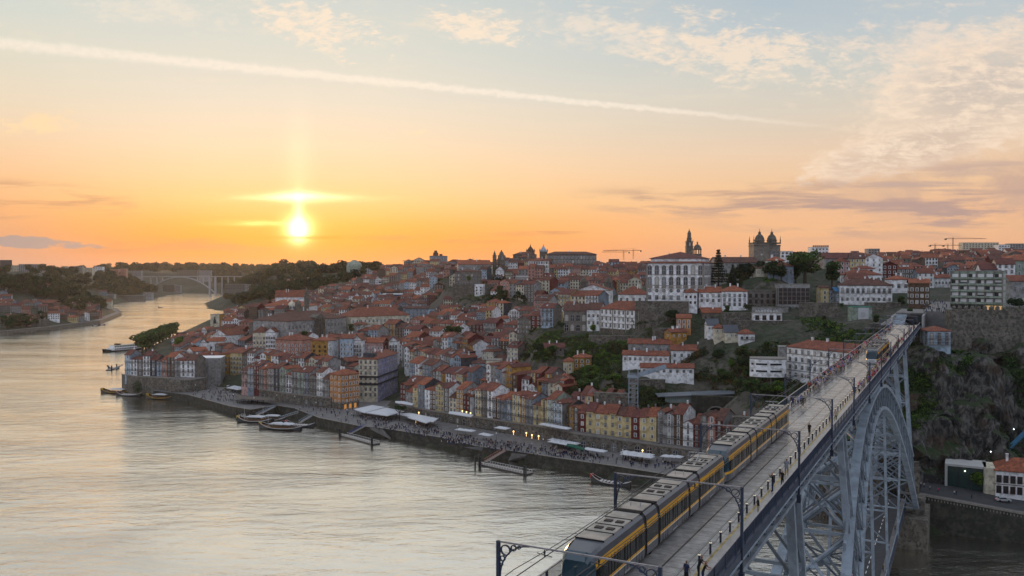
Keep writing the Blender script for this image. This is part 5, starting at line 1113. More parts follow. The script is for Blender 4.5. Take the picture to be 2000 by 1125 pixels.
for i, (a, c) in enumerate(strips):
    for var in range(2):
        q = MB(); w_ = (c - a) / 2; q.box(-w_, .035, -.10, w_, 1.165, -.003 * var); pm[i, var] = q.mesh('paving_plate', DECKM)
farp = MB(); ni = 0; rng = random.Random(2)
for k in range(int((T1 - T0) / 1.2)):
    y = T0 + k * 1.2
    for i, (a, c) in enumerate(strips):
        if 36 < y < 108 and ni < 300: link('paving_plate', pm[i, rng.randrange(2)], BR, ((a + c) / 2, y, DZ)); ni += 1
        else: farp.box(a, y + .04, DZ - .1, c, y + 1.16, DZ - rng.choice((0, .004)))
tag(farp.build('paving', DECKM, BR), kind='stuff')
b = MB()
for i in range(5): b.box(strips[0][0], T0, DZ - .11, strips[-1][1], T1, DZ - .09)
b.build('joint_bed', ASPH, BR)
for x in (-2.72, -1.28, .74, 2.18):
    b = MB(); b.box(x - .035, T0, DZ - .08, x + .035, T1, DZ + .006); b.build('rail', STEEL, BR)
# railings
pk = MB(); pk2 = MB()
for sx, q in ((1, pk), (-1, pk2)):
    X_ = 4.9 * sx
    b = MB(); b.box(X_ - .06, T0, DZ + 1.12, X_ + .06, T1, DZ + 1.2); b.build('handrail', M('worn rail and lit beam', (.25, .24, .25), .35, .3, 2, spec=.6), BR)
    b = MB(); b.box(X_ - .03, T0, DZ + .12, X_ + .03, T1, DZ + .2); b.build('bottom_rail', BLUEDK, BR)
    k = 0; y = T0 + 1
    while y < T1:
        q.box(X_ - .015, y - .015, DZ + .2, X_ + .015, y + .015, DZ + 1.12); y += .16 if y < 120 else .45
    if sx > 0: b = MB(); b.box(X_ - .01, T0 + .5, DZ + .42, X_ + .01, 112, DZ + 1.0); 
    for j in range(int((T1 - T0) / 3.15)):
        y = T0 + 1.2 + j * 3.15
        if y < 150: p_ = MB(); p_.box(X_ - .06, y - .06, DZ, X_ + .06, y + .06, DZ + 1.18); p_.build('railing_post', BLUEDK, BR)
        else: q.box(X_ - .06, y - .06, DZ, X_ + .06, y + .06, DZ + 1.18)
tag(pk.build('balusters', BLUEDK, BR), kind='stuff'); tag(pk2.build('balusters', BLUEDK, BR), kind='stuff')
# stiffening girder under the upper deck
GB = DZ - 4.6
for sx in (-1, 1):
    X_ = 3.1 * sx
    b = MB(); b.box(X_ - .28, T0, DZ - 1.05, X_ + .28, T1, DZ - .56); b.build('top_chord', BLUEIRON, BR)
    b = MB(); b.box(X_ - .28, T0, GB, X_ + .28, T1, GB + .42); b.build('bottom_chord', BLUEIRON, BR)
    b = MB(); b.box(5.0 * sx - .12, T0, DZ - .75, 5.0 * sx + .12, T1, DZ - .02); b.build('edge_beam', BLUEDK, BR)
    b = MB(); b.box(5.16 * sx - .05, T0, DZ - .72, 5.16 * sx + .05, T1, DZ - .62); b.build('edge_moulding', BLUEIRON, BR)
    n_ = int((T1 - T0) / 3.6); st_ = MB()
    for j in range(n_):
        y0 = T0 + j * 3.6; y1 = y0 + 3.6
        if sx > 0 and 30 < y0 < 330:
            for a, c in (((X_, y0, DZ - 1), (X_, y1, GB + .3)), ((X_, y0, GB + .3), (X_, y1, DZ - 1))): q = MB(); q.bar(a, c, .16, .30); q.build('girder_diagonal', BLUEMID, BR)
        else: st_.bar((X_, y0, DZ - 1), (X_, y1, GB + .3), .16, .3); st_.bar((X_, y0, GB + .3), (X_, y1, DZ - 1), .16, .3)
        st_.box(X_ - .14, y0 - .14, GB + .3, X_ + .14, y0 + .14, DZ - 1)
        st_.bar((X_, y0, GB + 1.4), (5.0 * sx, y0, DZ - .75), .14, .16)          # console carrying the footway
        st_.bar((X_, y0, DZ - .8), (5.0 * sx, y0, DZ - .7), .14, .2)
        if sx > 0: st_.bar((-3.1, y0, GB + .2), (3.1, y0, GB + .2), .16, .25); st_.bar((-3.1, y0, GB + .2), (3.1, y1, GB + .2), .12, .14); st_.bar((3.1, y0, DZ - 1), (-3.1, y0, GB + .4), .12, .14)
    tag(st_.build('girder_lattice', BLUEMID, BR), kind='stuff')
# arch ribs
TC = 205.0; HS = 86.0
def ze(s): return 57.2 - 30.5 * (abs(s) / HS) ** 2.1            # extrados
def zi(s): return 52.6 - 41.0 * (abs(s) / (HS - 3.5)) ** 2.0    # intrados
def vo(z): return 3.1 + 4.9 * max(0, (54 - z)) / 44.0
N_ = 28
def nodes(fn, span): return [(-span + 2 * span * j / N_) for j in range(N_ + 1)]
SE = nodes(ze, HS); SI = nodes(zi, HS - 3.5)
def pe_(j, sx): s_ = SE[j]; z = ze(s_); return Vector((sx * vo(z), TC + s_, z))
def pi_(j, sx): s_ = SI[j]; z = zi(s_); return Vector((sx * vo(z), TC + s_, z))
for sx in (-1, 1):
    for j in range(N_):
        q = MB(); q.bar(pe_(j, sx), pe_(j + 1, sx), 1.35, .75, up=(1, 0, 0)) if False else q.bar(pe_(j, sx), pe_(j + 1, sx), 1.5, .7); q.bar(pe_(j, sx) + Vector((0, 0, .36)), pe_(j + 1, sx) + Vector((0, 0, .36)), .06, .06); q.build('arch_chord', BLUEIRON, BR)
        q = MB(); q.bar(pi_(j, sx), pi_(j + 1, sx), 1.5, .7); q.build('arch_chord', BLUEIRON, BR)
    for j in range(N_ + 1):
        q = MB(); q.bar(pe_(j, sx), pi_(j, sx), .55, .45, up=(0, 1, 0)); q.build('arch_post', BLUEMID, BR)
    for j in range(N_):
        for a, c in ((pe_(j, sx), pi_(j + 1, sx)), (pi_(j, sx), pe_(j + 1, sx))):
            q = MB()
            for o in (-.42, .42): q.bar(a + Vector((o, 0, 0)), c + Vector((o, 0, 0)), .13, .22, up=(0, 1, 0))
            L_ = (c - a).length; m_ = max(3, int(L_ / 1.1))
            for k in range(m_):
                p0 = a.lerp(c, k / m_); p1 = a.lerp(c, (k + 1) / m_); sg = .42 if k % 2 else -.42; q.bar(p0 + Vector((sg, 0, 0)), p1 - Vector((sg, 0, 0)), .05, .09)
            q.build('arch_diagonal', BLUEMID, BR)
def xbrace(P, name='cross_brace', w_=.42):   # P: four corners, two on each side
    for a, c in ((P[0], P[3]), (P[1], P[2])): q = MB(); q.bar(a, c, w_, .34); q.build(name, BLUEIRON if w_ > .4 else BLUEMID, BR)
    m_ = (P[0] + P[1] + P[2] + P[3]) / 4; q = MB(); q.ring(m_, .01, .75, .2, (1, 0, 0), (P[2] - P[0]).normalized(), 8); q.build('gusset_plate', BLUEIRON, BR)
for j in range(0, N_ + 1, 2):
    if abs(SE[j]) > 24: q = MB(); q.bar(pe_(j, -1), pe_(j, 1), .5, .5); q.build('arch_strut', BLUEIRON, BR)
    q = MB(); q.bar(pi_(j, -1), pi_(j, 1), .45, .45); q.build('arch_strut', BLUEIRON, BR)
    if j + 2 <= N_:
        if abs(SE[j]) > 20: xbrace((pe_(j, -1), pe_(j, 1), pe_(j + 2, -1), pe_(j + 2, 1)))
        xbrace((pi_(j, -1), pi_(j, 1), pi_(j + 2, -1), pi_(j + 2, 1)), w_=.36)
    if abs(SE[j]) > 30: xbrace((pe_(j, -1), pe_(j, 1), pi_(j, -1), pi_(j, 1)), w_=.28)
# piers between arch or ground and the upper deck
def pier(t, zb, vb, half=2.0):
    zt = GB
    for sx in (-1, 1):
        for sy in (-1, 1): q = MB(); q.bar((sx * vb, t + sy * (half + .8), zb), (sx * 3.0, t + sy * half, zt), .95, .8, up=(0, 1, 0)); q.build('pier_leg', BLUEIRON, BR)
    nlev = max(1, int((zt - zb) / 7)); lat = MB()
    P = lambda sx, sy, k: Vector((sx * (vb + (3.0 - vb) * k), t + sy * (half + .8 - .8 * k), zb + (zt - zb) * k))
    for l in range(nlev):
        k0, k1 = l / nlev, (l + 1) / nlev
        for sy in (-1, 1):
            for a, c in ((P(-1, sy, k0), P(1, sy, k1)), (P(1, sy, k0), P(-1, sy, k1))): q = MB(); q.bar(a, c, .34, .3); q.build('pier_brace', BLUEMID, BR)
            q = MB(); q.bar(P(-1, sy, k1), P(1, sy, k1), .4, .4); q.build('pier_strut', BLUEIRON, BR)
        for sx in (-1, 1): lat.bar(P(sx, -1, k0), P(sx, 1, k1), .2); lat.bar(P(sx, 1, k0), P(sx, -1, k1), .2); lat.bar(P(sx, -1, k1), P(sx, 1, k1), .3)
    tag(lat.build('pier_lattice', BLUEMID, BR), kind='stuff')
for t in (145, 265): pier(t, ze(t - TC), vo(ze(t - TC)), 1.8)
pier(102, 16, 5.6, 2.2); pier(308, 16, 5.6, 2.2); pier(58, 22, 5.0, 2.0)
for sx in (-1, 1):          # curved brackets where the haunch piers meet the arch
    for t, sg in ((145, -1), (265, 1)):
        q = MB(); zb = ze(t - TC); vb = vo(zb)
        for k in range(6): a0_, a1_ = k / 6 * math.pi / 2, (k + 1) / 6 * math.pi / 2; q.bar((sx * vb, t + sg * (2 + 4 * (1 - math.cos(a0_))), zb - 1.5 * 0 + 4.2 * (1 - math.sin(a0_)) - 1.2 * math.sin(a0_)), (sx * vb, t + sg * (2 + 4 * (1 - math.cos(a1_))), zb + 4.2 * (1 - math.sin(a1_)) - 1.2 * math.sin(a1_)), 1.2, .4, up=(1, 0, 0))
        q.build('curved_bracket', BLUEIRON, BR)
# hangers and lower deck
LZ = 12.0
for t in (154, 188, 222, 256):
    z1 = zi(t - TC)
    for sx in (-1, 1):
        q = MB(); vb = vo(z1)
        for sy in (-.55, .55): q.bar((sx * 4.6, t + sy, LZ - 1), (sx * vb, t + sy, z1), .5, .16, up=(0, 1, 0))
        m_ = int((z1 - LZ) / 2.2)
        for k in range(m_): a = k / m_; c = (k + 1) / m_; q.bar((sx * (4.6 + (vb - 4.6) * a), t - .55, LZ + (z1 - LZ) * a), (sx * (4.6 + (vb - 4.6) * c), t + .55, LZ + (z1 - LZ) * c), .08, .12)
        q.build('hanger', BLUEIRON, BR)
    zs_ = [LZ + 7 + 7.5 * k for k in range(int((z1 - LZ - 9) / 7.5) + 1)] + [z1]
    for za, zb in zip(zs_[:-1], zs_[1:]):
        f_ = lambda z: 4.6 + (vo(z1) - 4.6) * (z - LZ) / (z1 - LZ)
        for s0 in (-1, 1): q = MB(); q.bar((s0 * f_(za), t, za), (-s0 * f_(zb), t, zb), .3, .25); q.build('hanger_brace', BLUEMID, BR)
        q = MB(); q.bar((-f_(za), t, za), (f_(za), t, za), .35, .35); q.build('hanger_strut', BLUEIRON, BR)
b = MB(); b.box(-4.4, 118, LZ - .5, 4.4, 296, LZ); b.build('lower_roadway', ASPH, BR)
for sx in (-1, 1):
    b = MB(); b.box(min(sx * 3.2, sx * 4.4), 118, LZ, max(sx * 3.2, sx * 4.4), 296, LZ + .14); b.build('lower_footway', PAVE, BR)
    b = MB(); b.box(sx * 4.5 - .12, 118, LZ - 2.2, sx * 4.5 + .12, 296, LZ - .2); b.build('lower_girder', BLUEDK, BR)
    b = MB(); b.box(sx * 4.5 - .05, 118, LZ + 1.05, sx * 4.5 + .05, 296, LZ + 1.15)
    for k in range(118): b.box(sx * 4.5 - .02, 118.5 + k * 1.5, LZ, sx * 4.5 + .02, 118.58 + k * 1.5, LZ + 1.05)
    b.build('lower_railing', BLUEIRON, BR)
for k in range(44): b = MB(); b.box(-.08, 119 + k * 4, LZ + .004, .08, 121 + k * 4, LZ + .01); b.build('lane_dash', WHITE, BR)
# masonry abutments (a separate thing each)
for t, lab in ((300, 'granite abutment block and pillars at the far foot of the arch'), (112, 'granite abutment at the near foot of the arch')):
    rt = empty('abutment', bw(0, t, 0), BA, lab, 'abutment'); sg = 1 if t > 200 else -1
    q = MB(); q.box(-11, -13 * (sg > 0) - 3, -3, 11, 10 + 3, 9.2); q.build('masonry_block', STONE, rt)
    for sx in (-1, 1):
        q = MB(); q.box(sx * 8.4 - 1.6, -9 * sg - 2, 9, sx * 8.4 + 1.6, -9 * sg + 3, 14.5); q.build('springing_block', STONE, rt)
        q = MB(); q.box(sx * 7.2 - .9, -2, 9, sx * 7.2 + .9, 0, 21); q.box(sx * 7.2 - 1.2, -2.3, 21, sx * 7.2 + 1.2, .3, 21.8); q.box(sx * 7.2 - .7, -1.7, 21.8, sx * 7.2 + .7, -.3, 23.5); q.build('obelisk', STONE, rt)
        q = MB(); q.box(sx * 5.6 - 1.8, (8 if sg > 0 else -12) - 3, 9, sx * 5.6 + 1.8, (8 if sg > 0 else -12) + 3, 16.5); q.build('pier_base', STONE, rt)

# gantries
def gantry(t, i):
    hz = 4.95; r = empty('overhead_line_gantry', bw(0, t, DZ), BA, 'iron portal gantry with ringed brackets spanning the tram deck, %s' % ('nearest to the viewer' if i == 0 else ['second', 'third', 'fourth', 'fifth', 'sixth', 'seventh', 'eighth', 'ninth', 'tenth', 'eleventh', 'twelfth', 'thirteenth'][i - 1] + ' from the viewer'), 'gantry', 'gantries along the tram deck')
    for sx in (-1, 1):
        q = MB(); q.box(sx * 5.12 - .10, -.11, -2.2, sx * 5.12 + .10, .11, hz + .02); q.box(sx * 5.12 - .2, -.22, -2.4, sx * 5.12 + .2, .22, -1.6); q.build('post', BLUEDK, r)
        q = MB(); bx = lambda d: sx * (5.12 - d)      # ringed quarter-circle bracket
        q.ring((bx(.50), 0, hz - .50), .27, .34, .12, (1, 0, 0), (0, 0, 1), 16); q.ring((bx(1.05), 0, hz - .30), .14, .20, .12, (1, 0, 0), (0, 0, 1), 12); q.ring((bx(1.42), 0, hz - .21), .08, .12, .12, (1, 0, 0), (0, 0, 1), 10)
        q.ring((bx(.30), 0, hz - 1.04), .13, .19, .12, (1, 0, 0), (0, 0, 1), 12); q.ring((bx(.22), 0, hz - 1.42), .07, .11, .12, (1, 0, 0), (0, 0, 1), 10)
        P = []
        for k in range(13):
            a = math.pi / 2 * k / 12; P.append((bx(.13 + 1.95 * (1 - math.cos(a))), 0, hz - 2.15 + 2.08 * math.sin(a)))
        for a, c in zip(P[:-1], P[1:]): q.bar(a, c, .075, .09, up=(0, 1, 0))
        q.build('ringed_bracket', BLUEDK, r)
    q = MB(); q.box(-5.0, -.05, hz - .07, 5.0, .05, hz + .02); q.build('cross_beam', MATS['worn rail and lit beam'], r)  # paler than the posts: light caught along the beam top put into its colour
    for x in (-2.0, 1.46): q = MB(); q.bar((x, 0, hz - .1), (x, 0, hz - .55), .05); q.bar((x - .5, 0, hz - .35), (x + .5, 0, hz - .45), .04); q.cyl(x, 0, hz - .32, hz - .18, .07, None, 6); q.build('insulator', IRONB, r)
for i in range(13): gantry([46.5, 66.6][i] if i < 2 else 92.5 + 25 * (i - 2), i)
for x, nm in ((-2.0, 'left'), (1.46, 'right')):
    q = MB(); 
    for i in range(-1, 14):
        y0 = 42.5 + 25 * i; y1 = y0 + 25
        q.bar((x, y0, DZ + 4.42), (x, y1, DZ + 4.42), .045)
        for k in range(6): a0_, a1_ = k / 6, (k + 1) / 6; q.bar((x, y0 + 25 * a0_, DZ + 4.9 - 1.2 * a0_ * (1 - a0_)), (x, y0 + 25 * a1_, DZ + 4.9 - 1.2 * a1_ * (1 - a1_)), .035)
    o = q.build('overhead_wire', IRONB, None, BO, BA); tag(o, 'thin overhead contact wire above the %s tram track' % nm, 'wire', 'overhead wires')
# bollards
q = MB(); q.cyl(0, 0, 0, .92, .085, None, 8, 0); q.cyl(0, 0, .92, .98, .10, None, 8, 1, True); q.cyl(0, 0, .98, 1.04, .07, .03, 8, 0); bmesh_ = q.mesh('bollard', [IRONB, M('bollard light band', (.6, .55, .45), .3, 0, emit=((1, .85, .6), .5))])
for sx, x, lab, grp in ((1, 3.2, 'dark bollard with pale top on the kerb beside the right footway', 'bollards of the right footway'), (-1, -3.75, 'dark bollard with pale top on the kerb beside the left footway', 'bollards of the left footway')):
    for k in range(104):
        y = 27.5 + k * 3.1 + (0 if sx > 0 else 1.2)
        tag(link('bollard', bmesh_, None, bw(x, y, DZ + .0), BA), lab, 'bollard', grp)
    q = MB()
    for k in range(104):
        y = 27.5 + k * 3.1 + (0 if sx > 0 else 1.2)
        for j in range(3): a, c = j / 3, (j + 1) / 3; s_ = lambda u: .72 - .5 * u * (1 - u); q.bar((x, y + 3.1 * a, DZ + s_(a)), (x, y + 3.1 * c, DZ + s_(c)), .03)
    tag(q.build('chain', IRONB, None, BO, BA), 'chain hanging from bollard to bollard along the %s footway' % ('right' if sx > 0 else 'left'), 'chain')

# ------------------------------------------------------------------ trams
YEL = M('tram yellow', (.66, .32, .008), .4, .1, .8, spec=.3); GREYP = M('tram grey paint', (.075, .08, .095), .28, .1, 1, spec=.5); RUB = M('rubber bellows', (.012, .012, .014), .7, .1)
TGL = M('tram tinted glass', (.006, .006, .007), .16, 0, spec=.2); ROOFP = M('tram roof panel', (.27, .245, .215), .42, .3, 1.2, spec=.5); WSC = M('tram windscreen', (.02, .05, .07), .05, 0, spec=.9); SILV = M('tram silver', (.40, .41, .43), .35, .1, metal=.5)
def tram(t0, lane, label, roofdark=False):
    r = empty('tram', bw(lane, t0, DZ + .0), BA, label, 'tram', 'trams on the upper deck'); r.scale = (1.02, 1, 1.1)
    prof = [(1.16, .18), (1.30, .34), (1.325, .62), (1.325, .90), (1.33, .905), (1.33, 1.10), (1.32, 1.11), (1.31, 2.10), (1.315, 2.11), (1.27, 2.58), (1.265, 2.59), (1.17, 2.95), (.98, 3.12), (.95, 3.14)]
    def body(y0, y1, tp0=0.0, tp1=0.0, long_=True):
        def shell(i0, i1, name, mt_):
            for sx in (-1, 1):
                q = MB()
                for a in range(i0, i1):
                    P = [(sx * prof[a][0], y0, prof[a][1]), (sx * prof[a][0], y1, prof[a][1]), (sx * prof[a + 1][0], y1, prof[a + 1][1]), (sx * prof[a + 1][0], y0, prof[a + 1][1])]
                    q.face(P if sx > 0 else P[::-1])
                q.build(name, mt_, r)
        shell(0, 3, 'skirt', GREYP); shell(3, 6, 'lower_yellow_band', YEL); shell(6, 7, 'window_band', TGL); shell(7, 8, 'window_band', TGL); shell(8, 10, 'upper_yellow_band', YEL); shell(10, 13, 'roof_shoulder', GREYP)
        q = MB(); q.face([(-.96, y0, 3.13), (.96, y0, 3.13), (.96, y1, 3.13), (-.96, y1, 3.13)]); q.face([(-1.16, y0, .2), (-1.16, y1, .2), (1.16, y1, .2), (1.16, y0, .2)])
        for y in (y0, y1): q.face([(p[0], y, p[1]) for p in prof] + [(-p[0], y, p[1]) for p in reversed(prof)])
        q.build('roof_well', RUB, r)
        for sx in (-1, 1): q = MB(); q.box(sx * 1.332 - .006, y0 + .2, .93, sx * 1.332 + .006, y1 - .2, .97); q.build('silver_line', WHITE, r)
        L_ = y1 - y0
        if long_:
            for k in range(4):
                a = y0 + L_ * k / 4 + .07; c = y0 + L_ * (k + 1) / 4 - .07; q = MB(); q.box(-.95, a, 3.13, .95, c, 3.20); q.build('roof_panel', ROOFP if not (roofdark and k % 2) else RUB, r)
                for j in (-1, 1):
                    if k in (1, 2): q = MB(); q.box(j * .42 - .27, (a + c) / 2 - .25, 3.20, j * .42 + .27, (a + c) / 2 + .25, 3.26); q.build('roof_vent', RUB, r)
            for k in range(5): y = y0 + L_ * k / 4; q = MB(); q.box(-1.02, max(y0, y - .06), 3.12, 1.02, min(y1, y + .06), 3.23); q.build('roof_rib', RUB, r)
            for sx in (-1, 1):
                for k in range(3):
                    y = y0 + L_ * (k + .5) / 3; q = MB(); q.box(sx * 1.315 - .012, y - .62, .36, sx * 1.315 + .018, y - .58, 2.3); q.box(sx * 1.315 - .012, y + .58, .36, sx * 1.315 + .018, y + .62, 2.3); q.box(sx * 1.315 - .012, y - .015, .36, sx * 1.315 + .018, y + .015, 2.3); q.build('door', RUB, r)
                for k in range(7): y = y0 + L_ * k / 7; q = MB(); q.box(sx * 1.315 - .01, y + .1, 1.12, sx * 1.315 + .012, y + .14, 2.3); q.build('window_bar', RUB, r)
                q = MB(); q.box(sx * 1.31 - .02, y0 + L_ * .42, .42, sx * 1.31 + .03, y0 + L_ * .58, .52); q.build('step_plate', SILV, r)
        else:
            q = MB(); q.box(-.85, y0 + .2, 3.13, .85, y1 - .2, 3.22); q.build('roof_panel', ROOFP, r)
            for x in (-.4, .35): q = MB(); q.cyl(x, (y0 + y1) / 2, 3.2, 3.5, .05, .03, 6); q.build('aerial', SILV, r)
            for sx in (-1, 1): q = MB(); q.cyl(0, 0, -.06, .06, .3, None, 12); o = q.build('wheel', RUB, r, (sx * 1.1, (y0 + y1) / 2, .3)); o.rotation_euler = (0, math.pi / 2, 0)
    def bellows(y0, y1):
        q = MB()
        for k in range(3):
            a = y0 + (y1 - y0) * k / 3; c = y0 + (y1 - y0) * (k + 1) / 3
            for s_ in (0,): 
                P = [(p[0] * .965, p[1]) for p in prof]
                for sx in (-1, 1):
                    for j in range(len(P) - 1):
                        F_ = [(sx * P[j][0], a, P[j][1]), (sx * P[j][0], c, P[j][1]), (sx * P[j + 1][0], c, P[j + 1][1]), (sx * P[j + 1][0], a, P[j + 1][1])]; q.face(F_ if sx > 0 else F_[::-1])
            q.box(-1.0, a + .02, 3.08, 1.0, a + .10, 3.26)
        q.face([(-.95, y0, 3.1), (.95, y0, 3.1), (.95, y1, 3.1), (-.95, y1, 3.1)])
        q.build('bellows', RUB, r)
    def cab(y0, dr):      # nose, y0 = joint to body, dr = direction
        secs = [(0, 1.0, 0), (.7, 1.0, .01), (1.3, .97, .05), (1.8, .90, .16), (2.15, .80, .34), (2.35, .70, .52)]
        def pt(k, j, sx):
            d, wsc, drop = secs[k]; x, z = prof[j]; zt = z - max(0, z - 1.0) * drop * .55 if z > 1.0 else z
            return (sx * x * (wsc if z > .9 else max(wsc, .8)), y0 + dr * (d if z > 1.0 else min(d * 1.06, 2.42)), zt)
        def strip(j0, j1, k0, k1, name, mt_):
            q = MB()
            for sx in (-1, 1):
                for k in range(k0, k1):
                    for j in range(j0, j1):
                        F_ = [pt(k, j, sx), pt(k + 1, j, sx), pt(k + 1, j + 1, sx), pt(k, j + 1, sx)]; q.face(F_ if sx * dr > 0 else F_[::-1])
            q.build(name, mt_, r, smooth=False)
        strip(0, 3, 0, 5, 'cab_skirt', GREYP); strip(3, 6, 0, 5, 'lower_yellow_band', YEL); strip(6, 8, 0, 3, 'cab_window', TGL); strip(6, 8, 3, 5, 'cab_corner', YEL if False else WSC); strip(8, 10, 0, 3, 'upper_yellow_band', YEL); strip(10, 13, 0, 3, 'roof_shoulder', GREYP)
        q = MB(); K = 5
        F_ = [pt(K, j, 1) for j in range(6, 14)] + [pt(K, j, -1) for j in range(13, 5, -1)]; q.face(F_ if dr < 0 else F_[::-1]); 
        q.face([pt(3, 13, -1), pt(3, 13, 1), pt(5, 13, 1), pt(5, 13, -1)])
        for sx in (-1, 1):
            for k in (3, 4):
                for j in range(8, 13): q.face([pt(k, j, sx), pt(k + 1, j, sx), pt(k + 1, j + 1, sx), pt(k, j + 1, sx)])
        q.build('windscreen', WSC, r)
        q = MB(); F_ = [pt(K, j, 1) for j in range(0, 7)] + [pt(K, j, -1) for j in range(6, -1, -1)]; q.face(F_ if dr < 0 else F_[::-1]); q.build('bumper', SILV, r)
        q = MB(); q.face([pt(0, 13, -1), pt(0, 13, 1), pt(3, 13, 1), pt(3, 13, -1)]); q.build('cab_roof', GREYP, r)
        for sx in (-1, 1):
            yy = y0 + dr * 2.42; q = MB(); q.box(sx * .72 - .14, min(yy, yy + dr * .04), .62, sx * .72 + .14, max(yy, yy + dr * .04), .78); q.build('headlight', M('tram lamp', (.8, .8, .75), .2, 0), r)
        q = MB(); yy = y0 + dr * 2.2; q.box(-.55, min(yy, yy + dr * .1), 2.08, .55, max(yy, yy + dr * .1), 2.3); q.build('destination_sign', TGL, r)
        q = MB(); yy = y0 + dr * 2.39; q.bar((-.3, yy, 1.12), (.35, yy - dr * .05, 1.75), .04); q.build('wiper', RUB, r)
    y = 2.4; cab(y, -1)
    for i, (ln, lg_) in enumerate(((7.4, 1), (2.6, 0), (7.8, 1), (2.6, 0), (7.4, 1))):
        body(y, y + ln, long_=bool(lg_)); y += ln
        if i < 4: bellows(y, y + .55); y += .55
    cab(y, 1)
    q = MB(); yp = 2.4 + 7.4 + .55 + 2.6 + .55 + 7.8 + .55 + 2.6 + .55 + 3.8
    q.bar((-.5, yp - .6, 3.3), (-.5, yp + .6, 3.3), .06); q.bar((.5, yp - .6, 3.3), (.5, yp + .6, 3.3), .06); q.bar((0, yp - .5, 3.3), (0, yp + 1.0, 3.7), .07); q.bar((0, yp + 1.0, 3.7), (0, yp, 3.95), .06); q.bar((-.8, yp, 3.98), (.8, yp, 3.98), .07); q.bar((-.6, yp + .2, 3.98), (.6, yp + .2, 3.98), .05); q.build('pantograph', SILV, r)
    return r
tram(51.2, -2.05, 'front tram unit with yellow bands and tan roof panels at the bottom edge')
tram(86.8, -2.05, 'second tram unit coupled behind the front one, blue windscreen showing')
tram(213, 1.46, 'distant tram coming across the deck through the crowd', True)

# ------------------------------------------------------------------ people
SHIRT = {k: M('cloth ' + k, c, .85, .1) for k, c in {'black': (.015, .015, .017), 'white': (.42, .42, .44), 'blue': (.04, .10, .35), 'pink': (.50, .03, .18), 'grey': (.22, .23, .26), 'red': (.30, .03, .03), 'lilac': (.30, .28, .42), 'navy': (.02, .03, .08), 'beige': (.36, .30, .22), 'olive': (.09, .10, .04)}.items()}
PM = {}
def person_mesh(pose, shirt, legs, short=False):
    k = (pose, shirt, legs, short)
    if k in PM: return PM[k]
    if ('base', pose) not in PM:
        hd = {'stand': ((-.07, 0), (.07, 0)), 'walk': ((-.09, .27), (.09, -.25)), 'lean': ((-.09, -.05), (.09, .05)), 'photo': ((-.13, 0), (.13, .02)), 'cross': ((-.08, .02), (.08, -.02))}[pose]
        lean = .22 if pose == 'lean' else .03
        V_ = [(0, 0, .93), (0, lean * .4, 1.14), (0, lean, 1.38), (0, lean + .01, 1.50), (0, lean + .03, 1.60), (0, lean + .03, 1.72)]; R_ = [.155, .135, .15, .058, .095, .075]
        E_ = [(0, 1), (1, 2), (2, 3), (3, 4), (4, 5)]
        for sx, (fx, fy) in ((-1, hd[0]), (1, hd[1])):
            k0 = len(V_); V_ += [(sx * .10, 0, .86), (sx * .10 + fx * .1, fy * .45 + (.03 if fy >= 0 else .05), .48), (sx * .10 + fx * .2, fy, .10), (sx * .11 + fx * .2, fy + .15, .04)]; R_ += [.098, .066, .045, .04]; E_ += [(0, k0), (k0, k0 + 1), (k0 + 1, k0 + 2), (k0 + 2, k0 + 3)]
            A_0 = {'stand': ((.25, .02, 1.14), (.25, .10, .90), (.25, .13, .80)), 'walk': ((.25, -sx * .12, 1.14), (.24, -sx * .2 + .1, .93), (.24, -sx * .2 + .16, .84)), 'lean': ((.24, .34, 1.20), (.14, .55, 1.22), (.10, .62, 1.22)), 'photo': ((.27, .22, 1.32), (.12, .32, 1.54), (.08, .33, 1.62)), 'cross': ((.25, .08, 1.16), (.08, .24, 1.16), (.0, .26, 1.18))}[pose]
            k0 = len(V_); V_ += [(sx * .185, lean, 1.40)] + [(sx * a, c, d) for a, c, d in A_0]; R_ += [.062, .045, .034, .032]; E_ += [(2, k0), (k0, k0 + 1), (k0 + 1, k0 + 2), (k0 + 2, k0 + 3)]
        me = bpy.data.meshes.new('tmp'); me.from_pydata(V_, E_, []); o = link('tmp', me); md = o.modifiers.new('s', 'SKIN'); sk = me.skin_vertices[0].data
        for i_, rr in enumerate(R_): sk[i_].radius = (rr, rr * (.72 if i_ in (0, 1, 2) else 1.0)); sk[i_].use_root = (i_ == 0)
        s2 = o.modifiers.new('u', 'SUBSURF'); s2.levels = 1; s2.render_levels = 1
        dg = bpy.context.evaluated_depsgraph_get(); dg.update(); PM[('base', pose)] = bpy.data.meshes.new_from_object(o.evaluated_get(dg)); bpy.data.objects.remove(o)
    me = PM[('base', pose)].copy(); me.name = 'person'
    me.materials.clear()
    for m_ in (SHIRT[shirt], SHIRT[legs], SKIN, HAIR, IRONB): me.materials.append(m_)
    for p in me.polygons:
        c = p.center; z = c.z; armd = abs(c.x) > .2
        if z > 1.52: i_ = 3 if (z > 1.68 or c.y < (.0 if pose != 'lean' else .22)) else 2
        elif z > 1.455 and abs(c.x) < .1: i_ = 2
        elif (abs(c.x) > .19 and z < 1.22 and pose in ('stand', 'walk')) or (c.y > .30 and pose in ('lean', 'photo')) or (pose == 'cross' and c.y > .2): i_ = 2
        elif z > .92: i_ = 0
        elif z < .09: i_ = 4
        elif short and z < .50: i_ = 2
        else: i_ = 1
        p.material_index = i_
    me.shade_smooth(); PM[k] = me; return me
def person(v, t, face, pose, shirt, legs, label, short=False, z=DZ + .12, group=None, s=1.0, world=None):
    o = link('person', person_mesh(pose, shirt, legs, short), None, world or bw(v, t, z), BA + face); o.scale = (s, s, s * .99); tag(o, label, 'person', group); return o
H_ = math.pi / 2
person(3.8, 85.6, 1.9, 'photo', 'black', 'navy', 'person in black top raising a camera beside the right railing', s=1.1)
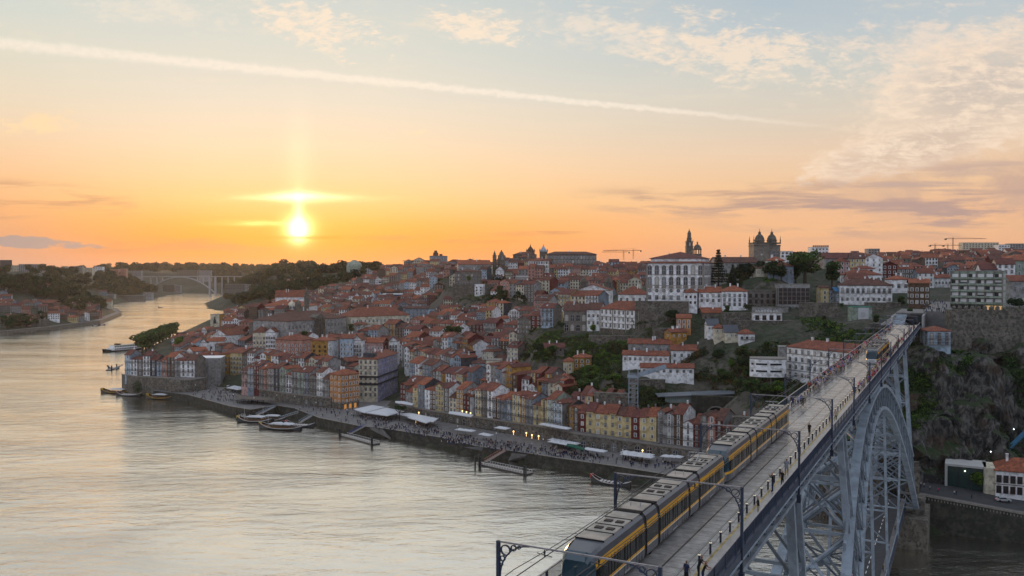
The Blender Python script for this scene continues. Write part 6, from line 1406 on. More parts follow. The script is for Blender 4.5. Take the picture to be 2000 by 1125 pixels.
person(4.2, 88.4, 2.6, 'stand', 'black', 'black', 'woman-height person in black dress with long dark hair by the right railing', s=.93)
person(3.8, 93.0, .3, 'cross', 'grey', 'grey', 'person in grey shirt and shorts with cap on the right footway', True, s=1.05)
person(2.4, 117.2, 2.9, 'walk', 'black', 'black', 'person in black running along the right track', True, z=DZ, s=1.02)
person(4.3, 76.6, 2.0, 'cross', 'black', 'beige', 'person with crossed arms leaning at the right railing near the lamp post')
person(3.9, 58.8, -1.4, 'lean', 'black', 'black', 'tallest of three dark figures at the bottom of the right footway', s=1.03)
person(3.4, 57.6, -.4, 'stand', 'navy', 'black', 'left one of three dark figures at the bottom of the right footway', s=.96)
person(4.4, 58.1, -1.5, 'lean', 'black', 'navy', 'right one of three dark figures, arm stretched to the railing', s=.96)
person(-4.4, 57.4, 1.5, 'lean', 'pink', 'black', 'person in magenta top at the left railing beside the front tram')
person(-4.2, 58.1, .4, 'stand', 'black', 'white', 'dark haired person right of the magenta one at the left railing')
person(-4.4, 59.8, 1.5, 'lean', 'white', 'grey', 'person in white shirt leaning on the left railing')
person(-4.4, 60.8, 1.3, 'lean', 'lilac', 'navy', 'person in lilac top second along the left railing')
person(-4.4, 62.6, 1.4, 'lean', 'beige', 'navy', 'person in beige top with bun at the left railing')
person(-4.4, 71.0, 1.5, 'lean', 'red', 'navy', 'person in red top at the left railing beyond the post')
person(-4.4, 72.2, 1.5, 'lean', 'black', 'navy', 'person in dark top next to the red one at the left railing')
person(3.7, 127.6, .1, 'walk', 'lilac', 'grey', 'person in light blue shirt walking by the fourth gantry post', True)
person(4.1, 129.4, .3, 'stand', 'beige', 'olive', 'person in beige walking just behind the light blue shirt')
rng = random.Random(8)
for v, t, s_, l_, lab in ((-4.5, 142, 'white', 'grey', 'person in white with long hair left of the walking group'), (-3.5, 140, 'navy', 'navy', 'person in navy first of the walking group on the left footway'), (-3.0, 141.5, 'lilac', 'navy', 'person in lilac in the walking group'),
                     (-2.8, 143, 'blue', 'black', 'person in blue in the middle of the walking group'), (-2.2, 141, 'black', 'black', 'person in black stepping onto the track in the group'), (-2.4, 144.5, 'beige', 'olive', 'person in beige at the back of the walking group'), (-4.4, 161, 'olive', 'beige', 'straw-coloured figure leaning on the left railing past the group')):
    person(v, t, rng.uniform(-.5, .5), rng.choice(['walk', 'stand']), s_, l_, lab, s=rng.uniform(.95, 1.05))
SC = list(SHIRT)
for k in range(240):
    t = rng.choice((rng.uniform(150, 205), rng.uniform(175, 300), rng.uniform(195, 350))); side = rng.random()
    v = rng.uniform(-4.5, -2.6) if side < .62 else rng.uniform(3.4, 4.5)
    if v > 0: v = rng.uniform(3.5, 4.5)
    person(v, t, rng.uniform(-3.1, 3.1), rng.choice(['walk', 'stand', 'lean', 'cross']), SC[k % 10], rng.choice(['black', 'navy', 'grey', 'beige']), 'visitor in %s top on the %s footway %s the distant tram' % (SC[k % 10], 'left' if v < 0 else 'right', 'before' if t < 208 else 'beside' if t < 250 else 'far beyond'), rng.random() < .4, group='crowd on the %s footway' % ('left' if v < 0 else 'right'), s=rng.uniform(.92, 1.06))

# ------------------------------------------------------------------ quay, terrace walls, river wall
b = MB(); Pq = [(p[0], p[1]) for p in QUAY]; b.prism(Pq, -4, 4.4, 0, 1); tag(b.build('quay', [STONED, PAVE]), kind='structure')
b = MB()      # coping along the water
for a, c in zip(shoreN[6:20], shoreN[7:21]): b.bar((a.x, a.y, 4.46), (c.x, c.y, 4.46), .9, .2)
tag(b.build('quay_coping', FRAMEG), kind='structure')
def retaining(label, pts_, z0, arches=0, thick=10, name='terrace_wall', cat='wall', seed=1, mt_=None):
    rng = random.Random(seed); P = [Vector((*wp(q), q[2])) for q in pts_]; o = P[0].copy(); r = empty(name, (o.x, o.y, z0), 0, label, cat)
    b = MB()
    for a, c in zip(P[:-1], P[1:]):
        d = (c - a).normalized(); nrm = Vector((-d.y, d.x, 0)).normalized() * thick
        A = [a - o, c - o, c - o + nrm, a - o + nrm]; k = b.pts([(p.x, p.y, -5) for p in A] + [(p.x, p.y, h_) for p, h_ in zip(A, (a.z - z0, c.z - z0, c.z - z0, a.z - z0))])
        for q in ((0, 1, 5, 4), (1, 2, 6, 5), (2, 3, 7, 6), (3, 0, 4, 7)): b.f.append(tuple(k + x for x in q)); b.i.append(0)
        b.f.append((k + 4, k + 5, k + 6, k + 7)); b.i.append(1)
    b.build('wall_body', [mt_ or STONE, PAVE], r)
    b = MB()
    for a, c in zip(P[:-1], P[1:]): a2 = a - o; c2 = c - o; b.bar((a2.x, a2.y - .05, a.z - z0 + .3), (c2.x, c2.y - .05, c.z - z0 + .3), .35, .7)
    b.build('parapet', FRAMEG, r)
    if arches:
        for a, c in zip(P[:-1], P[1:]):
            L_ = (c - a).length; n_ = int(L_ / 4.6); ang = math.atan2(c.y - a.y, c.x - a.x)
            for k in range(n_):
                p = a.lerp(c, (k + .5) / n_) - o; nn = Vector((math.sin(ang), -math.cos(ang), 0)) * .06; big = rng.random() < .45
                if rng.random() < .9: link('arched_opening', win_mesh('arch', 2.0 if big else 1.2, 3.2 if big else 2.2), r, (p.x + nn.x, p.y + nn.y, (1.9 if big else 2.0)), ang)
    return r
retaining('granite arcade wall under the houses left of the orange corner building', WALL, 4.4, 1, seed=3)
retaining('long granite arcade wall with dark arches behind the café umbrellas', WALL2, 4.4, 1, seed=4)
retaining('tall stone river wall carrying the leftmost waterfront houses', [(236, 588, 12.5), (262, 578, 12.5), (300, 573, 12.5), (340, 566, 12.5), (372, 561, 12.4), (384, 575, 12)], 0.5, 0, 14, 'river_wall', seed=5)
retaining('low stone quay wall of the left bank', [(-60, 1150, 5), (0, 1112, 5), (100, 1205, 5), (195, 1350, 5), (236, 1610, 5), (226, 1760, 5)], 0, 0, 16, 'river_wall', seed=6)
cypress = MB(); leaf_blob(cypress, 0, 0, 3.5, 3.4, 2.2, 4.5, 500, .45, random.Random(3), 0, .2); o = cypress.build('ivy_clump', LEAF[1], None, at(268, 766, 570)); tag(o, 'dark ivy mass hanging on the tall river wall', 'ivy')
# stone retaining walls of the upper town
for i, (x0, x1, yt, yb, D, rot, lab) in enumerate(((1240, 1345, 589, 614, 478, -14, 'stone retaining wall below the bishops palace'), (1150, 1310, 656, 674, 478, -12, 'long stone wall below the white convent garden'),
     (1436, 1562, 627, 672, 447, -8, 'big grey retaining wall with graffiti under the workshop'), (1275, 1334, 642, 668, 455, -5, 'rough stone wall left of the orange lean-to'), (1410, 1472, 612, 630, 452, -4, 'stone wall under the white terrace house'),
     (1562, 1640, 592, 622, 452, -10, 'stone wall left of the banner building'), (1690, 1760, 592, 612, 448, -12, 'stone terrace wall below the balcony mansion'), (1700, 1755, 634, 650, 400, -12, 'low stone wall on the green slope by the deck'),
     (1160, 1228, 768, 800, 398, -18, 'stone wall left of the lift tower foot'), (1228, 1300, 742, 756, 413, -8, 'grey wall under the lower terrace house'), (1430, 1500, 815, 850, 352, -12, 'dark granite wall right of the tunnel arch'),
     (884, 965, 556, 588, 800, -4, 'granite wall under the barracks and white tower house'), (0, 92, 598, 612, 1260, 20, 'old stone wall on the left bank hillside'), (40, 96, 625, 645, 1190, 28, 'stone warehouse wall on the left bank quay'))):
    hero('retaining_wall', lab, x0, x1, yt, yb, D, rot, 3, 'granite masonry', STONE, 'flat', None, cat='wall', below=12)
g_ = MB(); rng = random.Random(9)
for cx_, yb_, D_, n_ in ((1530, 652, 436, 7), (1500, 608, 461, 8), (1470, 655, 441, 4)):
    p = at(cx_, yb_, D_ - 1.2)
    for k in range(n_):
        for q in range(2): g_.ring((p.x - n_ * .8 + k * 1.5 + q * .3, p.y - .2 * k, p.z + rng.uniform(-.2, .4)), .42, .56, .05, (.9, 0, rng.uniform(-.3, .3)), (rng.uniform(-.3, .3), 0, 1), 7)
tag(g_.build('graffiti', WHITE), 'white looping graffiti tags sprayed along the grey retaining wall', 'graffiti')
# crenellated old town wall on the cliff
cr, CRW, CRH = hero('town_wall', 'medieval crenellated granite wall on the cliff edge right of the bridge', 1857, 2070, 607, 690, 336, -6, 5, 'granite masonry', STONE, 'flat', None, cat='wall', below=16)
for j in range(int(CRW / 2.3)):
    b = MB(); x = j * 2.3 + .3; b.box(x, -.15, CRH + .35, x + 1.3, .7, CRH + 1.5); b.face([(x, -.15, CRH + 1.5), (x + 1.3, -.15, CRH + 1.5), (x + 1.1, .27, CRH + 2.0), (x + .2, .27, CRH + 2.0)]); b.build('merlon', STONE, cr)
b = MB(); b.box(-.8, -1.2, -16, 7.2, 4, CRH + .5); b.build('tower_body', STONE, cr)
# portal where the deck meets the hill
pr = empty('deck_portal', bw(0, 372, DZ), BA, 'concrete tunnel mouth with street deck above where the trams enter the hill', 'tunnel portal')
b = MB(); b.box(-6.0, 8, -6, -5.2, 46, 3.0); b.face([(-6, 0, .4), (-5.2, 0, .4), (-5.2, 8, 3), (-6, 8, 3)]); b.box(5.2, 6, -6, 5.9, 46, 3.4); b.build('side_wall', MATS['plaster grey'], pr)
b = MB(); b.box(-5.2, 22, 3.2, 5.2, 60, 3.8); b.build('street_slab', PAVE, pr)
b = MB(); b.box(-5.2, 0, -.3, -1.0, 26, -.1); b.face([(-5.2, 0, 0), (-.8, 0, 0), (-.8, 22, 3.1), (-5.2, 22, 3.1)]); b.build('ramp', MATS['plaster blue-grey'], pr)
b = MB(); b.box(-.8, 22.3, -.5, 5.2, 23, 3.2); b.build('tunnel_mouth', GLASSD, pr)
b = MB(); b.box(-9.3, -6, -.1, -5.0, 60, .12); b.build('side_path', PAVE, pr)
st_ = MB(); L = bw(10, 372, 65); 
st_.prism([(bw(6, 395, 0).x, bw(6, 395, 0).y), (bw(16, 392, 0).x, bw(16, 392, 0).y), (at(1856, 600, 520).x, 520), (at(1826, 600, 540).x, 540)], 55, 66.6, 0); tag(st_.build('street', MATS['granite paving']), kind='structure')
# right bank: road on its wall, balustrade, museum box, white house
R0 = [(1762, 277.5, 11.8), (1800, 276.5, 11.5), (1900, 270, 10.3), (2000, 264, 9.0), (2150, 258, 8.6)]
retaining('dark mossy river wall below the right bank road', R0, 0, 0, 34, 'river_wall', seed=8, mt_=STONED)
b = MB(); P = [Vector((*wp(q), q[2])) for q in R0]
for a, c in zip(P[:-1], P[1:]):
    n_ = int((c - a).length / .9)
    for k in range(n_): p = a.lerp(c, k / n_); b.box(p.x - .12, p.y - .1, p.z - 1.0, p.x + .12, p.y + .15, p.z - .4)
tag(b.build('wall_corbels', FRAMEG), 'row of small stone corbels along the right bank wall top', 'corbels', None, 'stuff')
b = MB()
for a, c in zip(P[:-1], P[1:]):
    u = (c - a).normalized(); nn = Vector((-u.y, u.x, 0)); A = [a + nn * 4, c + nn * 4, c + nn * 21, a + nn * 21]; b.face([(p.x, p.y, p.z + .09) for p in A])
tag(b.build('road', ASPH), kind='structure')
mb_ = at(1845, 948, 291); ms = empty('museum_box', (mb_.x, mb_.y, 10.2), math.radians(-28), 'white concrete box with open glazed front beside the road under the cliff', 'building')
b = MB(); b.box(0, 0, -1, .8, 11, 7.6); b.box(11.4, 0, -1, 12.2, 11, 7.6); b.box(0, 0, 7.6, 12.2, 11, 8.3); b.box(0, 10.2, -1, 12.2, 11, 7.6); b.build('concrete_shell', M('pale concrete', (.42, .42, .41), .8, .1), ms)
b = MB(); b.box(.8, 1.2, 0, 11.4, 1.3, 7.6); b.build('glass_front', M('green museum glass', (.025, .05, .045), .1, 0, spec=.8), ms)
for x in (4, 7.8): b = MB(); b.box(x - .08, 1.1, 0, x + .08, 1.35, 7.6); b.build('mullion', IRONB, ms)
b = MB(); b.cyl(6, .9, 6.0, 6.35, .22, None, 8); b.build('lamp', M('lit lamp', (.9, .9, .8), .5, 0, emit=((.85, 1, .75), 2)), ms)
CPX.append((mb_.x + 6, mb_.y, 10.2))
hero('quayside_house', 'white two-storey house with orange roof at the right edge by the road', 1944, 2060, 916, 972, 283, -24, 12, 'white', 2, 'hip', fl(2, 'dark', 1.2, 2.2), 8, 0, rise=3.4, bands=(4.6,))
b = MB(); p = at(1922, 966, 285); b.box(0, 0, -2, 4.0, 10, 9.2); o = b.build('gable_wall', MATS['plaster cream'], None, (p.x, p.y, 9.3), math.radians(-24)); tag(o, 'tall blank pale gable wall at the left of the white quayside house', 'wall')
bs_ = at(1908, 962, 288); tree(bs_.x, bs_.y, 10.2, 'round', .7, 'dark round shrub between museum box and quayside house', None, 1)
# blue funicular track on the cliff
a = at(1932, 914, 299); c = at(2040, 806, 318); b = MB(); b.bar(a, c, 1.6, .5); b.bar(a + Vector((1.2, -1, .8)), c + Vector((1.2, -1, .8)), .12); tag(b.build('funicular_track', M('funicular blue', (.04, .13, .22), .5, .2)), 'blue inclined funicular track climbing the cliff at the right edge', 'track')
for i, (x, y, D) in enumerate(((1980, 839, 306), (1957, 861, 302), (1935, 883, 298), (1913, 905, 294))):
    b = MB(); b.cyl(0, 0, -2.5, 0, .06, None, 6); b.cyl(0, 0, 0, .35, .2, .12, 8, 1); tag(b.build('track_lamp', [IRONB, M('lit white lamp', (.9, .9, .9), .5, 0, emit=((.9, 1, 1), 3.5))], None, at(x, y, D)), 'small lit lamp beside the funicular track, %s of four' % ['highest', 'second', 'third', 'lowest'][i], 'lamp', 'lamps beside the funicular track')
# cliff face: its own finer, rougher sheet
from mathutils import noise as mn
cx = np.arange(96, 262, 1.15); cy = np.arange(281, 352, .8); CXg, CYg = np.meshgrid(cx, cy); CZg = ground(CXg, CYg)
vv = []
for x, y, z in zip(CXg.ravel(), CYg.ravel(), CZg.ravel()):
    k = min(1, max(0, (z - 12.5) / 5)) * min(1, (y - 281) / 5)
    q = Vector((x * .11, y * .16, z * .09)); r1 = mn.fractal(q, .8, 2.2, 6); r2 = mn.ridged_multi_fractal(Vector((x * .07 + 9, y * .06, z * .10)), .8, 2.3, 5, 1.0, 2.0)
    vv.append((x + 1.2 * r1 * k, y - (4.2 * r1 + 3.2 * (r2 - 1.2)) * k, z + (.3 + 1.8 * r1 + .8 * (r2 - 1.2)) * k + (.05 if k > 0 else -1.2)))
nx2, ny2 = len(cx), len(cy); fs = [(j * nx2 + i, j * nx2 + i + 1, (j + 1) * nx2 + i + 1, (j + 1) * nx2 + i) for j in range(ny2 - 1) for i in range(nx2 - 1)]
me = bpy.data.meshes.new('cliff'); me.from_pydata(vv, [], fs); me.update()
cm = bpy.data.materials.new('cliff face'); cm.use_nodes = True; n = NT(cm.node_tree); bs = n.n('ShaderNodeBsdfPrincipled'); out = n.n('ShaderNodeOutputMaterial'); n.t.links.new(bs.outputs[0], out.inputs[0]); geo = n.n('ShaderNodeNewGeometry'); pos = geo.outputs['Position']
mpn = n.n('ShaderNodeMapping'); n.put(mpn.inputs[0], pos); mpn.inputs['Scale'].default_value = (1.4, 1.4, .6); mpn.inputs['Rotation'].default_value = (0, .25, 0)
s1 = n.noise(mpn.outputs[0], .35, 8, .7, .5); s2 = n.noise(pos, .07, 5, .6); s3 = n.noise(pos, .9, 6, .7)
col = n.mix(n.ss(s1, .42, .60), (.022, .022, .023, 1), (.135, .128, .118, 1)); col = n.mix(n.m('MULTIPLY', n.ss(s2, .52, .62), .7), col, (.065, .038, .022, 1))
sp = n.n('ShaderNodeSeparateXYZ'); n.t.links.new(geo.outputs['Normal'], sp.inputs[0]); gr = n.m('MULTIPLY', n.ss(n.m('ADD', sp.outputs[2], n.m('MULTIPLY', n.m('SUBTRACT', s3, .5), .8)), .64, .86), 1.0)
col = n.mix(gr, col, (.028, .05, .016, 1)); n.put(bs.inputs['Base Color'], col); bs.inputs['Roughness'].default_value = .95
bp = n.n('ShaderNodeBump'); bp.inputs['Strength'].default_value = 1.0; bp.inputs['Distance'].default_value = .9; n.put(bp.inputs['Height'], n.m('ADD', s1, n.m('MULTIPLY', s3, .5))); n.t.links.new(bp.outputs[0], bs.inputs['Normal'])
me.materials.append(cm); tag(link('cliff', me), kind='structure')

# leafy ground cover on the slopes
gc = MB(); rng = random.Random(31)
def cover(poly, n_, D0, D1, size, ms_, h_=1.0):
    x0, x1 = min(p[0] for p in poly), max(p[0] for p in poly); cc = []
    for _ in range(n_ * 9): D = rng.uniform(D0, D1); cc.append(((rng.uniform(x0, x1) - 1000) / F * D, D))
    A = np.array(cc); Z_ = ground(A[:, 0], A[:, 1]); k = 0
    for (x, y), z in zip(cc, Z_):
        px, py = pix(x, y, z)
        if k < n_ and inpoly(px, py, poly) and not taken(x, y, .5) and mn.noise(Vector((x * .06, y * .06, 0))) > -.25: leaf_blob(gc, x, y, z + .2 * h_, 1.5 * h_, 1.5 * h_, .8 * h_, 15, size, rng, rng.choice(ms_), .1); k += 1
cover(GREEN, 2300, 405, 525, .42, [0, 0, 1, 2, 3], 1.0)
cover([(1395, 680), (1540, 665), (1545, 800), (1440, 830), (1390, 760)], 1300, 350, 460, .40, [0, 1, 1, 3, 5])
cover([(1180, 735), (1300, 750), (1320, 800), (1200, 812)], 500, 380, 430, .38, [1, 1, 3, 0])
cover([(1555, 608), (1650, 636), (1800, 612), (1800, 640), (1740, 690), (1600, 690)], 1700, 345, 480, .40, [0, 1, 1, 2])
cover([(1560, 690), (1700, 700), (1760, 760), (1500, 900), (1430, 860)], 1000, 300, 380, .40, [1, 1, 0, 3])
cover([(1760, 665), (1862, 678), (1900, 700), (1870, 740), (1830, 790), (1790, 840), (1755, 800)], 2600, 286, 345, .34, [0, 1, 1, 2])
cover([(985, 655), (1060, 615), (1115, 640), (1070, 700), (1000, 725)], 900, 460, 640, .45, [0, 1, 3, 2])
cover([(850, 538), (965, 545), (965, 602), (845, 602)], 420, 690, 920, .7, [1, 3, 0], 1.5)
cover([(1180, 590), (1260, 590), (1330, 620), (1330, 660), (1260, 655)], 420, 450, 540, .42, [1, 0, 3])
cover([(1960, 690), (2010, 690), (2010, 800), (1990, 800)], 250, 300, 345, .34, [1, 1, 0])
cover([(1860, 840), (2010, 800), (2010, 900), (1880, 920)], 260, 292, 325, .30, [1, 1, 3])
cover([(940, 555), (1050, 560), (1060, 600), (960, 604)], 300, 720, 850, .7, [1, 3, 0], 1.6)
cover([(1300, 660), (1420, 690), (1420, 740), (1360, 745)], 300, 400, 470, .4, [1, 1, 3, 5])
cover([(1340, 595), (1640, 560), (1650, 600), (1560, 625), (1400, 640), (1320, 625)], 500, 430, 520, .42, [1, 1, 3, 0])
tag(gc.build('ground_cover', LEAF), 'tangle of ivy, brambles and grass covering slopes and cliff ledges', 'ground cover', None, 'stuff')

# lift tower with walkway
lt = empty('lift_tower', at(1237, 812, 392), math.radians(-10), 'open steel lift tower standing alone below the slope houses', 'lift tower'); hh = (812 - 722) * 392 / F; w_ = 2.0
for sx in (-1, 1):
    for sy in (-1, 1): b = MB(); b.box(sx * w_ - .14, sy * w_ - .14, -6, sx * w_ + .14, sy * w_ + .14, hh); b.build('column', BLUEIRON, lt)
k = 0
while k * 2.1 < hh:
    z = k * 2.1; b = MB(); b.box(-w_, -w_ - .1, z, w_, -w_ + .1, z + .2); b.box(-w_, w_ - .1, z, w_, w_ + .1, z + .2); b.box(-w_ - .1, -w_, z, -w_ + .1, w_, z + .2); b.box(w_ - .1, -w_, z, w_ + .1, w_, z + .2); b.build('ring_beam', BLUEIRON, lt)
    if z + 2.1 < hh: b = MB(); b.bar((-w_, -w_, z), (w_, -w_, z + 2.1), .12); b.bar((w_, -w_, z), (w_, w_, z + 2.1), .12); b.bar((-w_, w_, z), (-w_, -w_, z + 2.1), .12); b.build('diagonal', BLUEIRON, lt)
    k += 1
b = MB(); b.box(-.9, -.9, -4, .9, .9, hh - 2); b.build('lift_shaft', FRAMEG, lt)
b = MB(); b.box(-w_ - .6, -w_ - .6, hh - 3.4, w_ + .6, w_ + .6, hh - 3.1); b.box(-w_ - .6, -w_ - .6, hh - 3.1, w_ + .6, -w_ - .5, hh - 2); b.box(-w_ - .6, -w_ - .6, hh - 3.1, -w_ - .5, w_ + .6, hh - 2); b.build('viewing_platform', BLUEIRON, lt)
b = MB(); b.bar((w_, 0, hh - 3.0), (14.5, 3, hh + .8), 2.4, .25); b.bar((w_, -1.3, hh - 2.2), (14.5, 1.7, hh + 1.6), .1, 1.6); b.bar((w_, 1.3, hh - 2.2), (14.5, 4.3, hh + 1.6), .1, 1.6); b.build('walkway', BLUEIRON, lt)
# long low glass pavilion on its stone base
gp = at(1286, 778, 396); gpv = empty('glass_pavilion', gp, math.radians(-6), 'long low pavilion with slanting metal roof and strip of glass above a stone base', 'pavilion')
b = MB(); b.box(2, 3, -8, 33, 12, -2.4); b.build('stone_base', STONE, gpv)
b = MB(); b.box(3, 2.4, -2.4, 26, 11, -2.1); b.build('floor_slab', FRAMEG, gpv)
for k in range(24): b = MB(); b.box(3.2 + k * .95, 2.8, -2.1, 4.1 + k * .95, 2.86, .5 + k * .04); b.build('glass_panel', M('green tinted glass', (.26, .34, .33), .2, .1, spec=.8), gpv)
b = MB(); k_ = b.pts([(0, 0, .5), (34, 1, 2.2), (36, 12, 2.6), (-1, 9, .8), (0, 0, .8), (34, 1, 2.5), (36, 12, 2.9), (-1, 9, 1.1)])
for q in ((3, 2, 1, 0), (4, 5, 6, 7), (0, 1, 5, 4), (1, 2, 6, 5), (2, 3, 7, 6), (3, 0, 4, 7)): b.f.append(tuple(k_ + x for x in q)); b.i.append(0)
b.build('metal_roof', M('zinc sheet', (.16, .18, .21), .4, .15, metal=.3), gpv)
hero('skylit_roof_house', 'white topped house with orange roof holding one big skylight', 1326, 1352, 806, 838, 388, -14, 16, 'white', 2, 'hip', fl(1, 'white', 1.2, 1.6), 3, 1, rise=2.2)
b = MB(); p = at(1344, 801, 391); b.face([(0, 0, 0), (2.6, -.6, 0), (2.6, 1.6, 1.0), (0, 2.2, 1.0)]); tag(b.build('skylight', MATS['skylight glass'] if 'skylight glass' in MATS else GLASS, None, (p.x, p.y, p.z)), 'single bright skylight pane on the orange roof near the tram', 'skylight')
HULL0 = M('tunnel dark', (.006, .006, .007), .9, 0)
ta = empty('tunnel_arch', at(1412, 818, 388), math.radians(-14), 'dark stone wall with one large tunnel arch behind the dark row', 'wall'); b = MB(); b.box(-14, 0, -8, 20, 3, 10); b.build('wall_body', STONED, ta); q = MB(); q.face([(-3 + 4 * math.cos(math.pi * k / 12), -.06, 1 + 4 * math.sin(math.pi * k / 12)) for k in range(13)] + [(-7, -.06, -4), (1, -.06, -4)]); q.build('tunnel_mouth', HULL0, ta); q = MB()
for k in range(12): q.bar((-3 + 4.4 * math.cos(math.pi * k / 12), -.1, 1 + 4.4 * math.sin(math.pi * k / 12)), (-3 + 4.4 * math.cos(math.pi * (k + 1) / 12), -.1, 1 + 4.4 * math.sin(math.pi * (k + 1) / 12)), .5, .8, up=(0, 1, 0))
q.build('arch_ring', FRAMEG, ta)
gw = at(1452, 860, 340); b = MB(); b.box(0, 0, -2, 7, 1, 3.2); o = b.build('mural_hoarding', MATS['plaster grey'], None, gw, math.radians(-12)); tag(o, 'pale grey painted hoarding near the tunnel arch', 'hoarding')

# ------------------------------------------------------------------ umbrellas, awnings, crowd and lamps of the quay
um = MB(); s_ = 1.9
um.face([(-s_, -s_, 2.5), (s_, -s_, 2.5), (0, 0, 3.2)]); um.face([(s_, -s_, 2.5), (s_, s_, 2.5), (0, 0, 3.2)]); um.face([(s_, s_, 2.5), (-s_, s_, 2.5), (0, 0, 3.2)]); um.face([(-s_, s_, 2.5), (-s_, -s_, 2.5), (0, 0, 3.2)])
for a, c in (((-s_, -s_), (s_, -s_)), ((s_, -s_), (s_, s_)), ((s_, s_), (-s_, s_)), ((-s_, s_), (-s_, -s_))): um.face([(*a, 2.3), (*c, 2.3), (*c, 2.5), (*a, 2.5)])
UMC = um.mesh('canopy', CLOTH); up_ = MB(); up_.cyl(0, 0, 0, 3.1, .05, None, 6); up_.cyl(0, 0, 0, .12, .4, None, 8); UMP = up_.mesh('pole', IRONB)
def umbrella(x, y, z, rz, label, group, sc=1.0):
    r = empty('umbrella', (x, y, z), rz, label, 'umbrella', group); r.scale = (sc, sc, 1); link('canopy', UMC, r); link('pole', UMP, r)
UG = [((1075, 868), (1128, 878), 2, 9, 'white umbrella of the café group left of the green awning'), ((1143, 887), (1180, 893), 1, 4, 'white umbrella in the first group right of the green awning'), ((1215, 893), (1275, 901), 2, 8, 'white umbrella in the wide group before the stone arch'),
      ((1295, 902), (1330, 904), 1, 3, 'white umbrella near the dark row, one of the group of three'), ((893, 848), (925, 852), 1, 3, 'white umbrella right of the big arcade awnings'), ((940, 857), (958, 861), 1, 2, 'white umbrella left of the tunnel passage'),
      ((1058, 838), (1110, 848), 1, 6, 'white umbrella on the upper terrace at the tall row'), ((972, 845), (990, 848), 1, 2, 'small white umbrella on the upper terrace ledge'),
      ((446, 760), (478, 766), 2, 7, 'white umbrella on the square by the netted building'), ((440, 744), (462, 748), 1, 3, 'white umbrella higher up the same square'), ((350, 758), (380, 762), 1, 3, 'white umbrella at the foot of the river wall'), ((488, 783), (510, 787), 1, 3, 'white umbrella by the brown terrace roof')]
for (a, c, rows_, n_, lab) in UG:
    for i in range(n_):
        z0 = 10.2 if 'upper' in lab else 4.42; t = (i % math.ceil(n_ / rows_) + .5) / math.ceil(n_ / rows_); p = onz(a[0] + (c[0] - a[0]) * t, a[1] + (c[1] - a[1]) * t + 4 * (i // math.ceil(n_ / rows_)), z0)
        umbrella(p.x, p.y, z0, -.6, lab, lab.replace('white umbrella', 'umbrellas'), 1.0)
def canopy(pts_, z, label, mt=CLOTH, legs=True, zh=3.2):
    P = [onz(a, c, z + zh) for a, c in pts_]; o = P[0]; r = empty('awning', (o.x, o.y, z), 0, label, 'awning'); b = MB(); n_ = len(P); m_ = sum(((p - o) for p in P), Vector()) / n_
    for i in range(n_): a, c = P[i] - o, P[(i + 1) % n_] - o; b.face([(a.x, a.y, zh), (c.x, c.y, zh), (m_.x, m_.y, zh + .9)]); b.face([(a.x, a.y, zh - .35), (c.x, c.y, zh - .35), (c.x, c.y, zh), (a.x, a.y, zh)])
    b.build('canopy', mt, r)
    for p in P: b = MB(); q = p - o; b.cyl(q.x * .97 + m_.x * .03, q.y * .97 + m_.y * .03, 0, zh, .07, None, 6); b.build('pole', IRONB, r)
canopy([(691, 799), (727, 791), (752, 795), (712, 806)], 4.42, 'large white marquee roof left panel on the square'); canopy([(715, 806), (754, 796), (790, 803), (757, 812)], 4.42, 'large white marquee roof right panel beside the flat tree')
canopy([(775, 808), (800, 806), (856, 817), (846, 824)], 4.42, 'white pleated awning right of the flat crowned quay tree'); canopy([(796, 815), (816, 811), (850, 820), (832, 826)], 4.42, 'second white pleated awning in front of the arcade')
canopy([(772, 783), (808, 788), (805, 791), (772, 786)], 8.8, 'white awning strip on the upper left terrace'); canopy([(878, 803), (925, 810), (920, 814), (876, 807)], 9.3, 'white awning under the lit yellow facade')
canopy([(1108, 866), (1142, 875), (1140, 879), (1106, 870)], 4.42, 'dark green awning along the arcade wall', M('green canvas', (.01, .08, .05), .8, .1)); canopy([(455, 770), (530, 776), (540, 782), (470, 779)], 4.42, 'brown flat terrace roof on the left square', M('brown canvas', (.12, .10, .085), .8, .2))
canopy([(1350, 888), (1384, 890), (1380, 893), (1348, 892)], 4.42, 'beige awning at the bridge end of the quay', M('beige canvas', (.35, .31, .26), .8, .1))
lamps = MB(); rng = random.Random(12)
for i, (px, py, z) in enumerate([(1028, 846, 7), (1039, 850, 7), (1052, 852, 7), (1003, 843, 7), (812, 820, 6), (818, 806, 7), (903, 803, 12), (911, 805, 12), (919, 807, 12), (1255, 880, 7), (573, 778, 7), (1185, 614, 49)]):
    p = onz(px, py, z) if z < 40 else at(px, py, 545); b = MB(); b.lathe(0, 0, [(.08, -1.6), (.08, -.3), (.3, -.2), (.38, .1), (.22, .4), (0, .5)], 8); o = b.build('wall_lantern', M('warm lantern', (.9, .6, .3), .5, 0, emit=((1, .6, .22), 2.2)), None, p); tag(o, 'warm lit lantern, %s along the arcade and terraces' % ORD[i].replace(' from left', ' listed') if False else 'warm glowing lantern on the quay arcade or terrace front', 'lantern', 'warm lanterns along the quay')
lp = MB(); lp.cyl(0, 0, 0, 5.2, .07, .05, 6, 0); lp.lathe(0, 0, [(.05, 5.2), (.22, 5.4), (.25, 5.8), (.06, 6.0), (0, 6.1)], 6, 1); LPM = lp.mesh('street_lamp', [IRONB, FRAMEW])
for i in range(15):
    t = i / 14; a = shoreN[6 + int(t * 13)]; c = shoreN[7 + int(t * 13)]; f_ = t * 13 - int(t * 13); p = a.lerp(c, f_); tag(link('street_lamp', LPM, None, (p.x + 2, p.y + 5.0, 4.42)), 'slim dark lamp post standing near the quay edge', 'street lamp', 'lamp posts along the quay')
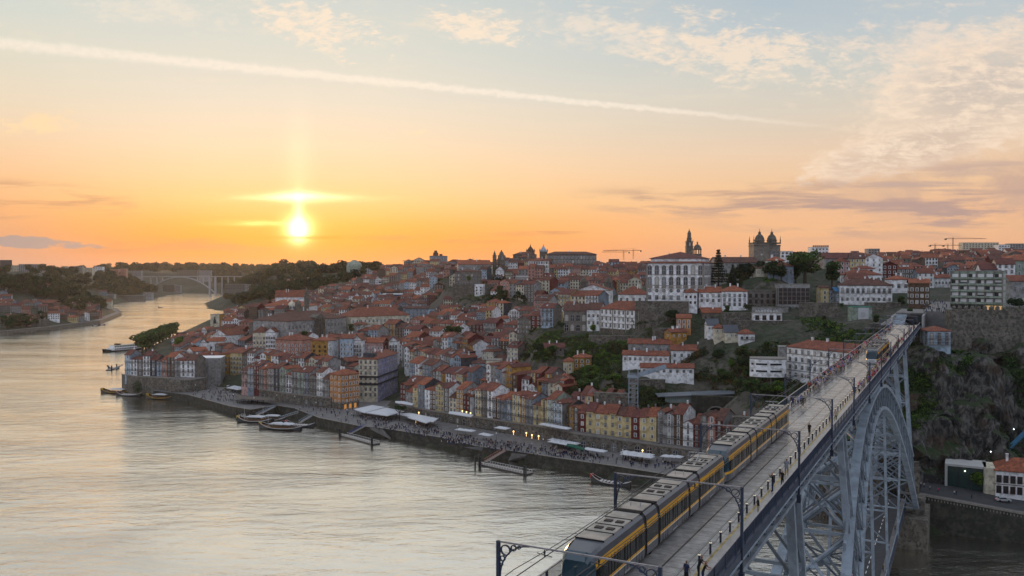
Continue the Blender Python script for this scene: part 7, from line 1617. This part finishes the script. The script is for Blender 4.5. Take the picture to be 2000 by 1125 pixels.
# the crowd on the quay reads as one mass
cw = MB(); rng = random.Random(44); keys = ['black', 'navy', 'white', 'grey', 'blue', 'red', 'beige', 'lilac']
def figure(x, y, z, m):
    h_ = rng.uniform(.92, 1.05); a = rng.uniform(0, 3.14); cw.X = Matrix.Translation((x, y, z)) @ Matrix.Rotation(a, 4, 'Z') @ Matrix.Scale(h_, 4)
    cw.box(-.15, -.09, 0, -.02, .09, .85, 9); cw.box(.02, -.09, 0, .15, .09, .85, 9); cw.box(-.21, -.12, .85, .21, .12, 1.42, m); cw.box(-.28, -.07, .85, -.21, .07, 1.38, m); cw.box(.21, -.07, .85, .28, .07, 1.38, m); cw.cyl(0, 0, 1.45, 1.72, .10, .09, 6, 8)
n_ = 0
for (poly, z, k) in (([(370, 778), (470, 790), (520, 790), (520, 768), (430, 748), (390, 756)], 4.42, 150), ([(560, 800), (690, 830), (760, 845), (780, 800), (690, 795), (600, 792)], 4.42, 110), ([(690, 812), (860, 838), (880, 862), (760, 845)], 4.42, 150),
                     ([(860, 846), (1000, 868), (1000, 885), (860, 866)], 4.42, 190), ([(990, 866), (1150, 882), (1150, 900), (990, 884)], 4.42, 190), ([(1150, 886), (1340, 905), (1340, 918), (1150, 906)], 4.42, 70), ([(1826, 560), (1856, 575), (1846, 612), (1800, 610)], 66.7, 60)):
    x0, x1 = min(p[0] for p in poly), max(p[0] for p in poly); y0, y1 = min(p[1] for p in poly), max(p[1] for p in poly); j = 0
    while j < k:
        px, py = rng.uniform(x0, x1), rng.uniform(y0, y1)
        if inpoly(px, py, poly): p = onz(px, py, z); figure(p.x, p.y, z, rng.choice([0, 0, 0, 1, 1, 1, 2, 3, 3, 0, 6])); j += 1
tag(cw.build('crowd', [SHIRT[k] for k in keys] + [SKIN, SHIRT['navy']]), 'dense evening crowd strolling and sitting along the quay', 'crowd', None, 'stuff')

# ------------------------------------------------------------------ boats and pontoons
HULL = M('black hull', (.012, .012, .015), .35, .1, spec=.5); DECKW = M('boat deck wood', (.16, .09, .05), .7, .3, 1); REDP = M('red boat paint', (.35, .03, .03), .5, .1); YLB = M('yellow boat paint', (.62, .38, .03), .5, .1)
def boat(px, py, L_, W_, ang, kind, label, z=0.0):
    p = onz(px, py, z); r = empty('boat', (p.x, p.y, 0), math.radians(ang), label, 'boat'); n_ = 12; q = MB(); sec = []
    for i in range(n_ + 1):
        t = i / n_; x = (t - .5) * L_; w_ = W_ / 2 * (max(0.02, math.sin(math.pi * min(1, max(0, t * .92 + .05))))) ** .55; sh = .9 + 2.0 * abs(2 * t - 1) ** 2.6 * (1.25 if t < .5 else .7); sec.append((x, w_, sh))
    for (x0, w0, s0), (x1, w1, s1) in zip(sec[:-1], sec[1:]):
        for sg in (-1, 1):
            F1 = [(x0, sg * w0 * .6, -.5), (x1, sg * w1 * .6, -.5), (x1, sg * w1, s1 * .5), (x0, sg * w0, s0 * .5)]; F2 = [(x0, sg * w0, s0 * .5), (x1, sg * w1, s1 * .5), (x1, sg * w1 * 1.02, s1), (x0, sg * w0 * 1.02, s0)]
            q.face(F1 if sg < 0 else F1[::-1], 0); q.face(F2 if sg < 0 else F2[::-1], 0); q.bar((x0, sg * w0 * 1.03, s0 - .12), (x1, sg * w1 * 1.03, s1 - .12), .08, .13, 1)
        q.face([(x0, -w0, s0 * .62), (x1, -w1, s1 * .62), (x1, w1, s1 * .62), (x0, w0, s0 * .62)], 2)
    q.build('hull', [HULL, {'rabelo': WHITE, 'tour': WHITE, 'yellow': YLB, 'cruiser': WHITE}[kind], DECKW], r)
    if kind in ('tour', 'yellow', 'rabelo'):
        q = MB(); q.box(-L_ * .5 - .6, -.35, 1.6, -L_ * .5 + 1.0, .35, 3.1); q.build('prow_board', YLB if kind != 'rabelo' else REDP, r)
    if kind in ('tour', 'yellow'):
        x0, x1 = -L_ * .22, L_ * .30; q = MB(); N2 = 7
        for i in range(N2):
            a = i / N2; c = (i + 1) / N2; h_ = lambda u: 3.0 + .35 * math.sin(math.pi * u); q.face([(x0 + (x1 - x0) * a, -W_ * .42, h_(a)), (x0 + (x1 - x0) * c, -W_ * .42, h_(c)), (x0 + (x1 - x0) * c, W_ * .42, h_(c)), (x0 + (x1 - x0) * a, W_ * .42, h_(a))], 0)
            q.box(x0 + (x1 - x0) * a, -W_ * .43, 2.8, x0 + (x1 - x0) * c, -W_ * .41, h_(a), 0)
        q.build('canopy', CLOTH, r)
        for x in (x0, (x0 + x1) / 2, x1):
            for sg in (-1, 1): q = MB(); q.cyl(x, sg * W_ * .40, .8, 3.0, .05, None, 5); q.build('canopy_pole', IRONB, r)
        q = MB(); q.box(x0 + .5, -W_ * .3, .7, x1 - .5, W_ * .3, 1.6); q.build('bench_block', DECKW, r)
        q = MB(); q.cyl(-L_ * .3, 0, .8, 8.0, .07, .04, 6); q.build('mast', FRAMEW, r)
    if kind == 'rabelo':
        q = MB()
        for i in range(6): x = -L_ * .25 + i * L_ * .09; q.box(x, -W_ * .3, .8, x + .35, W_ * .3, 1.25)
        q.build('bench', WHITE, r); q = MB(); q.bar((-L_ * .5, 0, 2.6), (-L_ * .66, 0, 3.4), .12); q.build('bowsprit', DECKW, r)
    if kind == 'cruiser':
        q = MB(); q.box(-L_ * .36, -W_ * .44, 1.2, L_ * .42, W_ * .44, 3.4); q.box(-L_ * .30, -W_ * .40, 3.4, L_ * .38, W_ * .40, 5.8); q.build('superstructure', WHITE, r)
        for z in (1.8, 4.2):
            for k in range(16):
                for sg in (-1, 1): x = -L_ * .29 + k * L_ * .041; q = MB(); q.box(x, sg * W_ * (.445 if z < 3 else .405) - .03, z, x + L_ * .03, sg * W_ * (.445 if z < 3 else .405) + .03, z + 1.1); q.build('window', GLASSD, r)
        q = MB(); q.box(-L_ * .30, -W_ * .42, 5.8, L_ * .38, W_ * .42, 6.0); q.build('sun_deck', MATS['plaster cream'], r)
        q = MB(); q.box(-L_ * .2, -W_ * .25, 6, -L_ * .12, W_ * .25, 7.6); q.build('wheelhouse', FRAMEB, r)
    return r
boat(228, 768, 24, 6, -14, 'yellow', 'black tour boat with yellow stripe at the far left of the quay'); boat(252, 773, 18, 5, -10, 'rabelo', 'red and black boat moored behind the leftmost tour boat')
boat(312, 779, 19, 5.4, -14, 'yellow', 'dark tour boat with white wheelhouse roof and yellow rubbing strake'); boat(340, 775, 14, 4, 10, 'tour', 'blue-grey tour boat tied beside the yellow striped one')
boat(497, 824, 20, 5.4, -12, 'tour', 'tour boat with two white canopies, left in the middle cluster'); boat(548, 838, 25, 6.2, -18, 'tour', 'largest tour boat with long white canopy and yellow prow board'); boat(586, 833, 16, 5, -10, 'rabelo', 'dark boat without canopy right of the largest tour boat')
boat(530, 822, 16, 4.5, -8, 'tour', 'tour boat half hidden behind the largest one'); boat(1193, 946, 17, 3.4, -34, 'rabelo', 'slender traditional boat with red prow cutting across the river')
boat(242, 684, 48, 10, 62, 'cruiser', 'long white river cruiser moored by the plane trees'); boat(313, 601, 8, 3, 20, 'rabelo', 'tiny dark boat out on the river near the far bend'); boat(222, 720, 9, 3, 30, 'rabelo', 'small work boat at the mooring raft by the left houses')
boat(186, 637, 9, 3, 10, 'rabelo', 'small boat moored off the left bank, left one of two'); boat(199, 635, 9, 3, 10, 'rabelo', 'small boat moored off the left bank, right one of two')
for i, (px, py, D) in enumerate(((1762, 1026, 0), (1775, 1031, 0), (1975, 1052, 0), (1990, 1055, 0))):
    boat(px, py, 9 if i < 2 else 6, 1.8, -22, 'rabelo', ['slim blue and white rowing boat on the small beach by the abutment', 'second rowing boat on the small beach by the abutment', 'blue covered skiff at the right river wall, left one', 'blue covered skiff at the right river wall, right one'][i])
def pontoon(pa, pb, w_, ga, gb, label, gcol):
    a = onz(*pa, .7); c = onz(*pb, .7); r = empty('pontoon', (a.x, a.y, 0), math.atan2(c.y - a.y, c.x - a.x), label, 'pontoon'); L_ = (c - a).length
    q = MB(); q.box(0, -w_ / 2, -.5, L_, w_ / 2, .7); q.build('float', [FRAMEG], r); q = MB(); q.box(-.1, -w_ / 2 - .12, .1, L_ + .1, w_ / 2 + .12, .5); q.build('fender', HULL, r)
    q = MB()
    for s_ in (-1, 1):
        q.box(0, s_ * w_ * .47 - .03, 1.6, L_, s_ * w_ * .47 + .03, 1.68)
        for k in range(int(L_ / 1.5) + 1): q.box(k * 1.5 - .03, s_ * w_ * .47 - .03, .7, k * 1.5 + .03, s_ * w_ * .47 + .03, 1.6)
    q.build('railing', WHITE, r)
    for x in (0, L_):
        for k in (-1, 1): q = MB(); q.cyl(x + .5 * k, -w_ / 2 - .5, -3, 4.2, .32, None, 8); q.build('mooring_pile', HULL, r)
    g0 = onz(*ga, 1.2); g1 = onz(*gb, 4.6); rr = empty('gangway', (g0.x, g0.y, 0), 0, 'sloping gangway down to the ' + label.split(' with')[0], 'gangway'); d = g1 - g0; q = MB(); q.bar((0, 0, 1.2), (d.x, d.y, 4.6), 2.0, .15); q.build('walk_plank', FRAMEG, rr)
    nrm_ = Vector((-d.y, d.x, 0)).normalized()
    for s_ in (-1, 1):
        q = MB(); o_ = nrm_ * s_ * 1.0; q.bar((o_.x, o_.y, 2.3), (d.x + o_.x, d.y + o_.y, 5.7), .12, .12); m_ = int(d.length / 1.4)
        for k in range(m_): u0, u1 = k / m_, (k + 1) / m_; q.bar((d.x * u0 + o_.x, d.y * u0 + o_.y, 1.2 + 3.4 * u0), (d.x * u1 + o_.x, d.y * u1 + o_.y, 2.3 + 3.4 * u1), .08, .1)
        q.build('gangway_truss', gcol, rr)
BLP = M('gangway blue', (.02, .05, .22), .5, .1)
pontoon((672, 849), (735, 866), 4, (683, 848), (713, 832), 'pontoon with blue gangway below the white marquee', BLP); pontoon((946, 905), (1034, 924), 4.4, (948, 902), (986, 880), 'long pontoon with white railing and red lettered gangway', M('pale red lattice', (.35, .16, .13), .6, .1))
pontoon((540, 829), (560, 834), 3, (585, 826), (614, 809), 'short pontoon at the largest tour boat with grey gangway', BLUEIRON); pontoon((500, 815), (528, 816), 3, (545, 818), (583, 806), 'short pontoon behind the boat cluster with grey gangway', BLUEIRON); pontoon((468, 812), (488, 814), 3, (500, 812), (537, 794), 'short pontoon left of the boat cluster with long grey gangway', BLUEIRON)
pontoon((212, 722), (222, 719), 4, (224, 722), (240, 713), 'mooring raft with thin gangway at the left river wall', BLUEIRON)
for i, (px, py) in enumerate(((928, 912), (936, 908))): p = onz(px, py, 0); q = MB(); q.cyl(0, 0, -3, 4.6, .38, None, 8); tag(q.build('mooring_pile', HULL, None, (p.x, p.y, 0)), '%s one of the two black mooring piles left of the long pontoon' % ('left', 'right')[i], 'pile')
# slipways
for pts_, lab in (([(706, 830), (745, 838), (768, 850), (762, 858)], 'a'), ([(905, 873), (985, 872), (1002, 884), (985, 890), (960, 884)], 'b'), ([(1000, 884), (1030, 888), (1020, 900), (992, 900)], 'c')):
    b = MB(); P = [onz(x, y, 4.5 if i < 2 else .1) for i, (x, y) in enumerate(pts_)]; b.face([tuple(p) for p in P]); b.face([tuple(p) for p in reversed(P)]); tag(b.build('slipway', PAVE), kind='structure')
b = MB(); P = [onz(x, y, .5) for x, y in ((1018, 888), (1120, 910), (1118, 914), (1016, 896))]; b.prism([(p.x, p.y) for p in P], -2, .6); tag(b.build('lower_quay_ledge', PAVE), kind='structure')
b = MB(); p = onz(1768, 1033, .2); b.prism([(p.x - 8, p.y - 2), (p.x + 26, p.y - 7), (p.x + 24, p.y + 8), (p.x - 8, p.y + 10)], -1, .7); tag(b.build('beach', M('brown mud', (.10, .07, .05), .95, .3)), kind='structure')

# ------------------------------------------------------------------ vehicles
def car(loc, rz, col, label, s=1.0, roof=None):
    r = empty('car', loc, rz, label, 'car'); q = MB(); m_ = M('car paint ' + col, {'white': (.7, .7, .7), 'black': (.012, .012, .014), 'silver': (.4, .42, .44), 'grey': (.1, .1, .11), 'dark red': (.2, .02, .02)}[col], .25, .05, spec=.6)
    pr_ = [(-2.15, .35), (-2.15, .82), (-1.75, .92), (-1.35, 1.38), (.35, 1.42), (1.0, .95), (2.0, .80), (2.15, .6), (2.15, .35)]
    k = q.pts([(-.85, y, z) for y, z in pr_] + [(.85, y, z) for y, z in pr_]); n_ = len(pr_)
    for i in range(n_ - 1): q.f.append((k + i, k + i + 1, k + n_ + i + 1, k + n_ + i)); q.i.append(0)
    q.f.append(tuple(k + i for i in range(n_ - 1, -1, -1))); q.i.append(0); q.f.append(tuple(k + n_ + i for i in range(n_))); q.i.append(0); q.build('body', m_, r)
    q = MB()
    for sx in (-1, 1): F_ = [(sx * .86, -1.55, .95), (sx * .86, .82, .95), (sx * .86, .3, 1.34), (sx * .86, -1.25, 1.34)]; q.face(F_ if sx < 0 else F_[::-1]); q.face(F_[::-1] if sx < 0 else F_)
    q.face([(-.75, .42, 1.40), (.75, .42, 1.40), (.75, .98, .99), (-.75, .98, .99)]); q.face([(-.75, -1.70, .97), (.75, -1.70, .97), (.75, -1.38, 1.37), (-.75, -1.38, 1.37)]); q.build('windows', GLASSD, r)
    for sx in (-1, 1):
        for y in (-1.3, 1.3): q = MB(); q.cyl(0, 0, -.1, .1, .33, None, 12); o = q.build('wheel', RUB, r, (sx * .8, y, .33)); o.rotation_euler = (0, math.pi / 2, 0)
    for sx in (-.6, .6): q = MB(); q.box(sx - .16, 2.13, .6, sx + .16, 2.17, .74); q.build('headlight', MATS['tram lamp'], r); q = MB(); q.box(sx - .14, -2.17, .66, sx + .14, -2.13, .8); q.build('tail_light', M('tail light', (.4, .01, .01), .4, 0, emit=((1, .05, .03), .8)), r)
    if roof: q = MB(); q.box(-.72, -1.3, 1.41, .72, .32, 1.46); q.build('roof_panel', roof, r)
    return r
car(bw(-1.6, 216, LZ), BA, 'white', 'white car on the lower deck seen through the arch'); car(bw(1.6, 201, LZ), BA + math.pi, 'black', 'black taxi with turquoise roof on the lower deck', roof=M('turquoise paint', (.02, .42, .34), .3, .05))
p = at(1960, 968, 276); car((p.x, p.y, 9.7), math.radians(-100), 'silver', 'silver car driving on the right bank road'); p = at(1738, 938, 300); car((p.x, p.y, 12.3), 1.2, 'white', 'white car turning at the far end of the lower deck'); p = at(1712, 905, 305); 
for i, (v, t) in enumerate(((-3.2, 232), (-3.1, 240), (-3.3, 206), (-3.2, 262))):
    q = MB(); q.box(-.08, -.7, .35, .08, .7, .75); q.box(-.06, -.2, .75, .06, .5, .95); q.bar((-.3, .6, 1.05), (.3, .6, 1.05), .05); 
    for y in (-.62, .62): q.ring((0, y, .3), .2, .3, .1, (0, 1, 0), (0, 0, 1), 12)
    tag(q.build('motorbike', RUB, None, bw(v, t, LZ + .14), BA), 'dark motorbike parked along the lower deck kerb', 'motorbike', 'motorbikes on the lower deck')
for i, (px, py, D, s_, lab) in enumerate(((1799, 940, 287, 'white', 'person in white by the crossing at the road left end'), (1805, 942, 286, 'white', 'second person in white at the road crossing'), (1864, 962, 279, 'white', 'person in white at the balustrade of the road'), (1868, 963, 279, 'black', 'person in black beside the white one at the balustrade'),
        (1832, 958, 281, 'pink', 'person in pink on the right bank pavement'), (1898, 969, 276, 'black', 'person in black at the right bank railing'), (1816, 956, 283, 'grey', 'person in grey on the right bank pavement'))):
    p = at(px, py, D); person(0, 0, 0, 'stand', s_, 'navy', lab, world=Vector((p.x, p.y, ground(np.array([p.x]), np.array([p.y]))[0] * 0 + 11.6 - (px - 1800) * .012)))
for i in range(14): person(rng.uniform(-3.9, -3.4) if i % 2 else rng.uniform(3.4, 3.9), 150 + i * 9, 0, 'walk', rng.choice(SC), 'navy', 'pedestrian on the lower deck footway', z=LZ + .14, group='pedestrians on the lower deck')

# ------------------------------------------------------------------ cranes, masts, far bridge, skyline
def crane(px, ytop, yb, D, xl, xr, label, col=M('crane steel', (.16, .10, .07), .7, .1), low=0):
    u = D / F; o = at(px, yb, D); r = empty('tower_crane', o, 0, label, 'crane'); h_ = (yb - ytop) * u; s_ = max(.5, .9 * u); 
    b = MB()
    for sx in (-1, 1): b.bar((sx * s_, 0, -4), (sx * s_, 0, h_), .3 * u + .12)
    n_ = int(h_ / (2.5 * s_)) + 1
    for k in range(n_): z = h_ * k / n_; z2 = h_ * (k + 1) / n_; b.bar((-s_ if k % 2 else s_, 0, z), (s_ if k % 2 else -s_, 0, z2), .2 * u + .08)
    b.build('mast', col, r); b = MB(); a, c = (xl - px) * u, (xr - px) * u; hz = h_ - 2.2 * u
    b.bar((a, 0, hz), (c, 0, hz + (c - a) * .0), .55 * u + .15); 
    lng = a if abs(a) > abs(c) else c; sht = c if lng == a else a
    b.bar((lng, 0, hz), (0, 0, h_ + 1.5 * u), .14 * u + .08); b.bar((sht, 0, hz), (0, 0, h_ + 1.5 * u), .14 * u + .08); b.build('jib', col, r)
    b = MB(); b.box(sht - 1.6 * u, -1.5, hz - 2.6 * u, sht + 1.6 * u, 1.5, hz + .4 * u); b.build('counterweight', IRONB, r); CPX
    return r
crane(1237, 487, 500, 1050, 1178, 1251, 'dark tower crane left of the palace, upper of two jibs'); crane(1218, 490, 502, 1100, 1176, 1228, 'dark tower crane left of the palace, lower of two jibs')
crane(1861, 464, 492, 1000, 1846, 1926, 'orange tower crane with long jib at the right skyline'); crane(1826, 477, 530, 760, 1815, 1842, 'orange tower crane in front of the pink apartment row'); crane(1851, 477, 490, 1150, 1842, 1878, 'small crane between the two orange ones')
crane(799, 507, 540, 1150, 786, 806, 'yellow-brown crane on the ridge left of the concrete tower'); crane(746, 548, 590, 880, 742, 752, 'stubby crane mast beside the blue wrapped block'); crane(42, 545, 566, 1550, 30, 64, 'thin yellow crane on the left bank hill'); crane(70, 552, 568, 1540, 58, 84, 'second thin crane on the left bank hill')
ar = empty('far_arch_bridge', at(350, 572, 3030), 0, 'distant white concrete arch bridge spanning the river bend', 'bridge'); u = 3030 / F; CONC = M('far bridge concrete', (.32, .32, .34), .8, .05)
b = MB(); b.box(-95 * u, -6, 31.4 * u, 130 * u, 6, 32.7 * u); b.build('deck', CONC, ar); b = MB(); P = [(-66 * u + 136 * u * k / 24, 0, 31 * u * (1 - ((k - 12) / 12) ** 2)) for k in range(25)]
for a, c in zip(P[:-1], P[1:]): b.bar(a, c, 7, 3.4)
b.build('arch', CONC, ar)
for k in range(2, 23, 2): 
    if P[k][2] < 27 * u: b = MB(); b.box(P[k][0] - 1, -4, P[k][2], P[k][0] + 1, 4, 31 * u); b.build('column', CONC, ar)
for x in (60, 71, 84, 96, 108): b = MB(); b.box(x * u - (2.4 if x in (60, 71) else .9), -5, -3, x * u + (2.4 if x in (60, 71) else .9), 5, 31 * u); b.build('pier', CONC, ar)
SKY = [(0, 18, 508, 532, 2300, 'slate', 'dark stepped block at the far left edge of the skyline'), (20, 58, 519, 534, 2250, 'cream', 'long pale apartment slab on the left skyline'), (36, 83, 516, 532, 2200, 'grey', 'grey apartment block with flat roof on the left skyline'),
       (122, 140, 521, 536, 2400, 'cream', 'cream apartment house, first of the row on the left hill'), (140, 160, 520, 536, 2420, 'grey', 'grey apartment house in the middle of the left hill row'), (160, 180, 523, 538, 2380, 'cream', 'cream apartment house, right end of the left hill row'), (184, 200, 521, 534, 2500, 'white', 'white house behind the trees of the left hill'),
       (215, 231, 526, 536, 2600, 'salmon', 'reddish block on the left skyline'), (235, 246, 525, 536, 2620, 'salmon', 'narrow reddish block next to its wider twin'), (258, 276, 529, 540, 2900, 'grey', 'grey low block near the far bridge'), (345, 385, 528, 538, 3500, 'granite', 'long brown-grey block behind the far bridge'), (388, 412, 528, 538, 3450, 'grey', 'grey block behind the far bridge'),
       (185, 222, 575, 586, 2230, 'grey', 'grey-white office building on the far left bank shore'), (232, 280, 577, 584, 2330, 'granite', 'long low brown warehouse on the far left bank shore'), (280, 296, 572, 580, 2480, 'grey', 'small grey shed at the end of the far left bank'), (198, 224, 559, 572, 2400, 'cream', 'pale villa on the far left bank slope'), (262, 284, 552, 560, 2750, 'grey', 'pale flat roofed hall on the point of the left bank'),
       (318, 340, 556, 570, 3100, 'granite', 'grey housing block under the far bridge'), (340, 352, 558, 570, 3080, 'grey', 'low grey block under the far bridge'), (440, 478, 555, 566, 2000, 'granite', 'brown stone terrace of houses right of the far bridge'), (478, 492, 556, 566, 1960, 'grey', 'grey house right of the far stone terrace'), 
       (1880, 1950, 474, 500, 1500, 'cream', 'wide stepped apartment tower row on the right skyline'), (1950, 1972, 478, 502, 1350, 'white', 'white banded apartment tower on the right skyline'), (1972, 2010, 476, 502, 1380, 'grey', 'grey apartment tower at the right edge of the skyline'), (1696, 1718, 486, 500, 1300, 'grey', 'grey block with roof plant behind the stone hall'),
       (1585, 1618, 483, 497, 1100, 'white', 'white tiled tower block with crenels behind the big tree'), (1525, 1548, 491, 504, 900, 'white', 'white mansion right of the cathedral towers'), (560, 572, 545, 552, 1400, 'salmon', 'small house in the wooded ridge below the sun'), (590, 606, 542, 550, 1380, 'cream', 'cream villa in the wooded ridge'), (618, 640, 543, 552, 1350, 'salmon', 'long rose villa at the foot of the wooded ridge'), (745, 815, 518, 526, 1420, 'white', 'pale low exhibition hall on the ridge'), (808, 838, 516, 524, 1380, 'white', 'white hall with sloping roof left of the concrete tower')]
for x0, x1, yt, yb, D, colr, lab in SKY:
    n_ = max(2, int((x1 - x0) * D / F / 4)); m_ = max(1, int((yb - yt) * D / F / 3.4)); hero('skyline_building', lab, x0, x1, yt, yb, D, 0, 14, colr, MATS['plaster grey'], 'flat', fl(min(m_, 7), 'dark', 1.8, 1.5, lo=.04, hi=.97), min(n_, 12), 0, below=25 if yb < 545 else 7)
for i in range(8): b = MB(); p = at(1588 + i * 4, 483, 1101); b.box(0, 0, 0, 1.6, 1, 2.6); tag(b.build('roof_merlon', STONE, None, p), 'one of eight small blocks crowning the white tower block', 'merlon', 'blocks crowning the white tower block')
bd = empty('bird', at(901, 434, 380), .4, 'small dark gull gliding in the orange sky', 'bird'); b = MB(); b.lathe(0, 0, [(0, -.02), (.01, 0)], 4)
b.face([(0, .1, 0), (0, -.12, 0), (-.55, -.02, .18), (-.5, .08, .18)]); b.face([(0, .1, 0), (.5, .08, .16), (.55, -.02, .16), (0, -.12, 0)]); b.face([(-.55, -.02, .18), (-1.1, -.1, .05), (-.5, .08, .18)]); b.face([(.55, -.02, .16), (.5, .08, .16), (1.1, -.1, .02)]); b.build('wings', IRONB, bd); b = MB(); b.box(-.06, -.35, -.07, .06, .35, .07); b.build('body', IRONB, bd)

# labels that single out the many trees, umbrellas and visitors
LM += [('the curved clinic', 1500, 715), ('the banner building', 1685, 612), ('the deck portal', 1790, 620), ('the highest slope house', 1270, 680), ('the lift walkway', 1270, 735), ('the glass pavilion', 1360, 770), ('the left bank warehouse', 70, 635), ('the orange house', 1335, 630),
       ('the domed pavilion', 692, 512), ('the rose villa', 628, 547), ('the first left bank apartments', 55, 525), ('the cream left hill apartments', 150, 528), ('the far left bank offices', 203, 580), ('the reddish far blocks', 230, 530), ('the convent garden wall', 1230, 665), ('the orchard top', 1130, 690), ('the cathedral towers', 1500, 520)]
def near_lm(o):
    px, py = pix(*o.location); b_ = min(LM, key=lambda l: (l[1] - px) ** 2 + 2.2 * (l[2] - py) ** 2); dx, dy = px - b_[1], py - b_[2]
    return (('right of ' if dx > 0 else 'left of ') if abs(dx) > 1.2 * abs(dy) else ('below ' if dy > 0 else 'behind ')) + b_[0]
bins = {}
for o in list(C.objects):
    g = o.get('group', '')
    if o.get('category') in ('tree', 'bush') and g and 'plane trees' not in g:
        s_ = o.scale[2]; o['label'] = ('low ' if s_ < .45 else 'tall ' if s_ > 1.9 or .62 < s_ < 1.0 else 'mid-sized ') + {'bush': 'shrub', 'umbrella_pine': 'flat pine', 'conifer_tree': 'conifer'}.get(o.name.split('.')[0], 'leafy tree') + ' ' + near_lm(o); bins.setdefault(o['label'], []).append(o)
    elif g and o.get('category') in ('umbrella', 'person') or 'plane trees' in g: bins.setdefault(o['label'], []).append(o)
for l_, L in bins.items():
    if 1 < len(L) <= 12:
        L.sort(key=lambda o: pix(*o.location)[0])
        for i, o in enumerate(L): o['label'] = (l_ if len(l_.split()) < 13 else ' '.join(l_.split()[:9])) + ', ' + (ORD[i] if i < len(L) - 1 else 'rightmost')

# ------------------------------------------------------------------ haze
hz = bpy.data.materials.new('haze'); hz.use_nodes = True; n = NT(hz.node_tree); pv = n.n('ShaderNodeVolumePrincipled'); out = n.n('ShaderNodeOutputMaterial'); n.t.links.new(pv.outputs[0], out.inputs[1])
pv.inputs['Color'].default_value = (.80, .78, .76, 1); pv.inputs['Density'].default_value = HAZE; pv.inputs['Anisotropy'].default_value = .55
b = MB(); b.box(-7400, -330, -6, 7400, 9200, 168); tag(b.build('haze', hz), kind='stuff')
